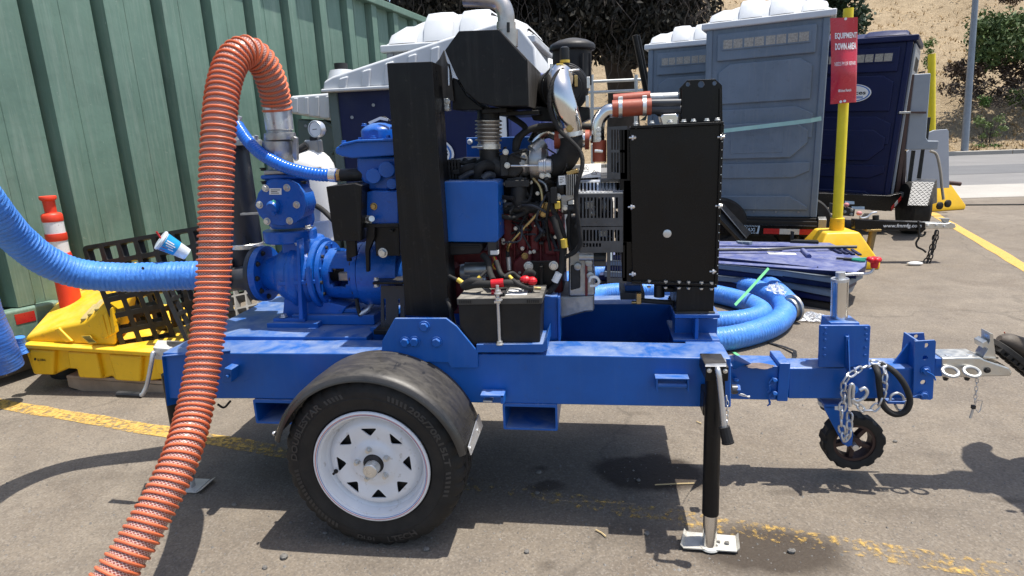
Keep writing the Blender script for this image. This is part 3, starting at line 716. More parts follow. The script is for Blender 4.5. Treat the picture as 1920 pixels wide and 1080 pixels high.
# ================================================================== trees, bushes, slope furniture
def leaves(mb, c, rad, n, size, rg, droop=0, up=.3):
    for _ in range(n):
        while True:
            d = Vector((rg.uniform(-1,1), rg.uniform(-1,1), rg.uniform(-1,1)))
            if d.length <= 1: break
        p_ = c+Vector((d.x*rad[0], d.y*rad[1], d.z*rad[2])); s_ = size*rg.uniform(.6, 1.4)
        a = Vector((rg.uniform(-1,1), rg.uniform(-1,1), rg.uniform(-1, 1)-droop)).normalized(); b_ = a.cross(Vector((rg.uniform(-1,1), rg.uniform(-1,1), rg.uniform(-1,1)))).normalized()
        mb.add([p_-a*s_, p_+b_*s_*.42, p_+a*s_, p_-b_*s_*.42], [(0,1,2,3)])
def foliage(name, parent, mat, clumps, n, size, seed, droop=0, kind='stuff'):
    mb = MB(); rg = random.Random(seed)
    for c, r in clumps: leaves(mb, Vector(c), r if hasattr(r, '__len__') else (r, r, r*.8), n, size, rg, droop)
    o = mb.build(name, mat, parent, flat=True); o['kind'] = kind; return o
M['bark'] = paint('dark_bark', (.055,.042,.033), .9, var=.4, vscale=3, bmp=.9, bscale=14)
M['darkleaf'] = leafmat('dusky_olive_leaves', (.014,.014,.010), (.032,.028,.021), (.075,.062,.050), .7, .75)
M['deadtwig'] = paint('dead_twigs', (.06,.048,.040), .9, var=.3)
M['pineleaf'] = leafmat('dark_green_needles', (.018,.035,.016), (.035,.06,.028), (.06,.085,.04), .8)
M['bushleaf'] = leafmat('bush_leaves', (.050,.085,.026), (.10,.145,.045), (.16,.19,.08), .8)
M['palegreen'] = leafmat('pale_green_leaves', (.09,.14,.045), (.15,.20,.07), (.24,.26,.12), .9)
M['weed'] = leafmat('green_weeds', (.07,.14,.03), (.12,.20,.05), (.2,.25,.08), .9)
tx = P(1170, 180, 16)
tree = thing('tree', (tx.x, 16, 0), 'large dark tree with drooping dry crown and thick trunk behind the toilets', 'tree')
trk = [Vector((tx.x+.1, 16, -.2)), Vector((tx.x, 16, 1.2)), Vector((tx.x-.05, 16, 2.4)), Vector((tx.x-.25, 16, 3.3)), Vector((tx.x-.6, 16, 4.6)), Vector((tx.x-.9, 16, 7))]
MB().tube(cat_path(trk, 5), [.55-.40*i/25 for i in range(26)], 14).build('trunk', M['bark'], tree)
rg = random.Random(5)
limbs = [[(1150,110),(1080,40),(980,0),(860,-20)], [(1185,120),(1230,90),(1280,50),(1330,10)], [(1165,120),(1110,60),(1090,-40)], [(1190,110),(1250,110),(1300,70)], [(1000,10),(900,40),(840,70)], [(1100,55),(1040,80),(1000,110)], [(980,0),(800,30),(720,15)]]
for l in limbs:
    pts = cat_path([P(a, b, 16-.4+rg.uniform(-.8,.8)) for a, b in l], 5); k_ = len(pts)
    MB().tube(pts, [.17-.13*i/(k_-1) for i in range(k_)], 8).build('limb', M['bark'], tree)
cl = []
for _ in range(860):
    px = rg.uniform(760, 1330); py = rg.uniform(-260, 118)
    lim = 128 if px > 1225 else (108 if 900 < px < 1150 else 112 if px >= 1150 else 66 if px > 800 else 24)
    py = min(py, lim-rg.uniform(0, 40))
    cl.append((P(px, py, rg.uniform(13.6, 18.2)), rg.uniform(.3, .75)))
for px, py in ((700, 5), (725, -15), (745, 18), (760, 30), (690, -20), (715, 10), (775, 40)): cl.append((P(px, py, 15), .22))
foliage('crown', tree, M['darkleaf'], cl, 150, .085, 8, .8)
tw = MB()
for _ in range(420):
    px = rg.uniform(770, 1320); py = rg.uniform(-60, 95); a = P(px, py, rg.uniform(13.2, 15.5)); L_ = rg.uniform(.3, 1.0)
    pts = [a]; 
    for j in range(4): a = a+Vector((rg.uniform(-.15,.15), rg.uniform(-.1,.1), -L_/4)); pts.append(a)
    tw.tube(pts, .007, 3, cap=False)
for _ in range(34):
    a = P(rg.uniform(690, 800), rg.uniform(-20, 20), 15); pts = [a]
    for j in range(4): a = a+Vector((rg.uniform(-.3,.1), rg.uniform(-.1,.1), rg.uniform(-.2,.12))); pts.append(a)
    tw.tube(pts, .012, 3, cap=False)
o = tw.build('twigs', M['deadtwig'], tree); o['kind'] = 'stuff'
# dark pine behind the grey toilet
px_ = P(1590, 60, 20)
pine = thing('pine_tree', (px_.x, 20, 0), 'dark green conifer top showing above the slate grey toilet and the sign', 'tree')
MB().tube([Vector((px_.x-.3, 20, -.1)), Vector((px_.x-.3, 20, 5)), Vector((px_.x-.5, 20, 8.5))], [.25, .18, .06], 10).build('trunk', M['bark'], pine)
cl = []
for _ in range(110):
    a = P(rg.uniform(1480, 1618), min(rg.uniform(-190, 70), 34+rg.uniform(-20, 40)), rg.uniform(19, 21)); cl.append((a, rg.uniform(.25, .5)))
foliage('crown', pine, M['pineleaf'], cl, 60, .11, 9, .2)
# big bush on the slope, green above and dead brown below
def gpt(px, py, Y): p_ = P(px, py, Y); return p_
bc = gpt(1860, 150, 27)
bush = thing('bush', (bc.x, 27, hillz(bc.x, 27)), 'big green bush with dead brown skirt on the dry slope by the lamp pole', 'bush')
cl = [(gpt(rg.uniform(1832, 1985), rg.uniform(30, 120), rg.uniform(25.8, 28.4)), rg.uniform(.28, .6)) for _ in range(95)]
cl += [(gpt(rg.uniform(1835, 1880), rg.uniform(48, 110), 26), .3) for _ in range(16)] + [(gpt(rg.uniform(1900, 1950), rg.uniform(165, 205), 25.6), .3) for _ in range(14)]
foliage('crown', bush, M['bushleaf'], cl, 60, .10, 12)
cl = [(gpt(rg.uniform(1778, 1985), rg.uniform(115, 182), rg.uniform(25.8, 27.4)), rg.uniform(.22, .45)) for _ in range(70)]
M['deadleaf'] = leafmat('dead_brown_leaves', (.050,.033,.024), (.085,.058,.04), (.14,.105,.075), .8, .9)
foliage('dead_skirt', bush, M['deadleaf'], cl, 55, .085, 13)
tw = MB()
for _ in range(160):
    a = gpt(rg.uniform(1790, 1930), rg.uniform(150, 190), rg.uniform(25.3, 26)); tw.tube([a, a+Vector((rg.uniform(-.3,.3), -.05, -.12)), a+Vector((rg.uniform(-.5,.5), -.1, -.3))], .012, 3, cap=False)
o = tw.build('dead_twigs', M['deadtwig'], bush); o['kind'] = 'stuff'
bc = gpt(1854, 270, 25)
sh = thing('shrub', (bc.x, 25, hillz(bc.x, 25)), 'thin pale green shrub growing near the kerb right of the lamp pole', 'shrub')
base = gpt(1852, 278, 25)
for _ in range(9):
    t = gpt(rg.uniform(1832, 1884), rg.uniform(218, 258), 25+rg.uniform(-.3,.3)); MB().tube(cat_path([base, (base+t)/2+Vector((0,0,-.05)), t], 4), .014, 4).build('stem', M['deadtwig'], sh)
foliage('crown', sh, M['palegreen'], [(gpt(rg.uniform(1830, 1884), rg.uniform(216, 258), 25+rg.uniform(-.3,.3)), .15) for _ in range(22)], 30, .05, 14)
for (x0, x1, y0, y1, lb) in ((1818, 1846, 274, 286, 'low bright green weed at the foot of the lamp pole'), (1858, 1872, 275, 285, 'small green weed under the thin shrub by the kerb'), (1838, 1852, 182, 205, 'sprig of yellow green weed below the big bush'), (1735, 1752, 75, 135, 'yellow green weed bush on the slope behind the navy toilet')):
    c_ = gpt((x0+x1)/2, y1, 24.8 if y0 > 200 else 25.5)
    mb = MB(); leaves_c = [(gpt(rg.uniform(x0, x1), rg.uniform(y0, y1), 24.7 if y0 > 200 else 25.4), .16) for _ in range(12)]
    t_ = thing('weed', c_, lb, 'weed', 'green weeds on the slope'); foliage('leaves', t_, M['weed'], leaves_c, 40, .05, 15)
# far shrubs upper right
for (cx, cy, s_, lb) in ((1900, 8, .3, 'small brown shrub high on the slope near the top edge'), (1885, 3, .25, 'tiny brown shrub at the top of the slope')):
    c_ = gpt(cx, cy, 34); t_ = thing('shrub', c_, lb, 'shrub'); foliage('crown', t_, M['deadleaf'], [(c_+Vector((rg.uniform(-s_,s_), 0, rg.uniform(0, s_))), .2) for _ in range(8)], 30, .06, 16)
# lamp pole
pb, pt = P(1808, 287, 24.2), P(1831, -30, 24.2)
M['polegrey'] = paint('grey_pole_paint', (.22,.25,.29), .45, .3, var=.1)
lp = thing('lamp_pole', (pb.x, 24.2, .1), 'grey steel street lamp pole behind the kerb on the dry slope', 'lamp pole')
up = (pt-pb).normalized()
MB().lathe(pb-up*.15, up, [(0,.13),(.2,.125),(7.5,.085),(9,.08)], 14).build('shaft', M['polegrey'], lp)
MB().obox(pb-Vector((0,0,.04)), Vector((1,0,0)), Vector((0,1,0)), Vector((0,0,1)), .2, .2, .03).build('base_plate', M['polegrey'], lp, bevel=.01)
MB().tube([pb+up*8.9, pb+up*9.2+Vector((.3,0,.1)), pb+up*9.3+Vector((2,0,.2))], .05, 8).build('arm', M['polegrey'], lp)
MB().obox(pb+up*9.3+Vector((2.2,0,.2)), Vector((1,0,0)), Vector((0,1,0)), Vector((0,0,1)), .35, .15, .07).build('lantern', M['polegrey'], lp, bevel=.03)
# pipe railing and leaning post in front of the trunk
rl = thing('pipe_railing', (P(1150, 200, 11).x, 11, 0), 'pale pipe railing under the dark tree', 'railing')
M['rail'] = paint('pale_pipe', (.45,.46,.45), .45, .5, var=.1)
for y in (152, 172, 203): MB().cyl(P(1090, y+2, 11), P(1320, y-8, 11), .03, n=10).build('rail', M['rail'], rl)
for x in (1110, 1193, 1275): 
    a = P(x, 140, 11); MB().cyl((a.x, 11, 0), a, .035, n=10).build('post', M['rail'], rl)
lpst = MB().cyl(P(1190, 66, 9), P(1214, 185, 9.2), .045, n=8); lpst.cyl(P(1196, 66, 9.05), P(1220, 185, 9.25), .035, n=8)
tag(lpst.build('leaning_post', M['black'], origin=P(1214, 185, 9.2)), 'dark twin post leaning in front of the tree trunk', 'post')
# ================================================================== the pump trailer
TR = thing('pump_trailer', (0, .6, 0), 'blue single axle trailer carrying a diesel engine pump, radiator and black exhaust tower', 'pump trailer')
X_, Y_, Z_ = Vector((1,0,0)), Vector((0,1,0)), Vector((0,0,1))
YR = .20                                       # outer face of the near rail
BL, BK, ST, ZN = M['blue'], M['black'], M['steel'], M['zinc']
def part(mb, name, mat, parent=None, bevel=.003, **k): return mb.build(name, mat, parent or TR, bevel=bevel, **k)
def pxs(pts, y0, y1, name, mat, parent=None, bevel=.003, Yref=None): return part(MB().pxprism(pts, y0, y1, Yref), name, mat, parent, bevel)
def pb(x0, y0, x1, y1, Ya, Yb, name, mat, parent=None, bevel=.003): return part(MB().pbox(x0, y0, x1, y1, Ya, Yb), name, mat, parent, bevel)
def pcyl(x0, y0, Y0, x1, y1, Y1, rpx, name, mat, parent=None, rpx1=None, n=24, bevel=0, cap=True):
    a, b = P(x0, y0, Y0), P(x1, y1, Y1); r = rpx*S(x0, y0, Y0); r1 = None if rpx1 is None else rpx1*S(x1, y1, Y1)
    return part(MB().cyl(a, b, r, r1, n, cap), name, mat, parent, bevel)
def ptube(pts, rpx, name, mat, parent=None, n=12, sub_=8):
    path = cat_path([P(a, b, c) for a, b, c in pts], sub_); r = rpx*S(*pts[0])
    return part(MB().tube(path, r, n), name, mat, parent, 0)
def plathe(x, y, Y, axis, prof, name, mat, parent=None, n=28, bevel=0):   # prof in pixels: (along axis, radius)
    s = S(x, y, Y); return part(MB().lathe(P(x, y, Y), axis, [(a*s, r*s) for a, r in prof], n), name, mat, parent, bevel)
BOLT = {}
def bolts(pts, Y, rpx, d, name, mat, parent=None):
    """one hex bolt mesh per size, copied to each place"""
    for x, y in pts:
        p_ = P(x, y, Y); r = rpx*S(x, y, Y); key = (round(r, 4), mat.name, parent.name if parent else '')
        q = Vector((0,0,1)).rotation_difference(Vector(d)).to_matrix().to_4x4(); q = q @ Matrix.Rotation(random.uniform(0, 1), 4, 'Z')
        if key not in BOLT:
            BOLT[key] = MB().bolt((0,0,0), (0,0,1), r).build(name, mat, parent or TR, bevel=r*.12, seg=1); o = BOLT[key]
            off = Vector((0,0,0)); k_ = o.parent
            while k_ is not None: off += k_.location; k_ = k_.parent
            for v in o.data.vertices: v.co += off
            o.matrix_local = Matrix.Translation(-off) @ Matrix.Translation(p_) @ q
        else: inst(BOLT[key], name, parent or TR, Matrix.Translation(p_) @ q)
FR = (0, -1, 0)

# ---- frame
frame = sub('frame', TR)
RT, RB = .652, .468
rail = [(304, 661), (640, 662), (1100, 666), (1371, 672), (1371, 765), (1000, 758), (480, 748), (312, 748)]
pxs(rail, YR, YR+.15, 'near_rail', BL, frame, .006)
MB().box(-.88, 1.21, .87, 1.02, RB, RT).build('far_rail', BL, frame, bevel=.006)
MB().box(1.08, 1.205, .352, .868, RB+.005, RT-.004).build('front_cross_beam', BL, frame, bevel=.005)
MB().box(.30, .40, .352, .868, RB+.01, RT-.03).build('cross_beam', BL, frame, bevel=.005)
MB().box(-.30, -.20, .352, .868, RB+.01, RT-.03).build('cross_beam', BL, frame, bevel=.005)
MB().box(-.875, -.76, .352, .868, RB+.005, RT-.004).build('rear_cross_beam', BL, frame, bevel=.005)
# rear end plate (turned channel) that carries the jack
e0, e1 = P(303, 668, .19), P(360, 641, .40)
MB().ext([P(303, 669, .185), P(356, 652, .30), P(362, 750, .30), P(313, 762, .185)], (-.006, .012, 0)).build('end_plate', BL, frame, bevel=.002)
MB().ext([P(303, 667.5, .185), P(356, 650.5, .30), P(430, 640, .36), P(432, 657, .19)], (0, 0, -.006)).build('end_gusset', BL, frame, bevel=.002)
MB().box(-.12, 1.078, .3505, .868, RB+.004, RB+.010).build('shadow_filler', BL, frame, bevel=.001)  # unseen plate added to block sun gaps in the trailer's shadow
# pump bed: raised deck behind the near rail
MB().box(-.84, -.12, .3505, .865, RT-.015, RT+.012).build('pump_deck', BL, frame, bevel=.004)
MB().box(-.50, -.14, .50, .80, RT+.013, RT+.055).build('pump_bed', BL, frame, bevel=.004)
MB().box(-.47, -.2, .53, .56, RT+.056, RT+.075).build('bed_bar', BL, frame, bevel=.003)
MB().box(-.13, .45, .42, .445, .50, RT+.03).build('bed_web', BL, frame, bevel=.003)
pb(1016, 556, 1046, 640, .36, .42, 'engine_mount', BL, frame)
pb(1046, 560, 1050, 640, .345, .43, 'engine_mount', BL, frame, .001)
pb(836, 632, 1030, 640, .3505, .5, 'cross_plate', BL, frame)
# tray perforation strip
for i in range(8):
    for j in range(2):
        c_ = G(1034+i*5.2+j*2, 641.5+j*3.4, RT); mb = MB(); mb.cyl(c_+Vector((0,0,.0005)), c_+Vector((0,0,.0015)), .0035, n=8); mb.build('drain_hole', M['ink'], frame)
# forklift pockets
for (x0, x1, y0, y1) in ((942, 1046, 759, 808),):
    a, b_ = P(x0, y0, YR-.005), P(x1, y1, YR-.005)
    o = rrect(a.x, b_.x, b_.z, a.z+.004, .006); i_ = rrect(a.x+.008, b_.x-.008, b_.z+.007, a.z-.006, .004)
    MB().plate(o, [i_], YR-.005, 1.02).build('fork_pocket', BL, frame, bevel=.0015)
a, b_ = P(474, 752, YR-.005), P(560, 796, YR-.005)
MB().plate(rrect(a.x, b_.x, b_.z, a.z+.006, .006), [rrect(a.x+.008, b_.x-.008, b_.z+.007, a.z-.006, .004)], YR-.005, 1.02).build('fork_pocket', BL, frame, bevel=.0015)
# side tie-down loop
pts = [P(1230, 724, YR), P(1231, 709, YR-.022), P(1236, 705, YR-.028), P(1283, 706, YR-.028), P(1288, 710, YR-.022), P(1289, 724, YR)]
mb = MB(); mb.bar(P(1228, 706, YR-.02), P(1291, 707, YR-.02), .04, .004, up=(0,0,1)); mb.build('tie_loop_cap', BL, frame, bevel=.001)
for x in (1231, 1289): MB().bar(P(x, 706, YR-.02), P(x, 731, YR-.02), .04, .005, up=(1,0,0)).build('tie_loop_side', BL, frame, bevel=.001)
MB().cyl(P(1233, 722, YR-.03), P(1287, 723, YR-.03), .0085, n=12).build('tie_loop_bar', BL, frame)
MB().ext([P(420, 690, YR-.05), P(434, 693, YR-.05), P(434, 717, YR-.04), P(415, 719, YR-.04)], (0,.05,0)).build('tie_bracket', BL, frame, bevel=.003)
MB().bolt(P(426, 706, YR-.05), FR, .006).build('bolt', BL, frame)
# axle under the frame
MB().cyl((0, .02, .30), (0, 1.15, .30), .03, n=16).build('axle', BK, frame)
MB().box(-.03, .03, .21, .34, .30, RB).build('axle_bracket', BK, frame, bevel=.003)
# tower bracket with four bolts
pxs([(740, 597), (836, 597), (856, 612), (896, 660), (896, 690), (846, 690), (840, 680), (715, 676), (716, 640)], YR-.012, YR, 'tower_bracket', BL, TR, .0025)
bolts([(796, 612), (778, 640), (819, 641), (760, 641)], YR-.012, 8.5, FR, 'bolt', BL)
# wiring tail under the rail
ptube([(408, 758, .3), (420, 764, .3), (432, 752, .3)], 2, 'wire', M['rubber'], frame)

# ---- wheel
wheel = sub('wheel', TR, (0, -.6, .318))
WC = Vector((0, 0, .318))
TW, TRAD = .205, .322
prof = []
def ring(y, r): prof.append((y, r))
tb = MB(); n = 144
side = [(.030, .200), (.012, .207), (.006, .214), (.003, .232), (-.004, .252), (-.0045, .256), (-.003, .258), (-.004, .264), (-.003, .281), (.004, .298), (.012, .308)]
tread = [(.018, .314), (.030, .3185), (.044, .3205), (.0455, .312), (.053, .312), (.0545, .321), (.083, .322), (.0845, .313), (.0925, .313), (.094, .322), (.102, .322)]
half = side+tread; full = half+[(.205-y, r) for y, r in half[::-1]][1:]
lug = set(range(len(side)-2, len(side)+3)) | set(len(full)-1-i for i in range(len(side)-2, len(side)+3))
for j, (y, r) in enumerate(full):
    for i in range(n):
        a = 2*math.pi*i/n; rr = r-(.0075 if (j in lug and i % 4 == 0) else 0) - (.003 if (j not in lug and r > .319 and (i+j) % 4 == 1) else 0)
        tb.v.append(Vector((rr*math.cos(a), y-.01, .318+rr*math.sin(a))))
for j in range(len(full)-1):
    for i in range(n): tb.f.append([j*n+i, j*n+(i+1) % n, (j+1)*n+(i+1) % n, (j+1)*n+i])
tyre = tb.build('tyre', M['tyre'], wheel, angle=28)
def arc_text(body, r0, h, a_mid, a_span, flip, yy, name='tyre_lettering'):
    def fn(u, v):
        a = a_mid+(u-.5)*a_span*(1 if flip else -1); r = r0+(h*(1-v) if flip else h*v)
        # follow the bulge of the sidewall
        for (y0, q0), (y1, q1) in zip(side, side[1:]):
            if q0 <= r <= q1: yv = y0+(y1-y0)*(r-q0)/(q1-q0); break
        else: yv = -.004
        return Vector((r*math.cos(a), yv-.0128, .318+r*math.sin(a)))
    text_mb(body, fn, offset=.035).build(name, M['tyretext'], wheel, flat=True)
arc_text('DOUBLESTAR', .262, .024, R(150), R(52), False, 0)
arc_text('205/70R15LT', .262, .022, R(30), R(52), False, 0)
arc_text('LTECH', .264, .026, R(289), R(23), True, 0)
arc_text('DL01', .267, .017, R(261), R(13), True, 0)
# sidewall relief blocks
for a0, a1 in ((58, 74), (106, 122), (-2, -24), (184, 240)):
    k_ = int(abs(a1-a0)/3.2)
    for i in range(k_):
        a = R(a0+(a1-a0)*i/k_); da = R(.9)
        f = lambda r, t: Vector((r*math.cos(t), -.0155 if r < .28 else -.0135, .318+r*math.sin(t)))
        MB().ext([f(.263, a-da), f(.280, a-da+R(1)), f(.280, a+da+R(1)), f(.263, a+da)], (0,.004,0)).build('sidewall_block', M['tyretext'], wheel, flat=True)
# rim barrel
rim = part(MB().lathe((0,0,.318), (0,1,0), [(-.006,.208),(-.012,.206),(-.014,.201),(-.012,.196),(-.002,.189),(.012,.1845),(.034,.181),(.042,.172),(.06,.166),(.10,.164),(.15,.164),(.16,.19),(.162,.19),(.152,.160),(.10,.160),(.06,.161),(.040,.167),(.030,.177),(.010,.1805),(-.002,.185)], 72, closed=True), 'rim', M['white'], wheel)
for r0, c_ in ((.1985, 'redplastic'), (.1945, 'logoblue')):
    mb = MB(); nn = 72; yv = -.0127 if r0 > .196 else -.0100
    for i in range(nn):
        a = 2*math.pi*i/nn
        for r, yy in ((r0, yv-.0012), (r0-.0016, yv-.0009)): mb.v.append(Vector((r*math.cos(a), yy, .318+r*math.sin(a))))
    for i in range(nn): mb.f.append([2*i, 2*((i+1) % nn), 2*((i+1) % nn)+1, 2*i+1])
    mb.build('pinstripe', M[c_], wheel, flat=True)
# wheel disc with eight windows
def discmesh():
    outer = [(.170*math.cos(2*math.pi*i/96), .170*math.sin(2*math.pi*i/96)) for i in range(96)]
    hub = [(.037*math.cos(2*math.pi*i/28), .037*math.sin(2*math.pi*i/28)) for i in range(28)]
    holes = [hub]
    for k_ in range(8):
        a0 = math.pi/2+.05+k_*math.pi/4
        ca, sa = math.cos(a0), math.sin(a0)
        tri = [(.100, 0), (.133, -.031), (.133, .031)]; pts = []
        for i in range(3):          # round the three corners
            p0, p1, p2 = Vector(tri[i-1]), Vector(tri[i]), Vector(tri[(i+1) % 3])
            d0, d1 = (p0-p1).normalized(), (p2-p1).normalized(); q = .009
            A, B = p1+d0*q, p1+d1*q
            for s_ in (0, .25, .5, .75, 1): pts.append(A*(1-s_)**2+p1*2*s_*(1-s_)+B*s_*s_)
        pts = [Vector((p_.x+(.003 if abs(p_.y) < .018 and p_.x > .12 else 0), p_.y)) for p_ in pts]
        holes.append([(p_.x*ca-p_.y*sa, p_.x*sa+p_.y*ca) for p_ in pts])
    vs = []; ed = []
    for l in [outer]+holes:
        o = len(vs); vs += [Vector(p_) for p_ in l]; ed += [(o+i, o+(i+1) % len(l)) for i in range(len(l))]
    def inside(p_, l):
        c = False
        for i in range(len(l)):
            (x1, y1), (x2, y2) = l[i], l[i-1]
            if (y1 > p_[1]) != (y2 > p_[1]) and p_[0] < (x2-x1)*(p_[1]-y1)/(y2-y1)+x1: c = not c
        return c
    for r in (.045, .055, .066, .076, .082, .088, .094, .105, .115, .125, .138, .145, .152, .158, .164):
        k_ = int(2*math.pi*r/.007)
        for i in range(k_):
            p_ = (r*math.cos(2*math.pi*i/k_), r*math.sin(2*math.pi*i/k_))
            if any(inside((p_[0]*s_, p_[1]*s_), h) for h in holes for s_ in (.985, 1, 1.015)): continue
            vs.append(Vector(p_))
    V, E_, F_, *_ = delaunay_2d_cdt(vs, ed, [], 1, 1e-6)
    def yo(r):
        P_ = [(0,.016),(.040,.014),(.068,.013),(.074,.016),(.080,.021),(.090,.024),(.10,.022),(.125,.017),(.142,.016),(.152,.021),(.160,.032),(.172,.048)]
        for (a, b), (c, d) in zip(P_, P_[1:]):
            if a <= r <= c: return b+(d-b)*(r-a)/(c-a)
        return .048
    mb = MB(); k_ = len(V)
    mb.v = [Vector((p_.x, yo(p_.length), .318+p_.y)) for p_ in V]+[Vector((p_.x, yo(p_.length)+.005, .318+p_.y)) for p_ in V]
    from collections import Counter
    keep = []
    for f in F_:
        c_ = sum((V[i] for i in f), Vector((0,0)))/len(f)
        if c_.length > .1701 or any(inside(c_, h) for h in holes): continue
        keep.append(list(f))
    ec = {}
    for f in keep:
        for i in range(len(f)): ec[(f[i], f[(i+1) % len(f)])] = 1
        mb.f.append(f); mb.f.append([i+k_ for i in f[::-1]])
    for (a, b) in ec:
        if (b, a) not in ec: mb.f.append([b, a, a+k_, b+k_])
    return mb
part(discmesh(), 'wheel_disc', M['white'], wheel, 0, angle=50)
part(MB().lathe((0,.04,.318), (0,1,0), [(0,.0),(.0,.159),(.05,.159)], 40), 'brake_drum', M['ink'], wheel)
part(MB().lathe((0,.03,.318), (0,-1,0), [(0,.036),(.012,.036),(.02,.033),(.03,.028),(.032,.0)], 28), 'hub', M['cast'], wheel)
part(MB().lathe((.003,0,.316), (0,-1,0), [(-.01,.026),(.018,.026),(.030,.0255),(.0325,.023),(.0325,.0)], 28), 'hub_cap', M['zinc'], wheel)
lug = None
for k_ in range(5):
    a = R(100)+k_*2*math.pi/5; p_ = Vector((.057*math.cos(a), .013, .318+.057*math.sin(a)))
    mb = MB(); mb.lathe(p_, FR, [(0,.011),(.004,.0098)], 14); mb.cyl(p_+Vector((0,-.003,0)), p_+Vector((0,-.015,0)), .0095, .0088, 6); mb.cyl(p_+Vector((0,-.014,0)), p_+Vector((0,-.020,0)), .0058, n=10)
    part(mb, 'lug_nut', M['zinc'], wheel, 0)
part(MB().cyl((-.139,.012,.286), (-.142,-.004,.284), .0045, n=10).cyl((-.139,.013,.286), (-.139,.010,.286), .008, n=12), 'valve', M['rubber'], wheel, 0)

# ---- fender
FC = (0, .316)
def fend(a, r, y): return Vector((FC[0]+r*math.cos(a), y, FC[1]+r*math.sin(a)))
fm = MB(); prof_f = [(.198, .352), (.10, .356), (.02, .355), (-.010, .351), (-.024, .343), (-.031, .331), (-.032, .324), (-.0285, .324), (-.027, .331), (-.021, .340), (-.009, .347), (.02, .351), (.10, .352), (.198, .348)]
A0, A1, na = R(163), R(12), 48
for i in range(na+1):
    a = A0+(A1-A0)*i/na
    for y, r in prof_f: fm.v.append(fend(a, r, y))
k_ = len(prof_f)
for i in range(na):
    for j in range(k_): fm.f.append([i*k_+j, (i+1)*k_+j, (i+1)*k_+(j+1) % k_, i*k_+(j+1) % k_])
fm.f += [list(range(k_)), [na*k_+j for j in range(k_-1, -1, -1)]]
def fendmat():
    mt, nt, b = newmat('dusty_black_fender'); co = coords(nt)
    c = mix(nt, ramp(nt, noise(nt, 6, 7, .6, co), [(.3, 0), (.7, 1)]), (.014, .0138, .0135), (.034, .032, .030))
    g = nt.nodes.new('ShaderNodeNewGeometry'); sx = nt.nodes.new('ShaderNodeSeparateXYZ'); nt.links.new(g.outputs['True Normal'], sx.inputs[0])
    dn = ramp(nt, noise(nt, 14, 7, .7, coords(nt, (1, 2.4, 1)), .5), [(.36, .25), (.6, 1)])
    mm = N(nt, 'ShaderNodeMath', operation='MULTIPLY'); nt.links.new(ramp(nt, sx.outputs[2], [(.35, 0), (.75, .5)]), mm.inputs[0]); nt.links.new(dn, mm.inputs[1])
    c = mix(nt, mm.outputs[0], c, (.105, .095, .080))
    hp = ramp(nt, noise(nt, 17, 3, .6, coords(nt, (1, .45, 1)), 1.2), [(.64, 0), (.68, .85)])     # wiped finger marks
    c = mix(nt, hp, c, (.018, .018, .018))
    nt.links.new(c, b.inputs['Base Color'])
    nt.links.new(ramp(nt, mm.outputs[0], [(0, .26), (.6, .55)]), b.inputs['Roughness']); bump(nt, b, noise(nt, 160, 3, .6, co), .08, .003); return mt
part(fm, 'fender', fendmat(), TR, 0, angle=50)
for a in (R(161), R(14)):
    for y in (-.005, .12):
        p_ = fend(a, .357, y); d = Vector((math.cos(a), 0, math.sin(a))); part(MB().bolt(p_, d, .007), 'bolt', ZN, TR, 0)
# fender stay and slotted bracket at its front end
pa, pb2 = fend(R(12), .36, .0), fend(R(21), .358, .17)
MB().ext([fend(R(11), .358, -.02), fend(R(11), .358, .19), fend(R(19), .358, .19), fend(R(16), .358, -.02)], (.004, 0, 0)).build('fender_stay', M['steel'], TR, bevel=.001)
pb(900, 741, 945, 746, YR-.055, YR-.001, 'fender_bracket', BL); pb(938, 741, 945, 758, YR-.055, YR-.003, 'fender_bracket', BL)
bolts([(923, 743)], YR-.03, 5, (0,0,1), 'bolt', ZN)
pb(905, 751, 923, 755, YR-.03, YR+.01, 'fender_tab', M['steel'])
# short stay bolt at the back end
p_ = fend(R(164), .345, .0); part(MB().bolt(p_, (-.9,-.3,.2), .008), 'bolt', ZN, TR, 0)

# ---- black exhaust tower and shield
tw = pxs([(725, 118), (810, 115), (843, 596), (760, 592)], .30, .43, 'exhaust_tower', BK, TR, .003)
mb = MB(); f_ = [(834,94),(860,58),(935,55),(987,113),(990,199),(923,199),(897,192),(872,171),(855,142)]
mb.pxprism(f_, .37, .86); part(mb, 'muffler_shield', BK, TR, .003)
f2 = XZ([(935,55),(987,113),(990,199)], .37); wq = [(f2[0][0]-.002, f2[0][1]+.0035), (f2[1][0]+.003, f2[1][1]+.002), (f2[2][0]+.003, f2[2][1])]
for (xa, za), (xb, zb_) in zip(wq, wq[1:]): part(MB().ext([(xa,.373,za),(xb,.373,zb_),(xb,.858,zb_),(xa,.858,za)], (-.002,0,-.0015)), 'shield_wrap', M['soot'], TR, 0)
# bracket between tower and shield
q = [(817, 118), (824, 110), (832, 94), (836, 112), (846, 140), (851, 190), (818, 183)]
MB().plate(XZ(q, .42), [XZ([(838,118),(842,120),(843,160),(839,162)], .42)], .42, .432).build('tower_gusset', M['soot'], TR, bevel=.001)
pb(832, 184, 842, 208, .41, .44, 'clamp', ZN); bolts([(839, 190), (838, 203)], .41, 4, FR, 'bolt', ZN)
pxs([(848,145),(856,148),(874,178),(897,197),(905,202),(905,206),(848,206)], .44, .7, 'muffler_bracket', BK, TR, .003)
pb(903, 203, 950, 212, .45, .8, 'muffler_foot', BK); pb(935, 208, 1010, 216, .5, .86, 'muffler_foot', BK)
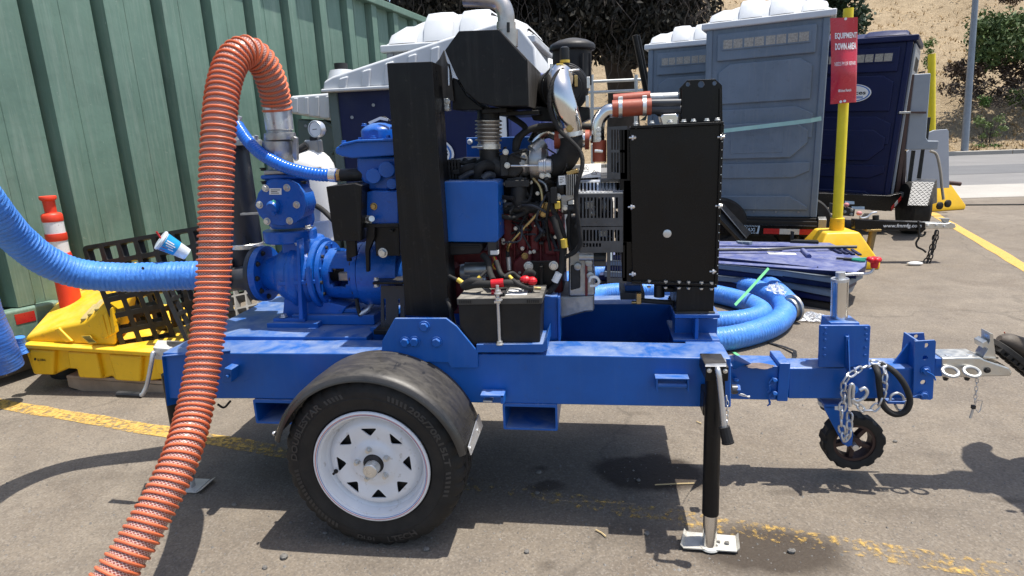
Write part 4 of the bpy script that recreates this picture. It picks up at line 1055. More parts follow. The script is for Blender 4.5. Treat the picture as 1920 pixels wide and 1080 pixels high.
# tail pipe
ptube([(950, 75, .68), (949, 48, .68), (948, 26, .68), (940, 8, .68), (925, 0, .68), (900, -3, .68), (870, -4, .68)], 16, 'tail_pipe', M['exh'], TR, 24, 8)
pcyl(949, 62, .68, 949, 42, .68, 18, 'pipe_collar', M['exh'], n=28)
pcyl(953, 88, .66, 953, 56, .66, 18, 'pipe_stub', M['exh'], n=28)
ptube([(953, 42, .62), (953, 60, .62)], 3, 'collar_slit', M['ink'], TR, 8, 2)
# exhaust: collar, bellows, clamp, elbow
pcyl(916, 202, .50, 916, 226, .50, 21, 'exhaust_collar', BK)
s = S(916, 240, .5); prof = []
for i in range(6):
    prof += [(i*7*s, 21*s), (i*7*s+2.0*s, 25.5*s), (i*7*s+3.6*s, 25.5*s), (i*7*s+5.6*s, 20*s)]
part(MB().lathe(P(916, 224, .5), P(916, 260, .5)-P(916, 224, .5), prof, 32), 'bellows', M['exh'], TR, 0)
pcyl(916, 262, .5, 917, 273, .5, 20, 'bellows_sleeve', M['exh']); pcyl(917, 270, .5, 917, 279, .5, 22, 'band_clamp', ZN)
ptube([(885, 276, .46), (900, 275, .455), (905, 275, .455)], 2, 'clamp_bolt', ZN)
ptube([(917, 279, .5), (918, 290, .5), (922, 303, .5), (936, 313, .5), (958, 317, .51)], 19, 'exhaust_elbow', M['cast'], TR, 20)
# ---- pump end
PB = M['pumpblue']
pump = sub('pump', TR)
YP = .60
# volute: a snail casing whose shaft lies along the trailer
vc = P(592, 512, YP); sv = S(592, 512, YP)
def vl(x, prof, name, mat=PB, n=40, parent=pump): return part(MB().lathe((vc.x+x, vc.y, vc.z), (1,0,0), prof, n), name, mat, parent, 0)
vl(-.135, [(0,.0),(0,.105),(.02,.118),(.05,.132),(.10,.138),(.14,.132),(.16,.12),(.165,0)], 'volute')
vl(.03, [(0,.0),(0,.148),(.006,.151),(.02,.151),(.024,.147),(.024,0)], 'back_plate')
vl(.058, [(0,.0),(0,.135),(.018,.135),(.02,0)], 'back_plate')
for k_ in range(14):
    a = 2*math.pi*k_/14+.1; p_ = vc+Vector((.078, .122*math.cos(a), .122*math.sin(a)))
    if p_.y < vc.y+.05: part(MB().bolt(p_, (1,0,0), .008, washer=False).bolt(p_+Vector((-.05, .0145*math.cos(a), .0145*math.sin(a))), (-1,0,0), .007, washer=False), 'bolt', M['cast'] if k_ % 3 else PB, pump, 0)
# bearing frame with windows
x0, x1 = .078, .215
def barrel(x0, x1, r0, r1, name, win):
    mb = MB(); n = 48; nx_ = 10
    for s_ in (0, 1):
        for i in range(nx_+1):
            for j in range(n):
                a = 2*math.pi*j/n; r = (r0+(r1-r0)*i/nx_)-s_*.012; mb.v.append(vc+Vector((x0+(x1-x0)*i/nx_, r*math.cos(a), r*math.sin(a))))
    o = (nx_+1)*n; gone = set()
    for i in range(nx_):
        for j in range(n):
            a = math.degrees(2*math.pi*(j+.5)/n) % 360
            if any(w0 <= a <= w1 and 2 <= i <= 7 and not (i in (2,7) and (a < w0+8 or a > w1-8)) for w0, w1 in win): gone.add((i, j))
    for i in range(nx_):
        for j in range(n):
            q = [i*n+j, i*n+(j+1) % n, (i+1)*n+(j+1) % n, (i+1)*n+j]
            if (i, j) in gone: continue
            mb.f += [q, [k+o for k in q[::-1]]]
            for (di, dj, e) in ((-1,0,(0,1)),(1,0,(2,3)),(0,-1,(3,0)),(0,1,(1,2))):
                if (i+di, (j+dj) % n) in gone: mb.f.append([q[e[1]], q[e[0]], q[e[0]]+o, q[e[1]]+o])
    return part(mb, name, PB, pump, 0, angle=40)
barrel(x0, x1, .105, .112, 'bearing_frame', [(160, 205), (60, 110), (270, 315)])
part(MB().cyl(vc+Vector((.05,0,0)), vc+Vector((.25,0,0)), .035), 'shaft', M['cast'], pump, 0)
part(MB().obox(vc+Vector((.145,-.04,-.005)), X_, Y_, Z_, .022, .015, .018), 'seal_gland', M['alu'], pump, .004)
vl(.205, [(0,.0),(0,.128),(.022,.128),(.024,.0)], 'adapter_ring'); vl(.235, [(0,.0),(0,.128),(.02,.128),(.022,.0)], 'adapter_ring')
for k_ in range(12):
    a = 2*math.pi*k_/12; p_ = vc+Vector((.205, .118*math.cos(a), .118*math.sin(a)))
    if p_.y < vc.y+.02: part(MB().bolt(p_, (-1,0,0), .008, washer=False), 'bolt', M['cast'], pump, 0)
vl(.25, [(0,0),(0,.105),(.16,.105),(.165,0)], 'flywheel_neck')
# spiral bulge at the lower right of the casing, stiffening ribs and foot
mb = MB(); pth = [vc+Vector((-.05, -.110*math.sin(R(a)), .110*math.cos(R(a)))) for a in range(20, 330, 10)]
mb.tube(pth, [.030+.022*i/30 for i in range(31)], 16); part(mb, 'scroll', PB, pump, 0)
pxs([(555, 450), (560, 450), (568, 600), (560, 600)], .455, .50, 'casing_rib', PB, pump, .004)
pxs([(520, 529), (590, 525), (590, 533), (520, 536)], .46, .52, 'casing_rib', PB, pump, .004)
pxs([(532, 560), (612, 566), (650, 575), (640, 590), (572, 606), (522, 606), (530, 585)], .52, .70, 'casing_foot', PB, pump, .006)
pb(512, 597, 572, 611, .48, .74, 'foot_pad', PB, pump, .004); pb(500, 606, 596, 616, .46, .76, 'sole_plate', BL, pump, .003)
bolts([(532, 594)], .49, 6, (0,0,1), 'bolt', ZN, pump)
ptube([(668, 560, .5), (672, 580, .5), (676, 592, .5)], 4, 'drain_pipe', M['cast'], pump); ptube([(674, 590, .5), (690, 580, .52), (700, 566, .55)], 5, 'drain_hose', M['steel'], pump)
# discharge neck: square tapering casting up to a flange
mb = MB(); A_ = XZ([(524, 448), (579, 448), (590, 480), (600, 540), (540, 545), (527, 520)], .52)
mb.prism(A_, .52, .68); part(mb, 'discharge_neck', PB, pump, .02)
plathe(546, 451, .58, (0,0,1), [(0,0),(0,46),(2,48),(20,48),(22,46),(22,0)], 'flange', PB, pump, 36)
part(MB().lathe(P(546, 440, .58), (0,0,1), [(0,.0975),(.004,.0975)], 36), 'gasket', M['tgreen'], pump, 0)
bolts([(513, 429), (545, 427), (578, 428)], .53, 6, (0,0,1), 'bolt', ZN, pump); bolts([(513, 455), (558, 455)], .50, 5, (0,0,-1), 'bolt', ZN, pump)
# check valve body, round cover with six bolts
plathe(548, 424, .58, (0,0,1), [(0,30),(0,38),(10,42),(84,40),(92,34),(92,0)], 'valve_body', PB, pump, 30)
cv = [(500,346),(514,338),(540,336),(560,345),(573,362),(579,384),(573,405),(558,418),(530,424),(505,420),(489,404),(481,385),(487,362)]
cvx = [(c[0]-4, c[1]) for c in cv]
pxs(cvx, .475, .50, 'valve_cover', PB, pump, .006); pxs([((a-527)*.93+533, (b-381)*.93+381) for a, b in cvx], .50, .58, 'valve_cover', PB, pump, .006)
bolts([(498, 353), (538, 352), (487, 384), (556, 384), (501, 415), (543, 414)], .475, 5.5, FR, 'bolt', ZN, pump)
part(MB().ext([P(505, 353, .474), P(528, 353, .474), P(528, 365, .474), P(505, 365, .474)], (0,-.0012,0)), 'maker_plate', M['label'], pump, 0)
for i in range(3): part(MB().ext([P(508, 355.5+i*3, .4725), P(508+(17, 12, 15)[i], 355.5+i*3, .4725), P(508+(17, 12, 15)[i], 356.7+i*3, .4725), P(508, 356.7+i*3, .4725)], (0,-.0003,0)), 'plate_print', M['ink'], pump, 0)
part(MB().lathe(P(515, 386, .475), (0,-1,-.25), [(0,.026),(.02,.026),(.03,.020),(.032,0)], 20), 'valve_boss', PB, pump, 0)
part(MB().bolt(P(513, 399, .455), (0,-1,-.5), .010), 'plug', PB, pump, 0)
part(MB().lathe(P(513, 379, .452), (0,-1,.2), [(0,.009),(.002,.008)], 14), 'inspection_dot', paint('mint_sticker', (.12,.62,.42), .5), pump, 0)
for x, y in ((575, 363), (574, 402)): part(MB().cyl(P(x-8, y, .56), P(x+6, y, .56), .020, n=14), 'side_plug', PB, pump, .002)
pb(487, 327, 575, 336, .50, .66, 'flange', PB, pump, .008); pb(493, 318, 571, 327, .50, .66, 'grey_flange', M['alu'], pump, .006)
bolts([(495, 340), (569, 340), (493, 315)], .51, 5, (0,0,-1), 'bolt', M['cast'], pump)
# camlock riser to the orange hose
plathe(528, 319, .58, (0,0,1), [(0,25),(4,24),(22,23),(28,27),(40,28),(52,28),(55,24),(60,24)], 'camlock', M['alu'], pump, 30)
plathe(526, 262, .58, (0,0,1), [(0,28),(6,28.5),(12,28),(13,23),(20,22.5),(22,22.5)], 'camlock_collar', M['alu'], pump, 30)
plathe(525, 245, .58, (0,0,1), [(0,22.5),(2,25),(40,25.5),(44,25),(46,24)], 'ferrule', ST, pump, 30)
pxs([(549, 255), (556, 258), (557, 300), (552, 303), (547, 290)], .56, .58, 'cam_lever', M['alu'], pump, .004)
# suction side: flange seen edge on, dark pipe and priming canister
vl(-.262, [(0,.06),(0,.118),(.018,.118),(.02,.06)], 'suction_flange', M['greyplastic']); vl(-.242, [(0,.06),(0,.118),(.006,.12),(.028,.118),(.03,.06)], 'suction_flange')
vl(-.215, [(0,.07),(.03,.075),(.09,.095)], 'suction_neck')
for k_ in range(10):
    a = 2*math.pi*k_/10; p_ = vc+Vector((-.212, .098*math.cos(a), .098*math.sin(a)))
    if p_.y < vc.y+.03: part(MB().bolt(p_, (1,0,0), .009), 'bolt', M['cast'], pump, 0)
pr = sub('priming_canister', TR); GP = M['greyplastic']
pcyl(494, 517, .66, 425, 524, .66, 23, 'suction_pipe', GP, pr, n=28)
plathe(463, 540, .72, (0,0,1), [(0,0),(0,20),(18,27),(84,27),(86,25)], 'lower_body', GP, pr, 32)
plathe(463, 462, .72, (0,0,1), [(0,0),(0,27),(2,28.5),(185,27),(190,24),(191,0)], 'upper_body', GP, pr, 32)
plathe(463, 464, .72, (0,0,1), [(0,29),(1,30),(8,30),(9,29)], 'band_clamp', ZN, pr, 32)
plathe(462, 272, .72, (0,0,1), [(0,28),(0,29),(4,29.5),(8,29),(10,22),(16,16),(17,0)], 'canister_lid', M['alu'], pr, 32)
for x, y in ((447, 258), (455, 268), (480, 262), (449, 226)): pcyl(x, y, .66, x+1, y-8, .66, 4, 'wing_nut', ZN, pr, n=10)
ptube([(450, 252, .66), (449, 240, .66), (449, 222, .66)], 3, 'stud', ZN, pr)
pxs([(450, 400), (489, 398), (489, 402), (450, 404)], .64, .66, 'scuff_band', M['alu'], pr, .001)
# blue braided hose to the vacuum pump
ph = even(cat_path([P(a, b, c) for a, b, c in ((446,236,.62),(452,246,.60),(468,268,.56),(492,290,.52),(530,311,.48),(565,322,.46),(600,328,.45),(634,329,.45))], 14), .0022)
mb = MB(); r_ = 11.5*S(540, 315, .48)
mb.tube(ph, [r_*(1+.05*math.sin(i*1.0)) for i in range(len(ph))], 18, uv=True)
M['bluehose'] = paint('blue_braided_hose', (.010,.12,.55), .28, var=.12, vscale=30, coat=.4)
part(mb, 'suction_hose', M['bluehose'], pump, 0, angle=70)
ptube([(619, 328, .45), (632, 329, .45)], 13, 'hose_clamp', ZN, pump, 20)
ptube([(633, 329, .45), (640, 329, .45)], 12, 'brass_union', M['brass'], pump, 6)
ptube([(640, 328, .45), (662, 328, .45), (677, 327, .46), (686, 320, .47), (692, 316, .48)], 11.5, 'pipe_elbow', M['cast'], pump, 16)
# vacuum pump stack
vp = sub('vacuum_pump', TR); YV = .52
plathe(710, 420, YV, (0,0,1), [(0,0),(0,32),(60,32),(62,25),(62,0)], 'column', PB, vp, 24)
pxs([(677, 362), (700, 357), (747, 358), (747, 421), (676, 422)], .42, .62, 'gear_case', PB, vp, .006)
pxs([(668, 293), (745, 293), (745, 345), (725, 358), (690, 357), (678, 340), (668, 320)], .44, .62, 'pump_body', PB, vp, .012)
part(MB().cyl(P(700, 330, .44), P(700, 330, .40), .028, n=18).cyl(P(725, 318, .44), P(725, 318, .41), .03, n=18).cyl(P(735, 345, .44), P(735, 345, .41), .02, n=18), 'port_bosses', PB, vp, .003)
pxs([(627, 283), (630, 276), (640, 271), (668, 265), (746, 262), (746, 291), (660, 297), (640, 293), (630, 289)], .40, .66, 'diaphragm_flange', PB, vp, .008)
pxs([(632, 276), (642, 268), (668, 262), (746, 259), (746, 264), (668, 267)], .385, .67, 'diaphragm_rim', PB, vp, .004)
plathe(713, 262, .54, (0,0,1), [(0,34),(16,34),(20,32),(26,24),(30,12),(31,0)], 'dome', PB, vp, 30)
bolts([(683, 236), (676, 262), (700, 259), (728, 258), (645, 268), (736, 242)], .42, 4.5, (0,0,1), 'bolt', PB, vp)
bolts([(701, 387)], .42, 5.5, FR, 'plug', M['brass'], vp); part(MB().cyl(P(691, 412, .42), P(697, 410, .37), .011, n=14).bolt(P(691, 412, .42), FR, .013), 'sight_plug', ZN, vp, 0)
ptube([(712, 226, .5), (720, 221, .5), (731, 228, .5)], 3, 'wire', M['rubber'], vp)
part(MB().ext([P(690, 229, .47), P(712, 219, .47), P(728, 222, .47), P(727, 227, .47), P(712, 224, .47), P(693, 233, .47)], (0,.004,0)), 'paper_tag', M['label'], vp, 0)
# black controller box and clutch plates
pxs([(611, 350), (664, 344), (678, 348), (676, 452), (626, 452)], .36, .50, 'belt_guard', BK, TR, .003)
part(MB().lathe(P(670, 380, .45), (.8,-.6,0), [(0,.05),(.01,.05),(.012,.03),(.012,0)], 24), 'pulley', M['cast'], TR, 0)
pb(644, 420, 748, 427, .40, .66, 'pump_shelf', BK)
pxs([(646, 422), (664, 422), (668, 480), (652, 486), (646, 440)], .40, .42, 'shelf_bracket', BK); pxs([(689, 425), (703, 425), (702, 446), (692, 470), (692, 510), (686, 510), (684, 468)], .40, .42, 'shelf_bracket', BK)
pxs([(700, 425), (748, 425), (750, 480), (705, 480)], .42, .44, 'mount_plate', BK); bolts([(718, 474)], .42, 7.5, FR, 'bolt', ZN)
bolts([(673, 431), (734, 431), (666, 440)], .41, 4, (0,0,-1), 'bolt', M['cast'])
ptube([(656, 445, .45), (654, 470, .46), (655, 488, .47)], 5, 'wire', M['rubber'])
pb(698, 529, 756, 534, .40, .6, 'foot_plate', BK); bolts([(706, 525), (706, 537)], .41, 5, (0,0,1), 'bolt', ZN)
mb = MB(); o_ = XZ([(714, 536), (757, 536), (760, 630), (714, 624)], .42); h_ = [XZ([(719,560),(723,560),(724,600),(720,602)], .42), XZ([(746,560),(750,560),(751,600),(747,600)], .42)]
mb.plate(o_, h_, .42, .428); part(mb, 'slotted_foot', GP, TR, .001)
pb(700, 619, 760, 628, .38, .5, 'foot_base', BK)
# engine side cowl behind the tower
pcyl(690, 512, .6, 760, 512, .6, 60, 'bell_housing', PB, TR, n=32)
# ---- engine
eng = sub('engine', TR); CI, RD = M['cast'], M['red']
def ep(pts, y0, y1, name, mat, bev=.004): return pxs(pts, y0, y1, name, mat, eng, bev)
ep([(846, 470), (935, 470), (935, 395), (1050, 395), (1056, 560), (1040, 585), (846, 585)], .55, .86, 'block', RD, .01)
# cylinder bulges and ribs
for x0, x1, y0, y1 in ((941, 962, 408, 470), (966, 986, 406, 470), (991, 1010, 404, 474), (1016, 1042, 404, 440), (1018, 1042, 450, 480)):
    ep([(x0, y0), (x1, y0), (x1+1, y1), (x0+3, y1)], .52, .56, 'block_rib', RD, .012)
for x in (937, 964, 988.5, 1013, 1046): ep([(x-1.6, 404), (x+1.6, 404), (x+3, 520), (x-1, 520)], .525, .56, 'block_web', RD, .003)
ep([(936, 398), (1052, 397), (1052, 405), (936, 406)], .505, .56, 'block_deck', RD, .004)
ep([(960, 492), (985, 470), (998, 470), (994, 520), (960, 520)], .50, .56, 'filter_boss', RD, .012); bolts([(984, 480)], .50, 5, FR, 'plug', M['brass'], eng)
pcyl(850, 560, .52, 872, 520, .52, 26, 'flywheel_housing', RD, eng)
ep([(838, 500), (868, 497), (874, 590), (842, 590)], .50, .8, 'flywheel_cover', RD, .012); pcyl(852, 497, .49, 852, 497, .52, 7, 'lifting_eye', RD, eng)
# head, intake and dark upper works
ep([(838, 300), (1050, 300), (1056, 398), (838, 398)], .60, .90, 'cylinder_head', CI, .01)
ep([(832, 316), (846, 312), (890, 316), (897, 340), (832, 340)], .46, .8, 'valve_cover', M['blackplastic'], .008)
for i in range(5): ep([(832+i*6, 300), (836+i*6, 299), (840+i*6, 336), (835+i*6, 338)], .44, .47, 'cover_rib', M['blackplastic'], .002)
for y in (304, 312, 320, 328): ep([(830, y), (862, y-1), (863, y+2), (830, y+3)], .445, .47, 'cover_rib', M['blackplastic'], .002)
part(MB().ext([P(832, 311, .44), P(838, 310, .44), P(841, 324, .44), P(836, 325, .44)], (0,-.001,0)), 'sticker', M['label'], eng, 0)
for k_, (pts, r_, mt) in enumerate((
    ([(860,330,.46),(872,318,.44),(890,314,.45),(896,326,.48)], 8, M['rubber']), ([(895,335,.45),(897,318,.43),(908,310,.44),(922,312,.47)], 9, M['rubber']),
    ([(862,335,.43),(880,325,.43),(890,322,.43)], 5, M['greyplastic']), ([(848,300,.5),(870,306,.47),(892,300,.5)], 4, M['rubber']), ([(905,336,.43),(915,328,.44),(925,330,.46)], 7, M['greyplastic']),
    ([(928,300,.5),(945,310,.47),(966,300,.5)], 4, M['cast']), ([(870,300,.52),(885,309,.5),(905,300,.5)], 5, M['rubber']))):
    ptube(pts, r_, 'hose', mt, eng)
for x, y in ((905, 330), (874, 332), (856, 322)): part(MB().obox(P(x, y, .44), X_, Y_, Z_, .012, .012, .008), 'connector', M['blackplastic'], eng, .002)
# blue control box
mb = MB(); mb.pxprism([(831, 340), (929, 339), (934, 343), (935, 450), (930, 455), (836, 454)], .36, .50); part(mb, 'control_box', BL, TR, .006)
bolts([(935, 381), (935, 419)], .40, 3.5, (1,-.2,0), 'bolt', ZN)
pxs([(837, 455), (903, 456), (905, 466), (900, 476), (840, 479)], .38, .50, 'fuse_tray', M['blackplastic'], TR, .004); pxs([(838, 460), (898, 461), (898, 464), (838, 463)], .375, .39, 'tray_lip', M['blackplastic'], TR, .001)
pb(914, 453, 931, 481, .40, .44, 'relay', M['greyplastic']); pb(919, 470, 934, 478, .395, .42, 'relay_plug', M['label'], None, .002)
for c_, dx in (('sili', 0), ('yellowtape', 3), ('redplastic', 6)): ptube([(922+dx, 479, .41), (925+dx, 488, .40), (921+dx, 498, .42), (926+dx, 505, .43)], 1.1, 'wire', M[c_], TR, 6)
# exhaust manifold and turbo
ptube([(930, 391, .50), (965, 391, .49), (1016, 389, .50)], 10, 'manifold', CI, eng, 18); ptube([(975, 335, .50), (973, 355, .49), (974, 378, .49), (990, 392, .50)], 15, 'manifold_riser', CI, eng, 18)
pb(946, 338, 992, 351, .46, .56, 'manifold_flange', CI, eng); pb(950, 334, 988, 338, .47, .55, 'manifold_flange', CI, eng)
pxs([(938, 300), (968, 282), (982, 296), (985, 318), (968, 334), (945, 332)], .47, .56, 'turbine_housing', CI, eng, .012)
plathe(985, 305, .52, (1,0,0), [(-14,20),(-10,25),(2,26),(6,22),(12,19)], 'turbine_ring', M['alu'], eng, 30)
plathe(1004, 303, .53, (1,0,0), [(-10,24),(-8,33),(0,35),(14,34),(20,28),(24,16)], 'compressor_housing', M['alu'], eng, 32)
pcyl(1000, 285, .50, 1018, 268, .52, 15, 'compressor_outlet', M['alu'], eng, 13)
plathe(1010, 312, .46, (1,0,0), [(0,10),(1,13.5),(10,14),(11,15.5),(14,15.5),(15,14),(24,13),(26,8)], 'wastegate_can', ST, eng, 26); ptube([(958, 311, .45), (985, 311, .45), (1010, 311, .46)], 2, 'wastegate_rod', ST, eng, 8)
bolts([(951, 310), (1017, 329), (1027, 330), (948, 285)], .45, 4.5, FR, 'bolt', ZN, eng)
pb(938, 290, 952, 330, .46, .5, 'exhaust_flange', CI, eng)
for (pts, r_, mt) in (([(1000,335,.48),(1012,350,.46),(1017,372,.45),(1014,392,.45),(985,425,.46),(957,456,.46),(952,472,.47)], 3.4, 'brass'), ([(1010,338,.49),(1022,345,.48),(1026,358,.48)], 3.2, 'alu'),
    ([(952,470,.47),(952,490,.47)], 3.8, 'rubber'), ([(953,482,.46),(955,506,.46)], 4.5, 'steel')): ptube(pts, r_, 'oil_pipe', M[mt], eng)
pb(1016, 378, 1046, 406, .50, .56, 'bracket', M['brass'], eng, .006); bolts([(1019, 400)], .49, 6, FR, 'bolt', M['brass'], eng)
ep([(950, 415), (1052, 413), (1052, 416), (950, 418)], .53, .55, 'block_line', RD, .001)
# intake: polished elbow, black hose, red couplers
ptube([(1052, 140, .50), (1048, 150, .47), (1052, 175, .44), (1062, 208, .44), (1069, 232, .46), (1070, 252, .47)], 22, 'intake_pipe', M['chrome'], TR, 28, 10)
ptube([(1056, 152, .60), (1053, 146, .52), (1052, 150, .47)], 21, 'intake_pipe', M['chrome'], TR, 24, 8)
bolts([(1068, 240)], .425, 6, FR, 'plug', M['brass']); plathe(1068, 240, .437, FR, [(0,13),(1,12.5),(1.5,0)], 'plug_boss', M['exh'], TR, 20)
ptube([(1070, 248, .47), (1071, 256, .47)], 23.5, 'band_clamp', ZN, TR, 28, 2)
ptube([(1071, 254, .47), (1071, 275, .47), (1062, 298, .48), (1046, 310, .49), (1028, 314, .50)], 21, 'intake_hose', M['rubber'], TR, 24, 8)
ptube([(1000, 270, .55), (1012, 252, .56), (1030, 246, .57), (1046, 252, .56)], 13, 'boost_pipe', M['chrome'], TR, 20)
pcyl(1040, 262, .53, 1052, 262, .53, 17, 'silicone_coupler', M['sili'], TR); pcyl(1052, 262, .53, 1098, 262, .53, 14.5, 'boost_pipe', M['chrome'], TR); pcyl(1097, 262, .53, 1105, 262, .53, 18, 'silicone_coupler', M['sili'], TR)
ptube([(1105, 262, .53), (1112, 258, .53), (1118, 248, .53)], 13, 'boost_pipe', M['chrome'], TR, 18)
# upper coupler to the radiator
ptube([(1152, 207, .46), (1138, 209, .46), (1125, 222, .46), (1121, 240, .46), (1121, 266, .46)], 12.5, 'boost_pipe', M['chrome'], TR, 22, 8)
bolts([(1122, 243), (1122, 252), (1122, 261)], .425, 4, FR, 'bolt', ZN)
pcyl(1111, 264, .46, 1137, 264, .46, 0.5, 'coupler_core', M['sili'], TR); ptube([(1124, 263, .46), (1124, 303, .46)], 13, 'silicone_coupler', M['sili'], TR, 22, 2)
ptube([(1115, 283, .43), (1130, 284, .43)], 3, 'clamp_bolt', ZN, TR, 8, 2)
ptube([(1148, 204, .46), (1221, 200, .46)], 15.5, 'silicone_coupler', M['sili'], TR, 26, 3)
for x in (1163, 1208): 
    pcyl(x-3.5, 204-(x-1148)*.055, .46, x+3.5, 204-(x-1148)*.055-.4, .46, 16.6, 'band_clamp', ZN, TR, n=28); pb(x-4, 182-(x-1148)*.05, x+5, 190-(x-1148)*.05, .45, .47, 'clamp_screw', ZN, None, .002)
ptube([(1150, 189, .60), (1219, 183, .60)], 12, 'silicone_coupler', M['sili'], TR, 20, 3); pcyl(1218, 185, .60, 1270, 183, .60, 10, 'boost_pipe', M['alu'], TR)
pcyl(1220, 194, .46, 1276, 193, .46, 8, 'radiator_pipe', M['greyplastic'], TR); pcyl(1220, 206, .46, 1276, 205, .46, 8, 'radiator_pipe', M['greyplastic'], TR)
ptube([(1220, 200, .5), (1235, 214, .5), (1250, 216, .5)], 4, 'hose', M['rubber'])
pxs([(1238, 219), (1243, 214), (1268, 213), (1272, 218), (1271, 234), (1242, 235)], .42, .5, 'radiator_cap', M['chrome'], TR, .004)
pxs([(1200, 226), (1214, 214), (1211, 226)], .5, .51, 'fin', M['tgreen'], TR, .001)
# air cleaner facing the camera, rain cap canister behind
ac = sub('air_cleaner', TR); BP = M['blackplastic']
plathe(1063, 164, .56, (.25,-1,0), [(-140,44),(-40,44),(-36,46),(-30,46),(-26,44),(-10,42),(0,37),(3,30),(1,22),(4,18),(4,0)], 'drum', BP, ac, 40)
for r_, d_ in ((45, -20), (39, -3), (27, 3)): plathe(1063, 164, .56, (.25,-1,0), [(d_-2, r_),(d_, r_+1.5),(d_+2, r_)], 'drum_ring', BP, ac, 40)
for x, y in ((1103, 155), (1101, 190), (1034, 130), (1080, 152)): part(MB().obox(P(x, y, .545), X_, Y_, Z_, .006, .006, .02), 'latch', ZN if x != 1080 else M['brass'], ac, .002)
plathe(1073, 160, .80, (0,0,1), [(0,0),(0,36),(62,36),(64,36)], 'canister', BP, ac, 32); plathe(1073, 96, .80, (0,0,1), [(0,0),(0,41),(2,43),(8,43),(12,40),(18,28),(22,12),(23,0)], 'rain_cap', BP, ac, 36)
for x in (1052, 1092, 1106): ptube([(x, 100, .72), (x, 130, .72), (x, 160, .72)], 2.5, 'canister_rib', BP, ac, 8, 2)
pxs([(1000, 200), (1105, 200), (1106, 222), (1090, 230), (1000, 226), (994, 214)], .62, .86, 'cleaner_bracket', BK, TR, .004)
plathe(1059, 128, .50, (0,0,1), [(0,0),(0,8),(8,9),(30,9),(36,8.5),(38,5),(38,0)], 'service_indicator', M['ink'], ac, 20); plathe(1059, 118, .499, (0,0,1), [(0,9.4),(5,9.4)], 'indicator_window', M['yellowtape'], ac, 20)
pb(1043, 119, 1056, 126, .47, .49, 'cable_tie', M['yellowtape'], ac, .002); ptube([(1056, 134, .47), (1075, 132, .48), (1085, 131, .5)], 2.2, 'fitting', ZN, ac)
# ribbed wiring conduit running down in front of the intake pipe
pc = even(cat_path([P(a, b, c) for a, b, c in ((1056,130,.46),(1046,137,.44),(1036,155,.42),(1030,185,.41),(1034,215,.41),(1050,245,.40),(1070,264,.39),(1088,285,.38),(1092,310,.37),(1084,340,.36),(1080,370,.36),(1082,400,.36),(1086,430,.37),(1088,455,.38),(1078,472,.40),(1060,482,.42))], 12), .0022)
mb = MB(); r_ = 4.6*S(1040, 200, .41); mb.tube(pc, [r_*(1.0 if i % 2 else .84) for i in range(len(pc))], 10); part(mb, 'wiring_conduit', M['rubber'], TR, 0, angle=20)
for pts, r_ in (([(1038,405,.42),(1044,430,.41),(1052,455,.41),(1055,480,.42),(1048,520,.42),(1032,545,.40),(1018,548,.40)], 6), ([(1030,360,.44),(1036,390,.43),(1050,420,.43),(1058,450,.43),(1056,500,.44),(1044,530,.43)], 5), ([(1068,395,.43),(1066,440,.44),(1070,470,.45)], 4), ([(952,215,.6),(985,240,.52),(968,262,.5),(966,285,.5)], 5.5), ([(966,284,.5),(978,254,.5),(1008,238,.5),(1050,236,.52),(1120,238,.55)], 6), ([(1000,246,.5),(1060,240,.55)], 3), ([(1030,380,.42),(1025,420,.46),(1032,470,.47)], 3)):
    ptube(pts, r_, 'harness', M['rubber'], TR)
for x, y in ((1058, 456),): ptube([(x-1, y-8, .40), (x+1, y+8, .40)], 6.5, 'harness_tape', M['yellowtape'], TR, 12, 2)
ptube([(1048, 512, .40), (1040, 528, .40)], 7, 'harness_tape', M['label'], TR, 12, 3)
pb(1032, 352, 1044, 382, .40, .44, 'connector', M['blackplastic']); pb(1040, 378, 1050, 392, .41, .44, 'connector_lock', M['yellowtape'])
# alternator
plathe(1048, 350, .48, (1,0,0), [(-4,12),(-2,22),(10,23),(12,20),(13,25),(36,25),(38,21)], 'alternator', M['ink'], eng, 30)
for i in range(6): ep([(1062+i*4, 328), (1064+i*4, 327), (1064+i*4, 367), (1062+i*4, 367)], .42, .46, 'alternator_fin', M['alu'], .001)
ep([(1060, 322), (1082, 316), (1086, 324), (1064, 330)], .43, .5, 'alternator_top', M['brass'], .004)
part(MB().ext([P(1047, 330, .43), P(1060, 329, .43), P(1061, 346, .43), P(1048, 347, .43)], (0,-.002,0)), 'rating_label', M['label'], eng, 0)
for i in range(4): part(MB().ext([P(1049, 333+i*3, .4275), P(1049+(9, 6, 8, 5)[i], 333+i*3, .4275), P(1049+(9, 6, 8, 5)[i], 334+i*3, .4275), P(1049, 334+i*3, .4275)], (0,-.0003,0)), 'label_print', M['ink'], eng, 0)
ep([(1050, 366), (1078, 362), (1082, 372), (1064, 378), (1064, 398), (1052, 400)], .44, .50, 'alternator_arm', M['alu'], .005); bolts([(1046, 369), (1060, 390)], .44, 5, FR, 'bolt', ZN, eng)
pcyl(1056, 393, .45, 1090, 391, .45, 9, 'idler', M['cast'], eng); pcyl(1086, 480, .44, 1113, 480, .44, 9, 'pulley_boss', M['alu'], eng); pcyl(1113, 482, .44, 1134, 482, .44, 8, 'pulley_boss', M['ink'], eng)
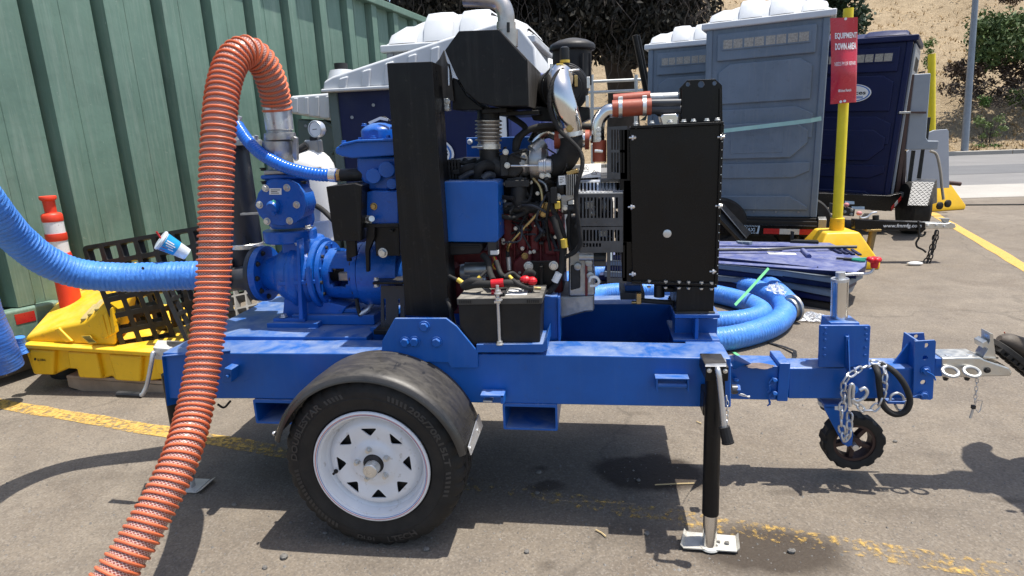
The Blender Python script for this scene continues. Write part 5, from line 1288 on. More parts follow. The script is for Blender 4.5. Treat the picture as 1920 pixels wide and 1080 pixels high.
# harness runs, clips and small fittings that crowd the block
er = random.Random(31)
for k_ in range(26):
    x, y = er.uniform(938, 1052), er.uniform(268, 430); pts = [(x, y, er.uniform(.44,.54))]
    for j in range(er.choice((2, 3))): x += er.uniform(-34, 34); y += er.uniform(-6, 46); pts.append((min(1062, max(936, x)), min(545, y), er.uniform(.43,.53)))
    ptube(pts, er.choice((1.4, 1.8, 2.4, 3.2, 4.2)), 'harness', er.choice((M['rubber'], M['rubber'], M['cast'], M['greyplastic'], M['alu'])), eng, 8, 6)
for k_ in range(22):
    x, y = er.uniform(936, 1060), er.uniform(270, 545); w_ = er.uniform(3, 9); Y_0 = er.uniform(.46, .54)
    pb(x, y, x+w_, y+er.uniform(3, 9), Y_0, Y_0+.04, 'fitting', er.choice((M['alu'], M['cast'], M['blackplastic'], M['zinc'], CI, CI)), eng, .002)
bolts([(er.uniform(938, 1050), er.uniform(330, 550)) for _ in range(24)], .505, 3.0, FR, 'bolt', M['zinc'], eng); bolts([(942+i*18, 401) for i in range(7)], .50, 3.6, FR, 'bolt', RD, eng)
for x, y in ((958, 545), (1004, 440), (1046, 470), (1030, 520), (948, 520)): plathe(x, y, .53, FR, [(-10,9),(0,8),(1,6),(1,0)], 'core_plug', RD, eng, 18)
# timing cover, sump
ep([(1066, 472), (1110, 470), (1116, 555), (1066, 556)], .46, .75, 'gear_case', M['alu'], .008)
ep([(1070, 498), (1088, 496), (1088, 540), (1070, 545)], .452, .47, 'gear_panel', CI, .004); ep([(1097, 470), (1101, 470), (1102, 555), (1097, 555)], .45, .47, 'gear_seam', RD, .002)
for x, y in ((1084, 425), (1083, 500), (1107, 517), (1104, 493)): plathe(x, y, .44, FR, [(-8,7),(0,7),(1,5),(1,0)], 'gear_boss', M['alu'] if y > 430 else CI, eng, 18)
ptube([(1105, 528, .43), (1108, 520, .42), (1118, 520, .42), (1123, 528, .42), (1118, 535, .43), (1106, 536, .43)], 2.6, 'lifting_ring', M['cream'], eng, 8)
ep([(1060, 410), (1082, 408), (1090, 470), (1066, 472)], .50, .6, 'front_cover', CI, .006)
ep([(1046, 556), (1114, 552), (1114, 585), (1098, 586), (1047, 600)], .48, .74, 'sump', M['alu'], .01)
# engine foot with two bolts
ep([(988, 490), (1042, 489), (1044, 540), (1030, 555), (1012, 555), (988, 520)], .42, .43, 'engine_foot', BK, .002); ep([(1012, 500), (1017, 500), (1017, 555), (1012, 555)], .385, .42, 'engine_foot', BK, .002)
bolts([(991, 499), (1038, 498)], .42, 7, FR, 'bolt', ZN, eng)
# starter
pcyl(873, 506, .47, 914, 505, .47, 14, 'starter', M['alu'], eng); pcyl(866, 512, .48, 884, 511, .48, 17, 'starter_nose', M['alu'], eng); pcyl(880, 526, .45, 912, 525, .45, 9, 'solenoid', M['alu'], eng)
# ---- fan and belt guards: stamped sheet with slots
def guard(q, Y, slots, name='belt_guard', t=.003, mat=None):
    o = XZ(q, Y); h = [XZ(s_, Y) for s_ in slots]; return part(MB().plate(o, h, Y, Y+t), name, mat or M['guard'], TR, 0)
def slots(x0, x1, y0, y1, n, w, sk=0): return [[(x0+(x1-x0)*(i+.5)/n-w, y0+sk*i), (x0+(x1-x0)*(i+.5)/n+w, y0+sk*i), (x0+(x1-x0)*(i+.5)/n+w, y1+sk*i), (x0+(x1-x0)*(i+.5)/n-w, y1+sk*i)] for i in range(n)]
guard([(1083, 363), (1168, 362), (1168, 424), (1083, 424)], .40, slots(1086, 1160, 370, 409, 11, 1.9)+slots(1126, 1160, 410, 418, 1, 1)[0:0])
guard([(1088, 426), (1168, 425), (1168, 473), (1118, 474), (1088, 474)], .40, slots(1092, 1163, 431, 452, 11, 1.9)+slots(1092, 1128, 456, 463, 6, 1.9))
top = MB()
for i in range(12):
    a = 1085+i*6.8; top.ext([P(a, 362, .40), P(a+3.2, 362, .40), P(a+3.2, 341, .52), P(a, 341, .52)], (0,0,.003))
top.ext([P(1080, 364, .399), P(1168, 362.5, .399), P(1168, 358, .42), P(1080, 359.5, .42)], (0,0,.0031)); top.ext([P(1084, 343, .505), P(1168, 342, .505), P(1168, 338, .525), P(1084, 339, .525)], (0,0,.0031))
part(top, 'guard_top', M['steel'], TR, 0)
part(MB().ext([P(1090, 334, .47), P(1126, 332, .47), P(1127, 307, .50), P(1096, 308, .50)], (0,.002,.001)), 'warning_label', M['label'], TR, 0)
for cx, cy in ((1100, 314), (1114, 323)):
    t_ = [(cx, cy-4.5), (cx+5, cy+3.5), (cx-5, cy+3.5)]; mb = MB()
    for i in range(3): a, b_ = t_[i], t_[(i+1) % 3]; mb.bar(P(a[0], a[1], .47+(334-a[1])*.0011-.004), P(b_[0], b_[1], .47+(334-b_[1])*.0011-.004), .0012, .0012)
    mb.bar(P(cx, cy-1.5, .485), P(cx, cy+1.5, .483), .0012, .0012); part(mb, 'warning_triangle', M['ink'], TR, 0)
guard([(1138, 238), (1176, 236), (1176, 336), (1138, 335)], .42, slots(1145, 1172, 243, 281, 5, 1.7)+slots(1145, 1172, 286, 324, 5, 1.7), 'fan_guard')
guard([(1138, 455), (1175, 454), (1175, 531), (1138, 530)], .42, slots(1144, 1172, 460, 521, 6, 1.7), 'fan_guard')
pb(1126, 335, 1174, 341, .44, .8, 'guard_frame', M['guard']); pb(1168, 337, 1186, 455, .42, .44, 'guard_frame', M['guard'])
pxs([(1138, 455), (1136, 500), (1114, 500), (1112, 470)], .46, .48, 'guard_web', M['guard'], TR, .001)
pcyl(1168, 390, .7, 1176, 390, .7, 108, 'fan_shroud', M['ink'], TR, n=40)
for i in range(7):
    a = 2*math.pi*i/7; c_ = P(1160, 390, .7); d = Vector((0, math.cos(a), math.sin(a))); MB().bar(c_+d*.03, c_+d*.19, .035, .008, up=(.8, -d.z*.6, d.y*.6)).build('fan_blade', M['ink'], TR, bevel=.002)
pb(1086, 330, 1122, 480, .60, .9, 'front_case', CI, eng, .01); pb(1120, 372, 1150, 470, .74, .9, 'water_pump', CI, eng, .02)
for x, y, r_, Y in ((1112, 448, 22, .56), (1136, 420, 26, .58), (1128, 385, 15, .55), (1104, 400, 12, .52)): plathe(x, y, Y, (1,0,0), [(0,r_),(2,r_+1),(4,r_-2),(8,r_-2),(10,r_+1),(12,r_),(12,0)], 'pulley', M['alu'] if r_ < 16 else M['ink'], eng, 28)
pb(1096, 378, 1112, 392, .47, .5, 'hose_union', M['alu'], eng); pb(1122, 432, 1140, 444, .47, .5, 'hose_union', M['alu'], eng); ptube([(1092, 424, .5), (1116, 412, .5), (1150, 418, .52), (1166, 430, .54)], 6, 'coolant_hose', M['rubber'], eng)
# ---- radiator
rad = sub('radiator', TR); GL = M['gloss']
pxs([(1172, 240), (1357, 231), (1345, 540), (1184, 532)], .45, .95, 'core_box', GL, rad, .004)
pxs([(1180, 241), (1353, 233), (1343, 532), (1186, 528)], .40, .449, 'side_cover', GL, rad, .003)
pxs([(1160, 243), (1183, 241), (1190, 530), (1166, 528)], .42, .449, 'side_flange', GL, rad, .002)
pxs([(1351, 234), (1358, 233), (1346, 535), (1340, 534)], .39, .449, 'side_flange', GL, rad, .002)
pxs([(1182, 236), (1357, 228), (1357, 233), (1182, 241)], .385, .449, 'top_flange', GL, rad, .001); pxs([(1184, 528), (1344, 533), (1344, 537), (1184, 532)], .385, .449, 'bottom_flange', GL, rad, .001)
lg = [(1273, 235), (1274, 166), (1289, 150), (1341, 148), (1354, 160), (1355, 230)]
hl = [circ(P(x, y, .46).x, P(x, y, .46).z, r_*S(x, y, .46), 16) for x, y, r_ in ((1290, 158, 4), (1315, 158, 6), (1340, 156, 4))]
MB().plate(XZ(lg, .46), hl, .46, .475).build('lifting_plate', GL, rad, bevel=.001)
for x in (1279, 1350): ptube([(x, 166, .455), (x-.5, 228, .455)], 1.6, 'plate_fold', GL, rad, 8, 2)
for x in (1192, 1222, 1257, 1282, 1300, 1325, 1345):
    y = 236-(x-1182)*.046; bolts([(x, y-3)], .41, 4.4, (0,0,1), 'bolt', ZN, rad); bolts([(x, y+5)], .41, 3.4, (0,0,-1), 'bolt', ZN, rad)
for x in (1217, 1248, 1273, 1291, 1315, 1334):
    y = 530+(x-1184)*.03; bolts([(x, y-2)], .395, 4.2, (0,0,1), 'bolt', ZN, rad); bolts([(x, y+6)], .395, 3.2, (0,0,-1), 'bolt', ZN, rad)
for x, y in ((1186, 258), (1352, 257), (1184, 388), (1348, 386), (1186, 514), (1337, 509)):
    p_ = P(x, y, .395); part(MB().cyl(p_-Vector((.012,.0,0)), p_+Vector((.012,0,0)), .0035, n=8).cyl(p_-Vector((.003,0,0)), p_+Vector((.003,0,0)), .010, n=12).cyl(p_+Vector((.004,0,0)), p_+Vector((.010,0,0)), .006, n=6), 'side_bolt', ZN, rad, 0)
plathe(1251, 438, .40, FR, [(0,8),(1.2,7.6),(2,5),(2,0)], 'plug', ST, rad, 20)
for i in range(18): 
    y = 250+i*15.5; x = 1355.5-(y-231)*.036; part(MB().cyl(P(x, y, .392), P(x, y, .386), .0018, n=6), 'rivet', ZN, rad, 0)
# support legs, drain cock
pb(1268, 537, 1339, 586, .40, .60, 'radiator_leg', BK, rad); pb(1266, 585, 1341, 589, .39, .62, 'leg_foot', M['cast'], rad); bolts([(1277, 586), (1329, 586)], .41, 5.5, (0,0,1), 'bolt', ZN, rad)
pcyl(1200, 563, .5, 1266, 568, .5, 4.5, 'drain_pipe', M['cast'], rad); pb(1193, 550, 1203, 571, .49, .51, 'drain_cock', M['brass'], rad); pcyl(1184, 567, .5, 1196, 567, .5, 3, 'drain_cock', M['brass'], rad)
pcyl(1236, 533, .5, 1236, 556, .5, 10, 'drain_boss', M['ink'], rad); pb(1245, 540, 1268, 548, .5, .55, 'drain_tube', M['ink'], rad)
pb(1265, 590, 1350, 597, .38, .62, 'pedestal_top', BL); pb(1265, 597, 1345, 637, .46, .54, 'pedestal_web', BL); pb(1303, 597, 1310, 640, .385, .46, 'pedestal_stiffener', BL); pb(1262, 637, 1350, 642, .38, .62, 'pedestal_base', BL)
pb(1172, 535, 1202, 549, .75, .85, 'far_mount', BL); pb(1163, 549, 1209, 562, .72, .9, 'far_mount', M['guard'])
# ---- battery on its tray
pxs([(893, 646), (1018, 645), (1026, 630), (1027, 655), (1018, 661), (893, 661)], YR-.012, YR+.14, 'battery_tray', BL, TR, .002)
bt_ = thing('battery', P(937, 646, .28), 'big black truck battery with grey lid clamped on the blue tray beside the engine', 'battery')
b1 = XZ([(859, 568), (1014, 566), (1012, 646), (864, 646)], YR+.005)
MB().prism(b1, YR+.005, YR+.175).build('case', M['blackplastic'], bt_, bevel=.004)
MB().prism(XZ([(856, 560), (1017, 558), (1017, 570), (857, 572)], YR), YR, YR+.18).build('lid', paint('dusty_battery_lid', (.06,.057,.052), .6, var=.2, dust=.95, dustcol=(.30,.28,.24)), bt_, bevel=.003)
for k_ in range(6): MB().prism(XZ([(861+k_*4, 563), (863+k_*4, 563), (863+k_*4, 569), (861+k_*4, 569)], YR-.002), YR-.002, YR+.002).build('lid_rib', M['ink'], bt_, bevel=0)
for k_ in range(6): MB().prism(XZ([(988+k_*4, 562), (990+k_*4, 562), (990+k_*4, 568), (988+k_*4, 568)], YR-.002), YR-.002, YR+.002).build('lid_rib', M['ink'], bt_, bevel=0)
t_ = P(980, 554, .30); MB().box(P(945, 552, .28).x, P(998, 552, .28).x, .24, .33, P(980, 560, YR).z+.001, P(980, 560, YR).z+.003).build('lid_label', M['label'], bt_)
MB().box(P(935, 552, .28).x, P(951, 552, .28).x, .22, .37, P(980, 560, YR).z, P(980, 560, YR).z+.018).build('lid_ridge', M['blackplastic'], bt_, bevel=.003)
rod = thing('hold_down_rod', P(936, 648, YR-.008), 'threaded steel clamp rod standing in front of the battery', 'clamp rod')
MB().cyl(P(932.5, 535, YR-.012), P(937, 652, YR-.006), .0055, n=10).build('rod', ST, rod)
for y in (550, 563): MB().bolt(P(933.5+(y-535)*.04, y, YR-.012), (0,0,1), .011).build('nut', ZN, rod)
MB().bolt(P(937, 645, YR-.008), (0,0,1), .011).build('nut', ZN, rod)
MB().box(P(928, 560, YR).x, P(940, 560, YR).x, YR-.02, YR+.19, P(934, 566, YR).z, P(934, 566, YR).z+.008).build('clamp_bar', ZN, rod, bevel=.001)
# battery leads
def lead(pts, r_, mt, nm='cable'): return ptube(pts, r_, nm, M[mt], TR, 14)
lead([(872,538,.28),(895,533,.26),(922,533,.25),(950,531,.26),(975,532,.28)], 7, 'rubber'); lead([(921,532,.247),(944,530,.25)], 8.2, 'redplastic', 'cable_sleeve')
lead([(868,537,.28),(884,528,.27),(905,530,.27)], 8, 'rubber', 'terminal_boot'); lead([(960,525,.27),(975,535,.26),(988,540,.27),(1000,541,.27)], 5, 'rubber')
part(MB().ball(P(985, 524, .28), .020, .016, .014, 10, 6).ball(P(998, 527, .28), .018, .016, .016, 10, 6), 'terminal_cover', M['redplastic'], TR, 0, angle=20)
lead([(1002,540,.27),(1014,541,.27)], 3, 'brass', 'terminal_clamp'); lead([(980,545,.27),(983,536,.27)], 3, 'zinc', 'terminal_stud'); lead([(922,548,.26),(928,548,.26)], 6, 'redplastic', 'vent_plug')
lead([(842,517,.3),(856,524,.29),(872,534,.28)], 3, 'rubber'); lead([(858,524,.285),(868,531,.28)], 4.5, 'yellowtape', 'cable_tape'); lead([(890,528,.27),(900,520,.28),(912,508,.3)], 3, 'rubber'); lead([(895,525,.275),(901,519,.28)], 4.2, 'yellowtape', 'cable_tape')
lead([(905,478,.40),(915,490,.38),(918,510,.34),(925,526,.28)], 6, 'rubber'); lead([(930,490,.38),(940,515,.34),(955,522,.3)], 5, 'rubber'); lead([(838,560,.3),(845,580,.28),(852,610,.3)], 4, 'rubber'); lead([(955,518,.30),(965,528,.28)], 3.4, 'yellowtape', 'cable_tape')
lead([(985,520,.30),(992,510,.30),(1000,515,.31)], 7, 'rubber', 'terminal_boot'); lead([(945,520,.3),(960,512,.32),(972,520,.32),(990,530,.29)], 4, 'rubber')
# dark blue fuel tank panel behind the engine
pxs([(874, 258), (1000, 256), (1000, 330), (876, 330)], .95, .98, 'rear_panel', BL, TR, .003); bolts([(881, 266)], .95, 4, FR, 'bolt', M['label'])
# ================================================================== tongue, jacks, hitch
tg = sub('tongue', TR); YT = .54
def tp(x0, y0, x1, y1, Ya, Yb, name, mat=BL, bev=.003): return pb(x0, y0, x1, y1, Ya, Yb, name, mat, tg, bev)
tp(1322, 686, 1466, 749, YT, YT+.12, 'sleeve'); tp(1459, 681, 1480, 753, YT-.012, YT+.132, 'sleeve_collar', BL, .004)
pxs([(1478, 690), (1714, 690), (1716, 748), (1478, 748)], YT+.005, YT+.115, 'draw_bar', BL, tg, .006)
# diagonal gussets joining the sleeve to the front beam
MB().ext([P(1366, 668, .30), P(1378, 664, .45), P(1412, 683, YT+.03), P(1376, 690, YT)], (0,0,-.006)).build('gusset', BL, tg, bevel=.002)
M['rust'] = paint('worn_rusty_patch', (.15,.115,.10), .8, var=.4, vscale=30)
c_ = G(1425, 687, P(1425, 686, YT).z); s_ = S(1425, 687, YT)
mb = MB(); mb.add([c_+Vector((math.cos(a)*27*s_*rg.uniform(.8,1.1), math.sin(a)*.033*rg.uniform(.75,1.1), .0025)) for a in [2*math.pi*i/22 for i in range(22)]], [tuple(range(22))]); part(mb, 'worn_patch', M['rust'], tg, 0)
for x, y in ((1453, 713), (1453, 738), (1380, 713)):
    part(MB().cyl(P(x, y, YT), P(x, y, YT-.028), .009, n=14).cyl(P(x, y, YT-.028), P(x, y, YT-.033), .0095, .006, n=14), 'pin', BL, tg, 0)
for x, y in ((1450, 716), (1450, 741)): ptube([(x, y-8, YT-.02), (x-8, y+4, YT-.02), (x-6, y+14, YT-.02), (x-11, y+20, YT-.02)], 1.4, 'pin_clip', BL, tg, 6); ptube([(x-2, y-4, YT-.022), (x+2, y+4, YT-.022), (x-8, y+8, YT-.022), (x-6, y+18, YT-.02)], 1.3, 'pin_clip', BL, tg, 6)
pcyl(1372, 730, .33, 1382, 730, .33, 9, 'big_bolt', M['guard'], tg); pcyl(1380, 730, .33, 1387, 730, .33, 9.5, 'big_bolt', BL, tg, n=6)
ptube([(1385, 738, .33), (1395, 740, .33), (1405, 746, .33)], 1.3, 'pin_clip', ZN, tg, 6); ptube([(1385, 740, .33), (1397, 743, .33), (1406, 743, .33)], 1.2, 'pin_clip', ZN, tg, 6)
# jack mount: plate, channel, centre fin
pxs([(1538, 610), (1631, 610), (1633, 613), (1629, 689), (1535, 689), (1537, 613)], YT-.012, YT, 'jack_plate', BL, tg, .003)
tp(1553, 605, 1608, 689, YT+.001, YT+.10, 'jack_channel')
MB().ext([P(1587, 628, YT-.012), P(1590, 628, YT-.016), P(1592, 697, YT-.085), P(1587, 697, YT-.085), P(1586, 688, YT-.012)], (.004,0,0)).build('jack_fin', BL, tg, bevel=.002)
MB().ext([P(1584, 629, YT-.013), P(1590, 629, YT-.013), P(1590, 690, YT-.013), P(1584, 690, YT-.013)], (0,-.012,0)).build('jack_fin', BL, tg, bevel=.003)
bolts([(1548, 616), (1624, 616), (1547, 637), (1625, 637), (1546, 666), (1622, 666), (1547, 626), (1624, 627), (1546, 653), (1622, 652)], YT-.012, 2.6, FR, 'rivet', BL, tg)
# tongue jack tube, crank, red knob
pcyl(1573, 605, .60, 1575, 524, .60, 14.5, 'jack_tube', M['chrome'], tg, n=28); pcyl(1574.8, 527, .60, 1575, 522, .60, 15.5, 'jack_tube_rim', ST, tg, n=28); pcyl(1576, 523, .60, 1576, 510, .60, 8.5, 'jack_cap', ST, tg)
ptube([(1580, 515, .60), (1600, 514, .595), (1625, 513, .59), (1634, 510, .59), (1638, 503, .59), (1639, 498, .59)], 2.6, 'jack_crank', ST, tg, 10)
plathe(1639, 502, .59, (0,0,1), [(0,6),(8,7),(10,6.5),(12,5),(20,5),(21,0)], 'crank_knob', M['redplastic'], tg, 18)
kn = MB()
for a in (0, 72, 144, 216, 288): kn.ball(P(1639, 487, .59)+Vector((math.cos(R(a))*.014, math.sin(R(a))*.014, 0)), .0125, .0125, .011, 12, 8)
part(kn, 'knob_lobes', M['redplastic'], tg, 0, angle=60)
part(MB().ball(P(1592, 602, .6), .010), 'release_knob', M['redplastic'], tg, 0)
pxs([(1588, 606), (1600, 603), (1602, 608), (1590, 610)], .59, .63, 'release_plate', M['label'], tg, .002)
# hitch bracket with row of holes, coupler
ox = XZ([(1716, 640), (1753, 638), (1755, 641), (1749, 747), (1744, 750), (1712, 746)], YT-.012)
hh = [circ(P(x, y, YT-.012).x, P(x, y, YT-.012).z, 4.8*S(x, y, YT), 16) for x, y in ((1737, 648), (1735, 671), (1731, 717))]
MB().plate(ox, hh, YT-.012, YT-.004).build('hitch_channel', BL, tg, bevel=.0015)
tp(1714, 640, 1719, 747, YT-.003, YT+.11, 'hitch_channel'); ox2 = [(x, z) for x, z in XZ([(1703, 625), (1733, 624), (1735, 640), (1732, 690), (1703, 690)], YT+.11)]
MB().plate(ox2, [circ(P(1718, 631, YT+.11).x, P(1718, 631, YT+.11).z, 4*S(1718, 631, YT), 14)], YT+.11, YT+.118).build('hitch_channel', BL, tg, bevel=.0015)
pxs([(1707, 639), (1713, 640), (1713, 697), (1664, 697)], YT+.05, YT+.06, 'hitch_gusset', BL, tg, .002)
bolts([(1735, 695), (1731, 741)], YT-.013, 7, FR, 'bolt', BL, tg); ptube([(1738, 697, YT-.03), (1750, 704, YT-.03), (1754, 713, YT-.03)], 1.4, 'pin_clip', BL, tg, 6); ptube([(1712, 744, YT-.03), (1724, 740, YT-.03), (1731, 744, YT-.03)], 1.4, 'pin_clip', BL, tg, 6)
tp(1752, 672, 1768, 706, YT+.01, YT+.1, 'coupler_stub')
M['padgrey'] = paint('dull_zinc', (.42,.42,.41), .45, .6, var=.15, vscale=20); cp = sub('coupler', TR); CO = paint('satin_zinc_coupler', (.60,.59,.55), .38, .9, var=.1, vscale=14)
pxs([(1766, 671), (1838, 670), (1846, 674), (1893, 690), (1899, 700), (1896, 706), (1838, 707), (1766, 708)], YT+.005, YT+.105, 'coupler_body', CO, cp, .008)
bolts([(1777, 671), (1817, 671)], YT+.03, 6, (0,0,1), 'bolt', ZN, cp); bolts([(1773, 709), (1813, 709)], YT+.03, 4, (0,0,-1), 'bolt', M['cast'], cp)
bolts([(1851, 694)], YT+.004, 4.5, FR, 'bolt', M['cast'], cp)
def ringm(c, a, b_, r, rx, name, mat, parent):
    pts = [c+a*math.cos(t)*rx[0]+b_*math.sin(t)*rx[1] for t in [2*math.pi*i/24 for i in range(24)]]; return part(MB().tube(pts, r, 8, closed=True), name, mat, parent, 0)
for x in (1782, 1822): ringm(P(x, 697, YT-.02), X_, (Y_*.75+Z_*.45).normalized(), .0062, (.026, .022), 'eye_bolt', M['padgrey'], cp)
pxs([(1844, 668), (1853, 654), (1848, 650), (1843, 653), (1842, 643), (1848, 640), (1851, 638), (1853, 645), (1856, 640), (1856, 624), (1862, 626), (1864, 640), (1868, 672), (1845, 674)], YT+.02, YT+.075, 'latch_lever', CO, cp, .002)
MB().ext([P(1843, 672, YT+.01), P(1872, 674, YT+.01), P(1872, 671, YT+.09), P(1845, 668, YT+.09)], (0,0,.003)).build('latch_base', CO, cp)

# ---- chains
def chain_links(parent, pts, ll, lw, r, mat, twist=0):
    """stadium-shaped links one after another along a line, each turned a quarter against the last"""
    path = cat_path([P(a, b, c) for a, b, c in pts], 12); pitch = ll-2.2*r
    q = even(path, pitch); base = None; n = 10
    o = [Vector((math.cos(t)*lw/2, 0, (ll-lw)/2+math.sin(t)*lw/2)) for t in [math.pi*i/5 for i in range(6)]]+[Vector((math.cos(t)*lw/2, 0, -(ll-lw)/2+math.sin(t)*lw/2)) for t in [math.pi+math.pi*i/5 for i in range(6)]]
    o = [v*(1-2*r/ll*.5) for v in o]
    for i in range(len(q)-1):
        a, b_ = q[i], q[i+1]; d = (b_-a).normalized(); mt = Vector((0,0,1)).rotation_difference(d).to_matrix().to_4x4()
        W_ = Matrix.Translation((a+b_)/2) @ mt @ Matrix.Rotation(R(25+twist+90*(i % 2)+rg.uniform(-14, 14)), 4, 'Z')
        if base is None:
            base = MB().tube(o, r, 7, closed=True).build('chain_link', mat, parent)
            off = Vector((0,0,0)); k_ = base.parent
            while k_ is not None: off += k_.location; k_ = k_.parent
            for v in base.data.vertices: v.co += off
            base.matrix_local = Matrix.Translation(-off) @ W_
        else: inst(base, 'chain_link', parent, W_)
sc = thing('safety_chain', P(1640, 680, YT-.03), 'galvanised safety chain draped over the blue tongue with its hook hanging down', 'chain')
chain_links(sc, [(1586,745,.50),(1580,728,.50),(1588,708,.50),(1612,692,.52),(1632,680,.56),(1650,680,.56),(1660,692,.52),(1658,712,.50),(1655,738,.50),(1645,762,.50),(1625,772,.50),(1606,757,.50),(1596,740,.49)], .040, .024, .0040, ST)
chain_links(sc, [(1583,740,.50),(1579,765,.49),(1577,790,.49),(1581,815,.49),(1587,828,.485),(1592,810,.485),(1593,780,.49),(1596,760,.495)], .040, .024, .0040, ST)
hk = cat_path([P(a, b, .485) for a, b in ((1600,757),(1598,748),(1607,752),(1620,746),(1626,736),(1621,728),(1612,732))], 8); MB().tube(hk, .0065, 10).build('hook', ST, sc)
hk = cat_path([P(a, b, .48) for a, b in ((1594,762),(1592,740),(1595,722),(1600,724),(1599,745))], 8); MB().tube(hk, .006, 10).build('hook', ST, sc)
MB().cyl(P(1597, 728, YT), P(1600, 730, YT-.045), .017, n=18).build('tongue_tube', BL, tg); MB().cyl(P(1600, 730, YT-.0455), P(1600.1, 730, YT-.046), .012, n=16).build('tube_bore', M['ink'], tg)
ptube([(1640,684,.56),(1646,700,.515),(1649,725,.505),(1655,758,.50),(1675,776,.49),(1697,772,.49),(1706,752,.49),(1698,725,.495),(1682,702,.51),(1664,688,.535),(1650,684,.56)], 5.5, 'breakaway_cable', M['rubber'], tg, 12)
tp(1664, 753, 1704, 758, YT-.03, YT+.02, 'eye_plate', BL, .002)
ptube([(1669,753,.52),(1671,742,.52),(1682,737,.52),(1692,742,.52),(1694,752,.52)], 2.4, 'u_bolt', ST, tg, 10); ptube([(1678,758,.52),(1684,768,.52),(1694,768,.51),(1700,752,.50)], 2.4, 'shackle', ST, tg, 10)
tp(1620, 746, 1642, 753, YT+.02, YT+.07, 'cable_guide', M['blackplastic'])
pn = thing('coupler_pin', P(1828, 740, .58), 'thin chain with safety pin hanging below the silver coupler', 'pin')
chain_links(pn, [(1832,710,.58),(1830,735,.58),(1827,758,.58)], .020, .010, .0016, ST); MB().cyl(P(1826,762,.58), P(1819,784,.58), .0045, n=10).build('pin', ST, pn)
MB().tube([P(a, b, .58) for a, b in ((1828,760),(1832,750),(1842,752),(1838,770),(1834,774),(1830,768))], .0015, 6).build('clip', ST, pn)
MB().obox(P(1825, 763, .58), X_, Y_, Z_, .006, .006, .007).build('collar', M['cast'], pn)

# ---- caster wheel
cs = sub('caster', TR); YC = .60; cc = P(1597, 825, YC); cr = 53*S(1597, 825, YC)
pcyl(1563, 757, YC, 1563, 750, YC, 27, 'swivel_plate', M['label'], cs, n=30); pcyl(1564, 764, YC, 1564, 757, YC, 24, 'swivel_ring', M['ink'], cs, n=30)
pxs([(1545, 762), (1590, 764), (1600, 815), (1598, 835), (1590, 838), (1580, 832), (1546, 768)], YC-.055, YC-.048, 'fork', BL, cs, .002); pxs([(1545, 762), (1590, 764), (1600, 815), (1598, 835), (1590, 838), (1580, 832), (1546, 768)], YC+.048, YC+.055, 'fork', BL, cs, .002)
pb(1546, 759, 1590, 766, YC-.055, YC+.055, 'fork_crown', BL, cs)
tb = MB(); n = 96; pf = [(-.030,.70),(-.034,.80),(-.033,.92),(-.026,.97),(.026,.97),(.033,.92),(.034,.80),(.030,.70)]
for y, r in pf:
    for i in range(n):
        a = 2*math.pi*i/n; blk_ = (i % 8 < 5) if y < 0 else ((i+4) % 8 < 5); rr = r*cr*(1.06 if (r > .9 and blk_) else 1); tb.v.append(cc+Vector((rr*math.cos(a), y, rr*math.sin(a))))
for j in range(len(pf)):
    for i in range(n): j2 = (j+1) % len(pf); tb.f.append([j*n+i, j*n+(i+1) % n, j2*n+(i+1) % n, j2*n+i])
part(tb, 'tyre', M['tyre'], cs, 0, angle=25)
M['oxide'] = paint('brown_cast_hub', (.045,.022,.018), .55, var=.25, vscale=20, bmp=.3)
part(MB().lathe(cc, Y_, [(-.026,cr*.71),(.026,cr*.71),(.026,cr*.60),(-.026,cr*.60)], 36, closed=True), 'rim', M['oxide'], cs, 0)
part(MB().cyl(cc-Y_*.03, cc+Y_*.03, cr*.24, n=20), 'hub', M['oxide'], cs, .003)
for i in range(5):
    a = R(-20+72*i); d = Vector((math.cos(a), 0, math.sin(a))); MB().bar(cc+d*cr*.2, cc+d*cr*.64, .03, cr*.16, up=Y_.cross(d)).build('spoke', M['oxide'], cs, bevel=.003)
part(MB().cyl(cc-Y_*.062+Vector((-.008,0,-.002)), cc+Y_*.06+Vector((-.008,0,-.002)), .012, n=14), 'axle_pin', ZN, cs, .001)

# ---- front drop leg jack
jk = sub('front_jack', TR)
pb(1323, 688, 1366, 715, .075, .199, 'head', BK, jk, .003)
MB().ext([P(1322, 688, .072), P(1362, 688, .072), P(1361, 673, .18), P(1325, 673, .18)], (0,0,.003)).build('head_lid', M['steel'], jk, bevel=.001)
bolts([(1330, 695), (1360, 696)], .075, 3.6, FR, 'bolt', ZN, jk)
pcyl(1338, 700, .115, 1332, 962, .115, 15.2, 'outer_tube', BK, jk, rpx1=15.2, n=32); part(MB().cyl(P(1332, 955, .115), G(1330, 1022, .012), .0235, n=28), 'inner_tube', M['chrome'], jk, 0)
pb(1319, 735, 1330, 780, .13, .199, 'mount_flange', BK, jk, .003); pxs([(1352, 715), (1360, 712), (1360, 745), (1352, 742)], .14, .17, 'pull_pin', BK, jk, .003)
g0 = [G(1277, 1020), G(1382, 1040), G(1386, 1004), G(1288, 998)]
M['padzinc'] = paint('worn_zinc_pad', (.62,.60,.54), .5, .4, var=.15, vscale=14, spots=.6, spotcol=(.30,.20,.12))
fp = MB(); a, b_, c_, d = [g_+Vector((0,0,.008)) for g_ in (G(1281, 1032), G(1381, 1039), G(1378, 1010), G(1288, 1002))]
fp.ext([a, b_, c_, d], (0,0,.004)); part(fp, 'foot_plate', M['padzinc'], jk, 0)
for p0, p1, o in ((a, d, Vector((-.010,0,.013))), (b_, c_, Vector((.010,0,.013))), (a, b_, Vector((0,-.006,.003)))): part(MB().ext([p0, p1, p1+o, p0+o], (0,0,.004)), 'foot_flange', M['padzinc'], jk, 0)
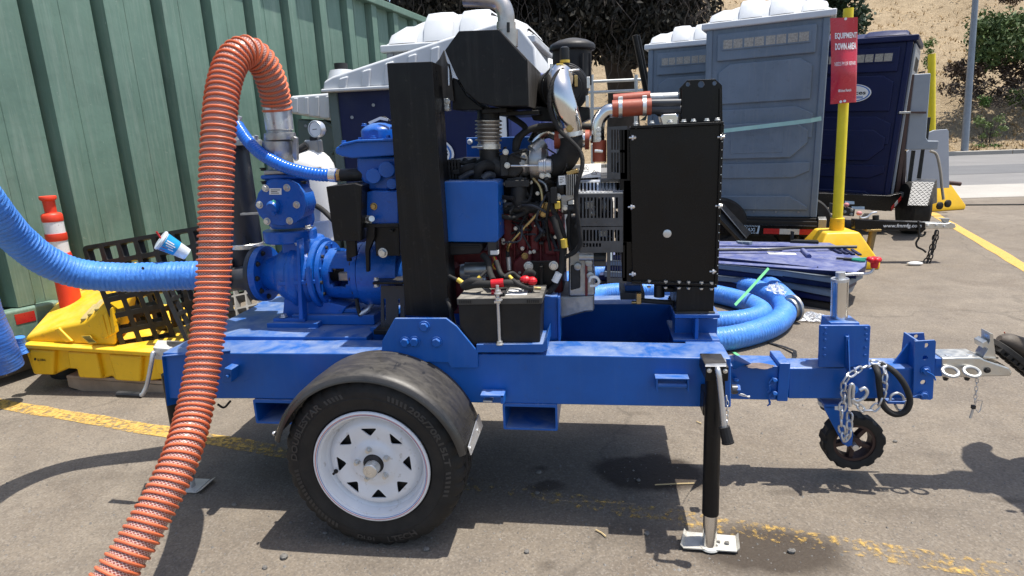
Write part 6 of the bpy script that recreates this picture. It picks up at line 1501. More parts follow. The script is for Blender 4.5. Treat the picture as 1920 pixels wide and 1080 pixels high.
part(MB().lathe(G(1330, 1024, .008), Z_, [(0,.036),(.006,.033),(.008,.024)], 24), 'foot_weld', M['padzinc'], jk, 0)
ptube([(1345, 693, .07), (1346, 693, .045), (1349, 712, .035), (1354, 760, .03), (1358, 806, .025)], 5, 'crank', ST, jk, 14, 8)
gp = MB(); a, b_ = P(1358, 800, .025), P(1365, 830, .015); d = (b_-a).normalized(); gp.cyl(a, b_, .0165, .0185, 12); gp.cyl(b_-d*.003, b_+d*.002, .0195, .019, 16); part(gp, 'crank_grip', M['blackplastic'], jk, 0, angle=20); part(MB().cyl(b_, b_+d*.004, .010, n=12), 'grip_end', ZN, jk, 0)
chain_links(jk, [(1362,742,.12),(1364,760,.115),(1362,780,.11),(1363,810,.10),(1358,828,.10)], .020, .010, .0017, ST)
for x, y, r_, lb in ((1363, 1019, .009, 'largest of the three pebbles on the white jack foot, at its right end'), (1347, 1017, .007, 'pebble lying right against the jack tube on the foot plate'), (1343, 1024, .006, 'smallest pebble on the jack foot plate, nearest its front edge')): 
    g = G(x, y, .014); mb = pebble(r_, rg)
    for v in mb.v: v += g+Vector((0,0,r_*.5))
    tag(mb.build('stone', M['stone'], origin=g, flat=True), lb, 'stone', 'pebbles on the jack foot')
# ---- rear jack
jr = sub('rear_jack', TR); gz = G(352, 908)
pb(288, 652, 343, 668, .26, .34, 'head', BK, jr, .003); MB().ext([P(287, 653, .255), P(343, 655, .255), P(343, 641, .345), P(296, 639, .345)], (0,0,.003)).build('head_lid', M['padzinc'], jr, bevel=.001)
pxs([(288, 652), (316, 654), (317, 676), (290, 674)], .235, .26, 'gear_cover', M['padzinc'], jr, .003); bolts([(324, 660), (331, 657), (338, 654)], .255, 3.4, FR, 'bolt', ZN, jr)
jt = P(318, 700, .30); part(MB().cyl(jt, Vector((jt.x-.004, .30, .22)), .031, n=24), 'outer_tube', BK, jr, 0); part(MB().cyl(Vector((jt.x-.004, .30, .24)), Vector((jt.x-.004, .30, .01)), .0235, n=22), 'inner_tube', M['chrome'], jr, 0)
part(MB().box(jt.x-.09, jt.x+.05, .26, .36, .004, .010), 'foot_plate', M['padzinc'], jr, .001); part(MB().ext([Vector((jt.x+.05,.26,.006)), Vector((jt.x+.05,.36,.006)), Vector((jt.x+.075,.36,.02)), Vector((jt.x+.075,.26,.02))], (.003,0,0)), 'foot_flange', M['padzinc'], jr, 0)
ptube([(290, 664, .225), (287, 662, .215), (284, 680, .205), (276, 720, .20), (268, 738, .195), (262, 741, .195)], 4, 'crank', ST, jr, 12)
gp = MB(); gp.cyl(P(264, 741, .195), P(222, 739, .20), .0125, .0135, 12); part(gp, 'crank_grip', M['blackplastic'], jr, 0, angle=20)
chain_links(jr, [(330,762,.3),(334,775,.3),(336,790,.3)], .018, .010, .0016, ST)

# ---- boot of a person standing on the coupler
M['boot'] = paint('brown_leather_boot', (.060,.047,.036), .6, var=.3, vscale=14, bmp=.25, bscale=60, dust=.4, dustcol=(.20,.17,.13))
M['sole'] = paint('dark_lug_sole', (.020,.018,.016), .75, var=.3, vscale=14)
M['trouser'] = paint('dark_navy_work_trousers', (.02,.023,.035), .9, var=.2, vscale=40)
M['skin'] = paint('skin', (.45,.27,.19), .5, var=.06); M['shirt'] = paint('hi_vis_shirt', (.62,.28,.03), .85, var=.1); M['hair'] = paint('dark_hair', (.02,.015,.012), .6, var=.3)
YB = .60
tip = P(1866, 641, YB); heel = tip+Vector((.20, .015, -.165))
per = thing('person', (heel.x, YB, 0), 'person in a brown lace up boot stepping on the silver coupler at the frame edge', 'person')
ax = (heel-tip).normalized(); upv = (Z_-ax*Z_.dot(ax)).normalized(); sd_ = ax.cross(upv)
def bt_pt(u, v, w_): return tip+ax*u+upv*v+sd_*w_
bm_ = MB(); secs = []
for u, hw, top, bot in ((0, .012, .030, .008), (.012, .030, .052, .004), (.035, .042, .066, .003), (.07, .050, .076, .003), (.105, .050, .095, .003), (.14, .044, .125, .003), (.175, .038, .155, .003), (.21, .036, .16, .003), (.24, .034, .16, .004), (.262, .026, .155, .010)):
    row = []
    for i in range(14):
        a = 2*math.pi*i/14; c_, s_ = math.cos(a), math.sin(a)
        z_ = (top+bot)/2+(top-bot)/2*s_; w_ = hw*math.copysign(abs(c_)**.75, c_)*(1 if s_ < 0 else (1-.25*s_)); row.append(bt_pt(u, z_, w_))
    secs.append(row)
for r_ in secs: bm_.v += r_
for i in range(len(secs)-1):
    for j in range(14): bm_.f.append([i*14+j, i*14+(j+1) % 14, (i+1)*14+(j+1) % 14, (i+1)*14+j])
bm_.f += [list(range(14)), [(len(secs)-1)*14+j for j in range(13, -1, -1)]]
bo = bm_.build('boot', M['boot'], per, angle=80); sm = bo.modifiers.new('s', 'SUBSURF'); sm.levels = sm.render_levels = 1
so_ = MB(); ol = [(u, hw*1.06) for u, hw in ((-.004,.012),(.012,.034),(.035,.045),(.07,.053),(.105,.052),(.14,.046),(.175,.042),(.21,.04),(.24,.036),(.268,.024))]
so_.ext([bt_pt(u, -.012, w_) for u, w_ in ol]+[bt_pt(u, -.012, -w_) for u, w_ in ol[::-1]], upv*.022); so_.build('sole', M['sole'], per, bevel=.004)
for i in range(9):
    for s_ in (-1, 1): MB().obox(bt_pt(.02+i*.028, -.016, s_*.034*(1 if 0 < i < 8 else .7)), ax, upv, sd_, .009, .008, .016).build('sole_lug', M['sole'], per)
for i in range(4):
    u = .085+i*.022; v = .088+i*.019; MB().tube([bt_pt(u, v, -.026), bt_pt(u-.006, v+.010, 0), bt_pt(u, v, .026)], .0028, 6).build('lace', M['sole'], per)
mt_ = MB(); mt_.tube(cat_path([bt_pt(.03, .055, -.043), bt_pt(.07, .045, -.052), bt_pt(.12, .05, -.049), bt_pt(.17, .08, -.041)], 4), .0022, 5); mt_.build('boot_seam', M['sili'], per)
# the rest of the body stands just outside the frame
ank = bt_pt(.205, .15, 0)
J = {'pel': Vector((heel.x+.26, YB+.03, .98)), 'kL': None}
def skin(name, verts, edges, mat, root=0, lv=2):
    me = bpy.data.meshes.new(name); loc = Vector(per.location); me.from_pydata([Vector(v[:3])-loc for v in verts], edges, []); o = bpy.data.objects.new(name, me); COL.objects.link(o); o.parent = per
    o.modifiers.new('skin', 'SKIN'); sv_ = me.skin_vertices[0].data
    for i, v in enumerate(verts): sv_[i].radius = (v[3], v[4] if len(v) > 4 else v[3]); sv_[i].use_root = (i == root)
    s2 = o.modifiers.new('sub', 'SUBSURF'); s2.levels = s2.render_levels = lv; me.materials.append(mat)
    dg = bpy.context.evaluated_depsgraph_get(); dg.update(); m2 = bpy.data.meshes.new_from_object(o.evaluated_get(dg)); o.modifiers.clear(); o.data = m2; m2.shade_smooth(); return o
hx = heel.x+.30; hy = YB+.05
kn1 = Vector((heel.x+.06, YB-.02, .86)) if ank.z+.42 > .86 else Vector((heel.x+.06, YB-.02, ank.z+.42))
V_ = [(hx,hy,.95,.15,.12), (hx,hy-.10,.88,.085), (kn1.x,kn1.y,kn1.z-.02,.065), (ank.x+.01,ank.y,ank.z+.07,.060), (ank.x,ank.y,ank.z-.005,.066),
      (hx+.02,hy+.11,.88,.085), (hx+.03,hy+.12,.50,.062), (hx+.04,hy+.12,.12,.055), (hx+.04,hy+.12,.07,.062), (hx,hy,1.04,.145,.11)]
skin('trousers', V_, [(0,1),(1,2),(2,3),(3,4),(0,5),(5,6),(6,7),(7,8),(0,9)], M['trouser'])
V_ = [(hx,hy,1.0,.148,.112), (hx,hy,1.2,.155,.115), (hx,hy,1.36,.165,.11), (hx,hy-.19,1.40,.07), (hx-.02,hy-.25,1.24,.055), (hx,hy+.19,1.40,.07), (hx-.02,hy+.25,1.24,.055), (hx,hy,1.46,.075)]
skin('shirt', V_, [(0,1),(1,2),(2,3),(3,4),(2,5),(5,6),(2,7)], M['shirt'])
V_ = [(hx,hy,1.44,.055), (hx,hy,1.52,.05), (hx-.01,hy,1.62,.082,.075), (hx-.005,hy,1.70,.08,.075), (hx,hy,1.40,.06), (hx-.02,hy-.25,1.24,.045), (hx-.03,hy-.27,1.10,.042), (hx-.14,hy-.26,.95,.032), (hx-.20,hy-.25,.90,.036), (hx-.02,hy+.25,1.24,.045), (hx-.03,hy+.27,1.08,.042), (hx-.08,hy+.27,.86,.032), (hx-.09,hy+.27,.79,.036), (hx,hy-.19,1.40,.05), (hx,hy+.19,1.40,.05)]
skin('body', V_, [(0,1),(1,2),(2,3),(0,4),(4,13),(13,5),(5,6),(6,7),(7,8),(4,14),(14,9),(9,10),(10,11),(11,12)], M['skin'], 4)
for sgn, c_ in ((-1, Vector((hx-.20,hy-.25,.90))), (1, Vector((hx-.09,hy+.27,.79)))):
    for i in range(4): b0 = c_+Vector((-.01, (i-1.5)*.017, -.02)); skin('finger', [(*b0,.009), (b0.x-.012,b0.y,b0.z-.035,.0085), (b0.x-.004,b0.y,b0.z-.062,.007)], [(0,1),(1,2)], M['skin'], 0, 1)
    b0 = c_+Vector((-.025, sgn*-.025, .01)); skin('thumb', [(*b0,.010), (b0.x-.03,b0.y,b0.z-.02,.009), (b0.x-.04,b0.y,b0.z-.045,.008)], [(0,1),(1,2)], M['skin'], 0, 1)
MB().ball((hx+.005,hy,1.715), .092, .082, .07, 18, 10).build('cap', M['trouser'], per, angle=90); MB().lathe((hx-.06,hy,1.70), (0,0,1), [(0,.085),(.008,.085),(.01,.0)], 20).build('cap_brim', M['trouser'], per)
MB().ball((hx-.088,hy,1.635), .016, .013, .022, 8, 6).build('nose', M['skin'], per, angle=90)
for sgn in (-1, 1):
    MB().ball((hx-.074,hy+sgn*.032,1.655), .010, .012, .008, 8, 6).build('eye', M['ink'], per, angle=90); MB().ball((hx,hy+sgn*.078,1.64), .018, .010, .03, 8, 6).build('ear', M['skin'], per, angle=90)
MB().box(hx-.084, hx-.07, hy-.024, hy+.024, 1.588, 1.596).build('mouth', M['sili'], per)
fx = hx+.04; f2 = MB(); 
f2.prism([(fx-.20, .02), (fx-.19, .06), (fx-.10, .09), (fx-.05, .15), (fx+.06, .15), (fx+.07, .02)], hy+.08, hy+.17); f2.build('boot', M['boot'], per, bevel=.02)
MB().box(fx-.205, fx+.075, hy+.077, hy+.173, 0, .022).build('sole', M['sole'], per, bevel=.005)
# ================================================================== hoses
def hosemat(name, c1, c2, rough, coat=.3, wr=.35, line=None):
    mt, nt, b = newmat(name); uv = nt.nodes.new('ShaderNodeTexCoord').outputs['UV']; co = coords(nt)
    c = mix(nt, ramp(nt, noise(nt, 9, 6, .65, co), [(.3, 0), (.7, 1)]), c1, c2)
    mp = nt.nodes.new('ShaderNodeMapping'); nt.links.new(uv, mp.inputs[0]); mp.inputs['Scale'].default_value = (7, 85, 1); mp.inputs['Rotation'].default_value = (0, 0, .10)
    wv = noise(nt, 1.0, 5, .62, mp.outputs[0], .8)
    c = mix(nt, ramp(nt, wv, [(.30, .35), (.42, 0)]), c, tuple(x*.45 for x in c1))
    c = mix(nt, ramp(nt, noise(nt, 5, 7, .7, co, .6), [(.54, 0), (.70, .45)]), c, (.17, .22, .30))
    c = mix(nt, ramp(nt, noise(nt, 34, 4, .7, co), [(.66, 0), (.74, .6)]), c, (.03, .06, .14))
    nt.links.new(c, b.inputs['Base Color']); b.inputs['Roughness'].default_value = rough; b.inputs['Coat Weight'].default_value = coat; b.inputs['Coat Roughness'].default_value = .25
    bump(nt, b, wv, wr, .012); return mt
M['lay'] = hosemat('blue_wrapped_hose', (.045,.20,.64), (.075,.265,.74), .45, .1, .75)
M['layshade'] = hosemat('blue_wrapped_hose_shaded', (.018,.10,.42), (.03,.14,.50), .45, .15, .3)  # darker copy of the hose blue, shade put into the colour
def hose(name, pts, r, mat, parent=None, pitch=.020, amp=.02, n=28, seed=1, step=.0045, origin=None):
    path = even(cat_path([Vector(p_) for p_ in pts], 14), step); rg_ = random.Random(seed)
    rr = [r*(1+amp*math.sin(2*math.pi*i*step/pitch)+rg_.uniform(-.006, .006)) for i in range(len(path))]
    mb = MB(); mb.tube(path, rr, n, uv=True); k_ = len(path)
    for i in range(k_):                       # wrap wrinkles
        for j in range(n): 
            v = mb.v[i*n+j]; d = v-path[i]; f = 1+.012*math.sin(j*1.7+i*.35)*math.sin(i*.11+j*.6); mb.v[i*n+j] = path[i]+d*f
    return mb.build(name, mat, parent, angle=80, origin=origin)
hp = [P(a, b, c) for a, b, c in ((-180,170,-.05),(-90,290,.05),(-30,372,.14),(25,440,.26),(85,488,.37),(150,513,.46),(230,520,.53),(310,518,.58),(375,516,.62),(432,513,.65))]
lh = thing('blue_hose', hp[-1], 'thick blue wrapped suction hose curving in from the left to the pump inlet', 'hose', 'blue wrapped hoses')
hose('hose_body', hp, .0625, M['lay'], lh, seed=4)
part(MB().cyl(hp[-1], P(438,513,.655), .066, n=28), 'end_cuff', M['greyplastic'], lh, .004); 
t_ = P(268, 503, .49); part(MB().ball(t_, .007, .004, .007, 8, 6), 'tear', M['ink'], lh, 0, angle=90)
lh2 = thing('blue_hose', P(15, 655, 1.0), 'blue hose end coloured as if in shade hanging at the left edge in front of the green container', 'hose', 'blue wrapped hoses')
hose('hose_body', [P(a, b, c) for a, b, c in ((-90,420,.95),(-55,520,.98),(-34,590,1.0),(-12,640,1.02),(8,690,1.05))], .095, M['layshade'], lh2, amp=.006, seed=9)
hose('hose_cuff', [P(a, b, 1.18) for a, b in ((36,632),(38,648),(46,664))], .028, M['lay'], lh2, seed=3)
# coil on the ground behind the trailer
co_ = thing('hose_coil', G(1310, 590), 'coiled light blue suction hose lying on the asphalt behind the radiator', 'hose coil')
hz = .078
def gl(pts, z): return [G(a, b, z) for a, b in pts]
outer = gl([(1240,506),(1345,524),(1400,536),(1450,556),(1472,580),(1458,604),(1415,623),(1345,637),(1230,642),(1100,630),(1020,600),(1000,570),(1040,535),(1120,512),(1235,505)], hz)
hose('hose_body', outer, .078, M['lay'], co_, seed=21, pitch=.024)
inner = gl([(1200,545),(1300,545),(1345,552),(1392,564),(1424,580),(1425,591),(1395,600),(1345,604),(1230,604),(1130,592),(1090,575),(1120,552),(1195,544)], hz)
hose('hose_body', inner, .074, M['lay'], co_, seed=22, pitch=.024)
fc = G(1488, 577, .1); part(MB().lathe(fc, (.9,.45,.1), [(-.035,.075),(-.012,.078),(-.012,.098),(.006,.098),(.006,.06),(-.03,.06)], 30), 'flange', M['alu'], co_, 0)
hose('hose_body', [G(1440,530,.12), G(1465,552,.11), fc], .070, M['lay'], co_, seed=23)
def ribbon(name, pts, wd, mat, label, cat, up=(0,0,1)):
    mb = MB()
    for a, b in zip(pts, pts[1:]): mb.bar(a, b, wd, .003, up=up)
    return tag(mb.build(name, mat, origin=pts[0]), label, cat)
M['gstrap'] = paint('green_plastic_strap', (.14,.46,.20), .35, var=.15); M['bstrap'] = paint('black_plastic_strap', (.012,.012,.012), .5)
ribbon('strap', [G(1378,572,.17), G(1396,553,.19), G(1415,532,.23), G(1441,503,.30)], .020, M['gstrap'], 'bright green plastic strap sticking up from the blue hose coil', 'strap', (0.6,-.3,.6))
ribbon('strap', [G(1375,660,.006), G(1392,672,.008), G(1409,668,.012), G(1400,676,.006)], .022, M['gstrap'], 'green strap end lying on the ground in front of the coil', 'strap')
ribbon('strap', [G(1440,642,.006), G(1470,650,.012), G(1490,658,.02), G(1491,668,.02), G(1480,680,.006), G(1470,683,.004)], .022, M['bstrap'], 'black strap end curling on the ground right of the coil', 'strap')
# crumpled clear wrap
def wrapmat():
    mt, nt, b = newmat('clear_wrap'); b.inputs['Base Color'].default_value = (.86,.88,.9,1); b.inputs['Roughness'].default_value = .12; b.inputs['Specular IOR Level'].default_value = .9
    co = coords(nt); nt.links.new(ramp(nt, noise(nt, 22, 5, .7, co), [(.35, .18), (.65, .72)]), b.inputs['Alpha']); bump(nt, b, noise(nt, 30, 4, .7, co), .8, .02); return mt
M['wrap'] = wrapmat()
def crumple(c4, z0, amp, label, seed, n=22):
    r_ = random.Random(seed); a, b, c, d = [G(x, y, z0) for x, y in c4]; mb = MB()
    for j in range(n+1):
        for i in range(n+1):
            u, v = i/n, j/n; p_ = (a*(1-u)+b*u)*(1-v)+(d*(1-u)+c*u)*v
            h = amp*(abs(math.sin(u*9+seed+v*4))*.5+r_.random()*.55)*(.25+math.sin(math.pi*u)*math.sin(math.pi*v))
            mb.v.append(p_+Vector((r_.uniform(-.012,.012), r_.uniform(-.012,.012), h)))
    for j in range(n):
        for i in range(n): mb.f.append([j*(n+1)+i, j*(n+1)+i+1, (j+1)*(n+1)+i+1, (j+1)*(n+1)+i])
    tag(mb.build('plastic_wrap', M['wrap'], origin=a, flat=True), label, 'plastic wrap', 'clear plastic wrap')
crumple(((1330,520),(1440,540),(1412,512),(1345,492)), .10, .12, 'crumpled clear plastic wrap bunched behind the blue hose coil', 2)
crumple(((1490,602),(1565,608),(1555,597),(1500,588)), .005, .05, 'scrap of clear plastic wrap on the ground by the hose flange', 5)
crumple(((1435,545),(1478,560),(1470,545),(1445,535)), .15, .06, 'clear wrap end taped round the coil beside its flange', 8, 12)
# ---- the orange hose
def orangebody():
    mt, nt, b = newmat('orange_hose_wall'); uv = nt.nodes.new('ShaderNodeTexCoord').outputs['UV']
    out = None
    for s_ in (1, -1):
        mp = nt.nodes.new('ShaderNodeMapping'); nt.links.new(uv, mp.inputs[0]); mp.inputs['Scale'].default_value = (26, 118*s_, 1)
        sx = nt.nodes.new('ShaderNodeSeparateXYZ'); nt.links.new(mp.outputs[0], sx.inputs[0])
        ad = N(nt, 'ShaderNodeMath', operation='ADD'); nt.links.new(sx.outputs[0], ad.inputs[0]); nt.links.new(sx.outputs[1], ad.inputs[1])
        fr = N(nt, 'ShaderNodeMath', operation='FRACT'); nt.links.new(ad.outputs[0], fr.inputs[0])
        lt = N(nt, 'ShaderNodeMath', operation='LESS_THAN'); nt.links.new(fr.outputs[0], lt.inputs[0]); lt.inputs[1].default_value = .20
        if out is None: out = lt.outputs[0]
        else:
            mx = N(nt, 'ShaderNodeMath', operation='MAXIMUM'); nt.links.new(out, mx.inputs[0]); nt.links.new(lt.outputs[0], mx.inputs[1]); out = mx.outputs[0]
    c = mix(nt, out, (.22, .062, .045), (.60, .45, .39))
    nt.links.new(c, b.inputs['Base Color']); b.inputs['Roughness'].default_value = .3; return mt
oc = [P(a, b, c) for a, b, c in ((521,212,.58),(517,185,.57),(508,150,.54),(490,115,.50),(464,97,.45),(438,112,.39),(421,155,.33),(412,220,.27),(406,330,.21),(404,430,.17),(399,540,.12),(386,650,.03),(367,760,-.08),(338,860,-.22),(292,955,-.34),(235,1050,-.45),(165,1140,-.55),(70,1240,-.66),(-60,1340,-.76))]
oh = thing('orange_hose', G(235, 1060), 'orange ribbed discharge hose arching from the pump top down to the ground in front', 'hose')
path = even(cat_path(oc, 14), .004); RH = .0515
part(MB().tube(path, RH, 30, uv=True), 'hose_wall', orangebody(), oh, 0)
# one continuous raised spiral
mb = MB(); hx_ = []; T = []; u = None; L_ = 0; turns = 20
fine = even(path, .0009)
u = (fine[1]-fine[0]).orthogonal().normalized(); PIT = .0208
for i in range(0, len(fine)-1):
    t = (fine[i+1]-fine[i]).normalized(); u = (u-t*u.dot(t)).normalized(); w_ = t.cross(u); a = 2*math.pi*(i*.0009)/PIT
    hx_.append(fine[i]+(u*math.cos(a)+w_*math.sin(a))*(RH+.0030))
M['orange'] = paint('orange_hose_rib', (.58,.135,.055), .5, spec=.3, var=.2, vscale=7, dust=.2, dustcol=(.50,.28,.19), spots=.12, spotcol=(.3,.06,.03))
part(MB().tube(hx_, .0046, 7), 'spiral_rib', M['orange'], oh, 0)
# ---- white pressure tank with gauge
wt = thing('pressure_tank', P(597, 455, .98), 'small white pressure tank with round gauge and valve behind the pump', 'pressure tank'); YW = .98
plathe(597, 412, YW, (0,0,1), [(0,39),(2,41),(88,41),(102,38.5),(114,32),(122,24),(127,14),(129,0)], 'tank', M['cream'], wt, 36)
plathe(597, 452, YW, (0,0,1), [(0,30),(3,37),(38,39),(40,40),(42,38)], 'skirt', M['cream'], wt, 36); 
plathe(588, 290, YW, (0,0,1), [(0,16),(8,15),(9,11),(18,10)], 'neck', M['cream'], wt, 20); pb(570, 262, 598, 288, .95, 1.0, 'valve', M['alu'], wt, .008)
ptube([(545, 290, .94), (560, 282, .94), (575, 272, .95)], 7, 'valve_handle', M['cast'], wt, 12); pb(580, 256, 592, 264, .95, .98, 'valve_knob', M['ink'], wt)
plathe(592, 242, .955, (-.25,-1,.05), [(-12,11),(-10,15),(2,16),(4,15),(4,13.5),(2,13.3),(2,0)], 'gauge', M['steel'], wt, 28); plathe(591.5, 241.8, .95, (-.25,-1,.05), [(0,13),(.6,13),(.7,0)], 'gauge_face', M['label'], wt, 28)
ptube([(594, 255, .97), (594, 270, .97)], 3.5, 'stem', M['alu'], wt); mb = MB().bar(P(586, 243, .925), P(594, 242, .925), .003, .003); mb.build('needle', M['ink'], wt)
MB().cyl((P(597, 452, YW).x, YW, .66), P(597, 451, YW), .05, n=18).build('pedestal', BL, wt)
ptube([(560, 372, .9), (600, 390, .88), (630, 418, .8)], 5, 'tank_hose', M['rubber'], wt)

# ================================================================== spill pallets, grates and post by the container
sp = thing('spill_pallet', P(180, 712, 1.2), 'yellow plastic spill pallet standing on timber by the container', 'spill pallet', 'yellow spill pallets'); YS = 1.20; YE = M['yellow']
ol = [(41,646),(300,664),(345,668),(345,676),(41,655)]
MB().pxprism([(44,650),(345,670),(345,706),(262,717),(215,714),(210,706),(190,711),(146,708),(143,693),(126,692),(99,704),(62,703)], YS+.03, YS+.85).build('tray', YE, sp, bevel=.015)
pxs([(40,645),(300,661),(345,664),(345,672),(300,670),(41,653)], YS-.015, YS+.9, 'rim', YE, sp, .008)
for q in ([(52,654),(101,657),(99,704),(63,703)], [(124,659),(180,662),(190,711),(147,709),(143,693),(130,692)], [(202,664),(265,668),(262,717),(216,714)], [(288,669),(345,672),(345,704),(292,703)]): pxs(q, YS, YS+.06, 'leg', YE, sp, .014)
def fmk(x0, y0, x1, y1, Y): return lambda u, v: P(x0+(x1-x0)*u, y1+(y0-y1)*v, Y)
text_mb('GLOBAL', fmk(69.5, 672.5, 86, 677, YS-.002), offset=.02).build('maker_lettering', M['ink'], sp, flat=True)
part(MB().ext(ell(fmk(63.5, 671, 68, 676, YS-.0015), 14), (0,.001,0)), 'maker_mark', M['ink'], sp, 0)
# upturned tray leaning in it
up_ = thing('spill_pallet', P(130, 640, 1.25), 'upturned yellow spill pallet tipped up on top of the other one', 'spill pallet', 'yellow spill pallets')
F_ = [P(*c, 1.24) for c in ((46,643),(48,631),(108,613),(156,603),(196,570),(219,600),(217,650))]
MB().ext(F_, P(128,542,1.88)-P(48,631,1.24)).build('tray', YE, up_, bevel=.022, seg=3)
M['oldyellow'] = paint('grimy_yellow', (.36,.29,.09), .6, var=.2, dust=.4)
for i in range(3): a, b_ = P(158+i*13, 601-i*9, 1.25), P(182+i*13, 573-i*9, 1.45); MB().bar(a+Vector((0,0,.004)), b_+Vector((0,0,.004)), .04, .02).build('moulded_ridge', M['oldyellow'], up_, bevel=.006)
for i in range(3): MB().ext([P(184+i*9, 596-i*7, 1.232), P(191+i*9, 590-i*7, 1.232), P(203+i*7, 632-i*4, 1.232), P(196+i*7, 636-i*4, 1.232)], (0,.03,0)).build('moulded_flute', YE, up_, bevel=.006)
MB().ext([P(100,618,1.232), P(109,614,1.232), P(136,641,1.225), P(122,643,1.225)], (0,.03,0)).build('moulded_flute', YE, up_, bevel=.008)
for a, b_, Y in ((160, 553, 1.75), (168, 548, 1.8), (174, 551, 1.78)): MB().obox(P(a, b_, Y), X_, Y_, Z_, .025, .02, .02).build('moulded_lug', YE, up_, bevel=.006)
MB().ext([P(152,630,1.224), P(168,629,1.224), P(181,643,1.219), P(167,645,1.219)], (0,.003,0)).build('hazard_label', M['yellowtape'], up_)
for i in range(5): MB().ext([P(155+i*2.6, 631.5+i*2.3, 1.2215-i*.0006), P(168+i*2.4, 631+i*2.3, 1.2215-i*.0006), P(168.5+i*2.4, 632.2+i*2.3, 1.2212-i*.0006), P(155.5+i*2.6, 632.8+i*2.3, 1.2212-i*.0006)], (0,.001,0)).build('label_print', M['ink'], up_)
# timber below
tb_ = thing('timber_skid', P(220, 735, 1.25), 'pale weathered timber skid under the yellow spill pallet', 'timber')
pxs([(124,706),(150,710),(330,724),(330,748),(160,736),(128,726)], 1.25, 1.33, 'board', M['wood'], tb_, .006); pxs([(124,704),(330,716),(330,723),(124,709)], 1.24, 2.0, 'board', M['wood'], tb_, .004)
for x, y in ((205, 737), (300, 746)): pxs([(x-6,y),(x+12,y+1),(x+11,y+6),(x-4,y+5)], 1.24, 1.5, 'block', M['wood'], tb_, .004)
# black plastic deck grates
M['grate'] = paint('scuffed_black_grate', (.016,.016,.017), .5, var=.4, vscale=10, dust=.12, dustcol=(.10,.097,.09), bmp=.1)
def grate(tl, tr, br, bl, nu, nv, bar, depth, label, edge=.0, mat=None):
    c = [P(*p_) for p_ in (tl, tr, br, bl)]; nrm = (c[1]-c[0]).cross(c[3]-c[0]).normalized(); nrm = nrm if nrm.y > 0 else -nrm
    hs = []; 
    for j in range(nv):
        for i in range(nu):
            x0, x1, z0, z1 = edge+(1-2*edge)*(i+bar)/nu, edge+(1-2*edge)*(i+1-bar)/nu, edge+(1-2*edge)*(j+bar)/nv, edge+(1-2*edge)*(j+1-bar)/nv
            hs.append(rrect(x0, x1, z0, z1, min(x1-x0, z1-z0)*.12, 2))
    mb = MB(); mb.plate(rrect(0, 1, 0, 1, .04, 3), hs, 0, 1)
    for k_, v in enumerate(mb.v): mb.v[k_] = (c[3]*(1-v.x)+c[2]*v.x)*(1-v.z)+(c[0]*(1-v.x)+c[1]*v.x)*v.z+nrm*(v.y*depth)
    o = mb.build('deck_grate', mat or M['grate'], origin=c[3], flat=True); tag(o, label, 'grate', 'black plastic deck grates'); return o
grate((153,462,1.78),(395,420,1.60),(430,590,1.45),(205,640,1.62), 7, 5, .13, .045, 'large black grate leaning back behind the blue hose under the cup', .015)
grate((180,528,1.19),(280,502,1.38),(334,640,1.46),(230,658,1.27), 3, 4, .15, .07, 'black grate standing in the yellow tray with three columns of holes', .05)
grate((285,505,1.30),(318,495,1.75),(390,630,1.75),(352,652,1.28), 3, 5, .12, .02, 'black grate seen edge on behind the rear jack', .03)
grate((318,500,1.55),(350,495,1.95),(420,640,1.95),(392,650,1.55), 3, 5, .12, .02, 'black grate seen edge on just left of the orange hose', .03)
M['gratelit'] = paint('sunlit_grey_grate', (.16,.158,.15), .6, var=.3, vscale=10, dust=.6, dustcol=(.30,.28,.25))  # paler copy of the grate black, sunlight put into the colour
grate((415,535,1.80),(520,512,1.80),(540,640,1.25),(430,668,1.25), 5, 5, .06, .06, 'egg crate grate coloured sunlit grey under the dark suction pipe', .01, M['gratelit'])
# orange and white delineator post
dl = thing('delineator_post', Vector((P(118, 500, 1.60).x, 1.60, 0)), 'orange and white traffic delineator post against the green container', 'traffic post')
M['orangep'] = paint('orange_polyethylene', (.72,.055,.022), .45, var=.08, vscale=8, spots=.15, spotcol=(.2,.03,.02)); M['refl'] = paint('scuffed_white_sleeve', (.74,.73,.72), .5, var=.06, vscale=12, spots=.6, spotcol=(.25,.22,.20))
d0 = Vector((P(118, 500, 1.60).x, 1.60, 0)); sd0 = S(115, 450, 1.6); zt = P(103, 367, 1.6).z
def dz_(y): return P(110, y, 1.6).z
def dlathe(pts, nm, mt): part(MB().lathe(d0, (0,0,1), [(dz_(y) if y is not None else 0, r*sd0) for y, r in pts][::-1], 24), nm, mt, dl, 0)
dlathe([(367,0),(367,13),(369,14),(373,13.5),(376,10),(398,9.5),(400,15),(403,17),(413,17),(415,16.5)], 'handle', M['orangep'])
dlathe([(415,16),(437,16)], 'sleeve', M['refl']); dlathe([(437,17),(440,17.5),(449,17.5),(451,16.5)], 'ring', M['orangep']); dlathe([(451,16),(474,16)], 'sleeve', M['refl'])
dlathe([(474,17),(478,18),(520,18),(590,19),(600,19)], 'lower_post', M['orangep']); part(MB().lathe(d0, (0,0,1), [(0,.19),(.03,.19),(.05,.16),(.07,.06),(dz_(598),.045)], 24), 'base', M['rubber'], dl, 0)
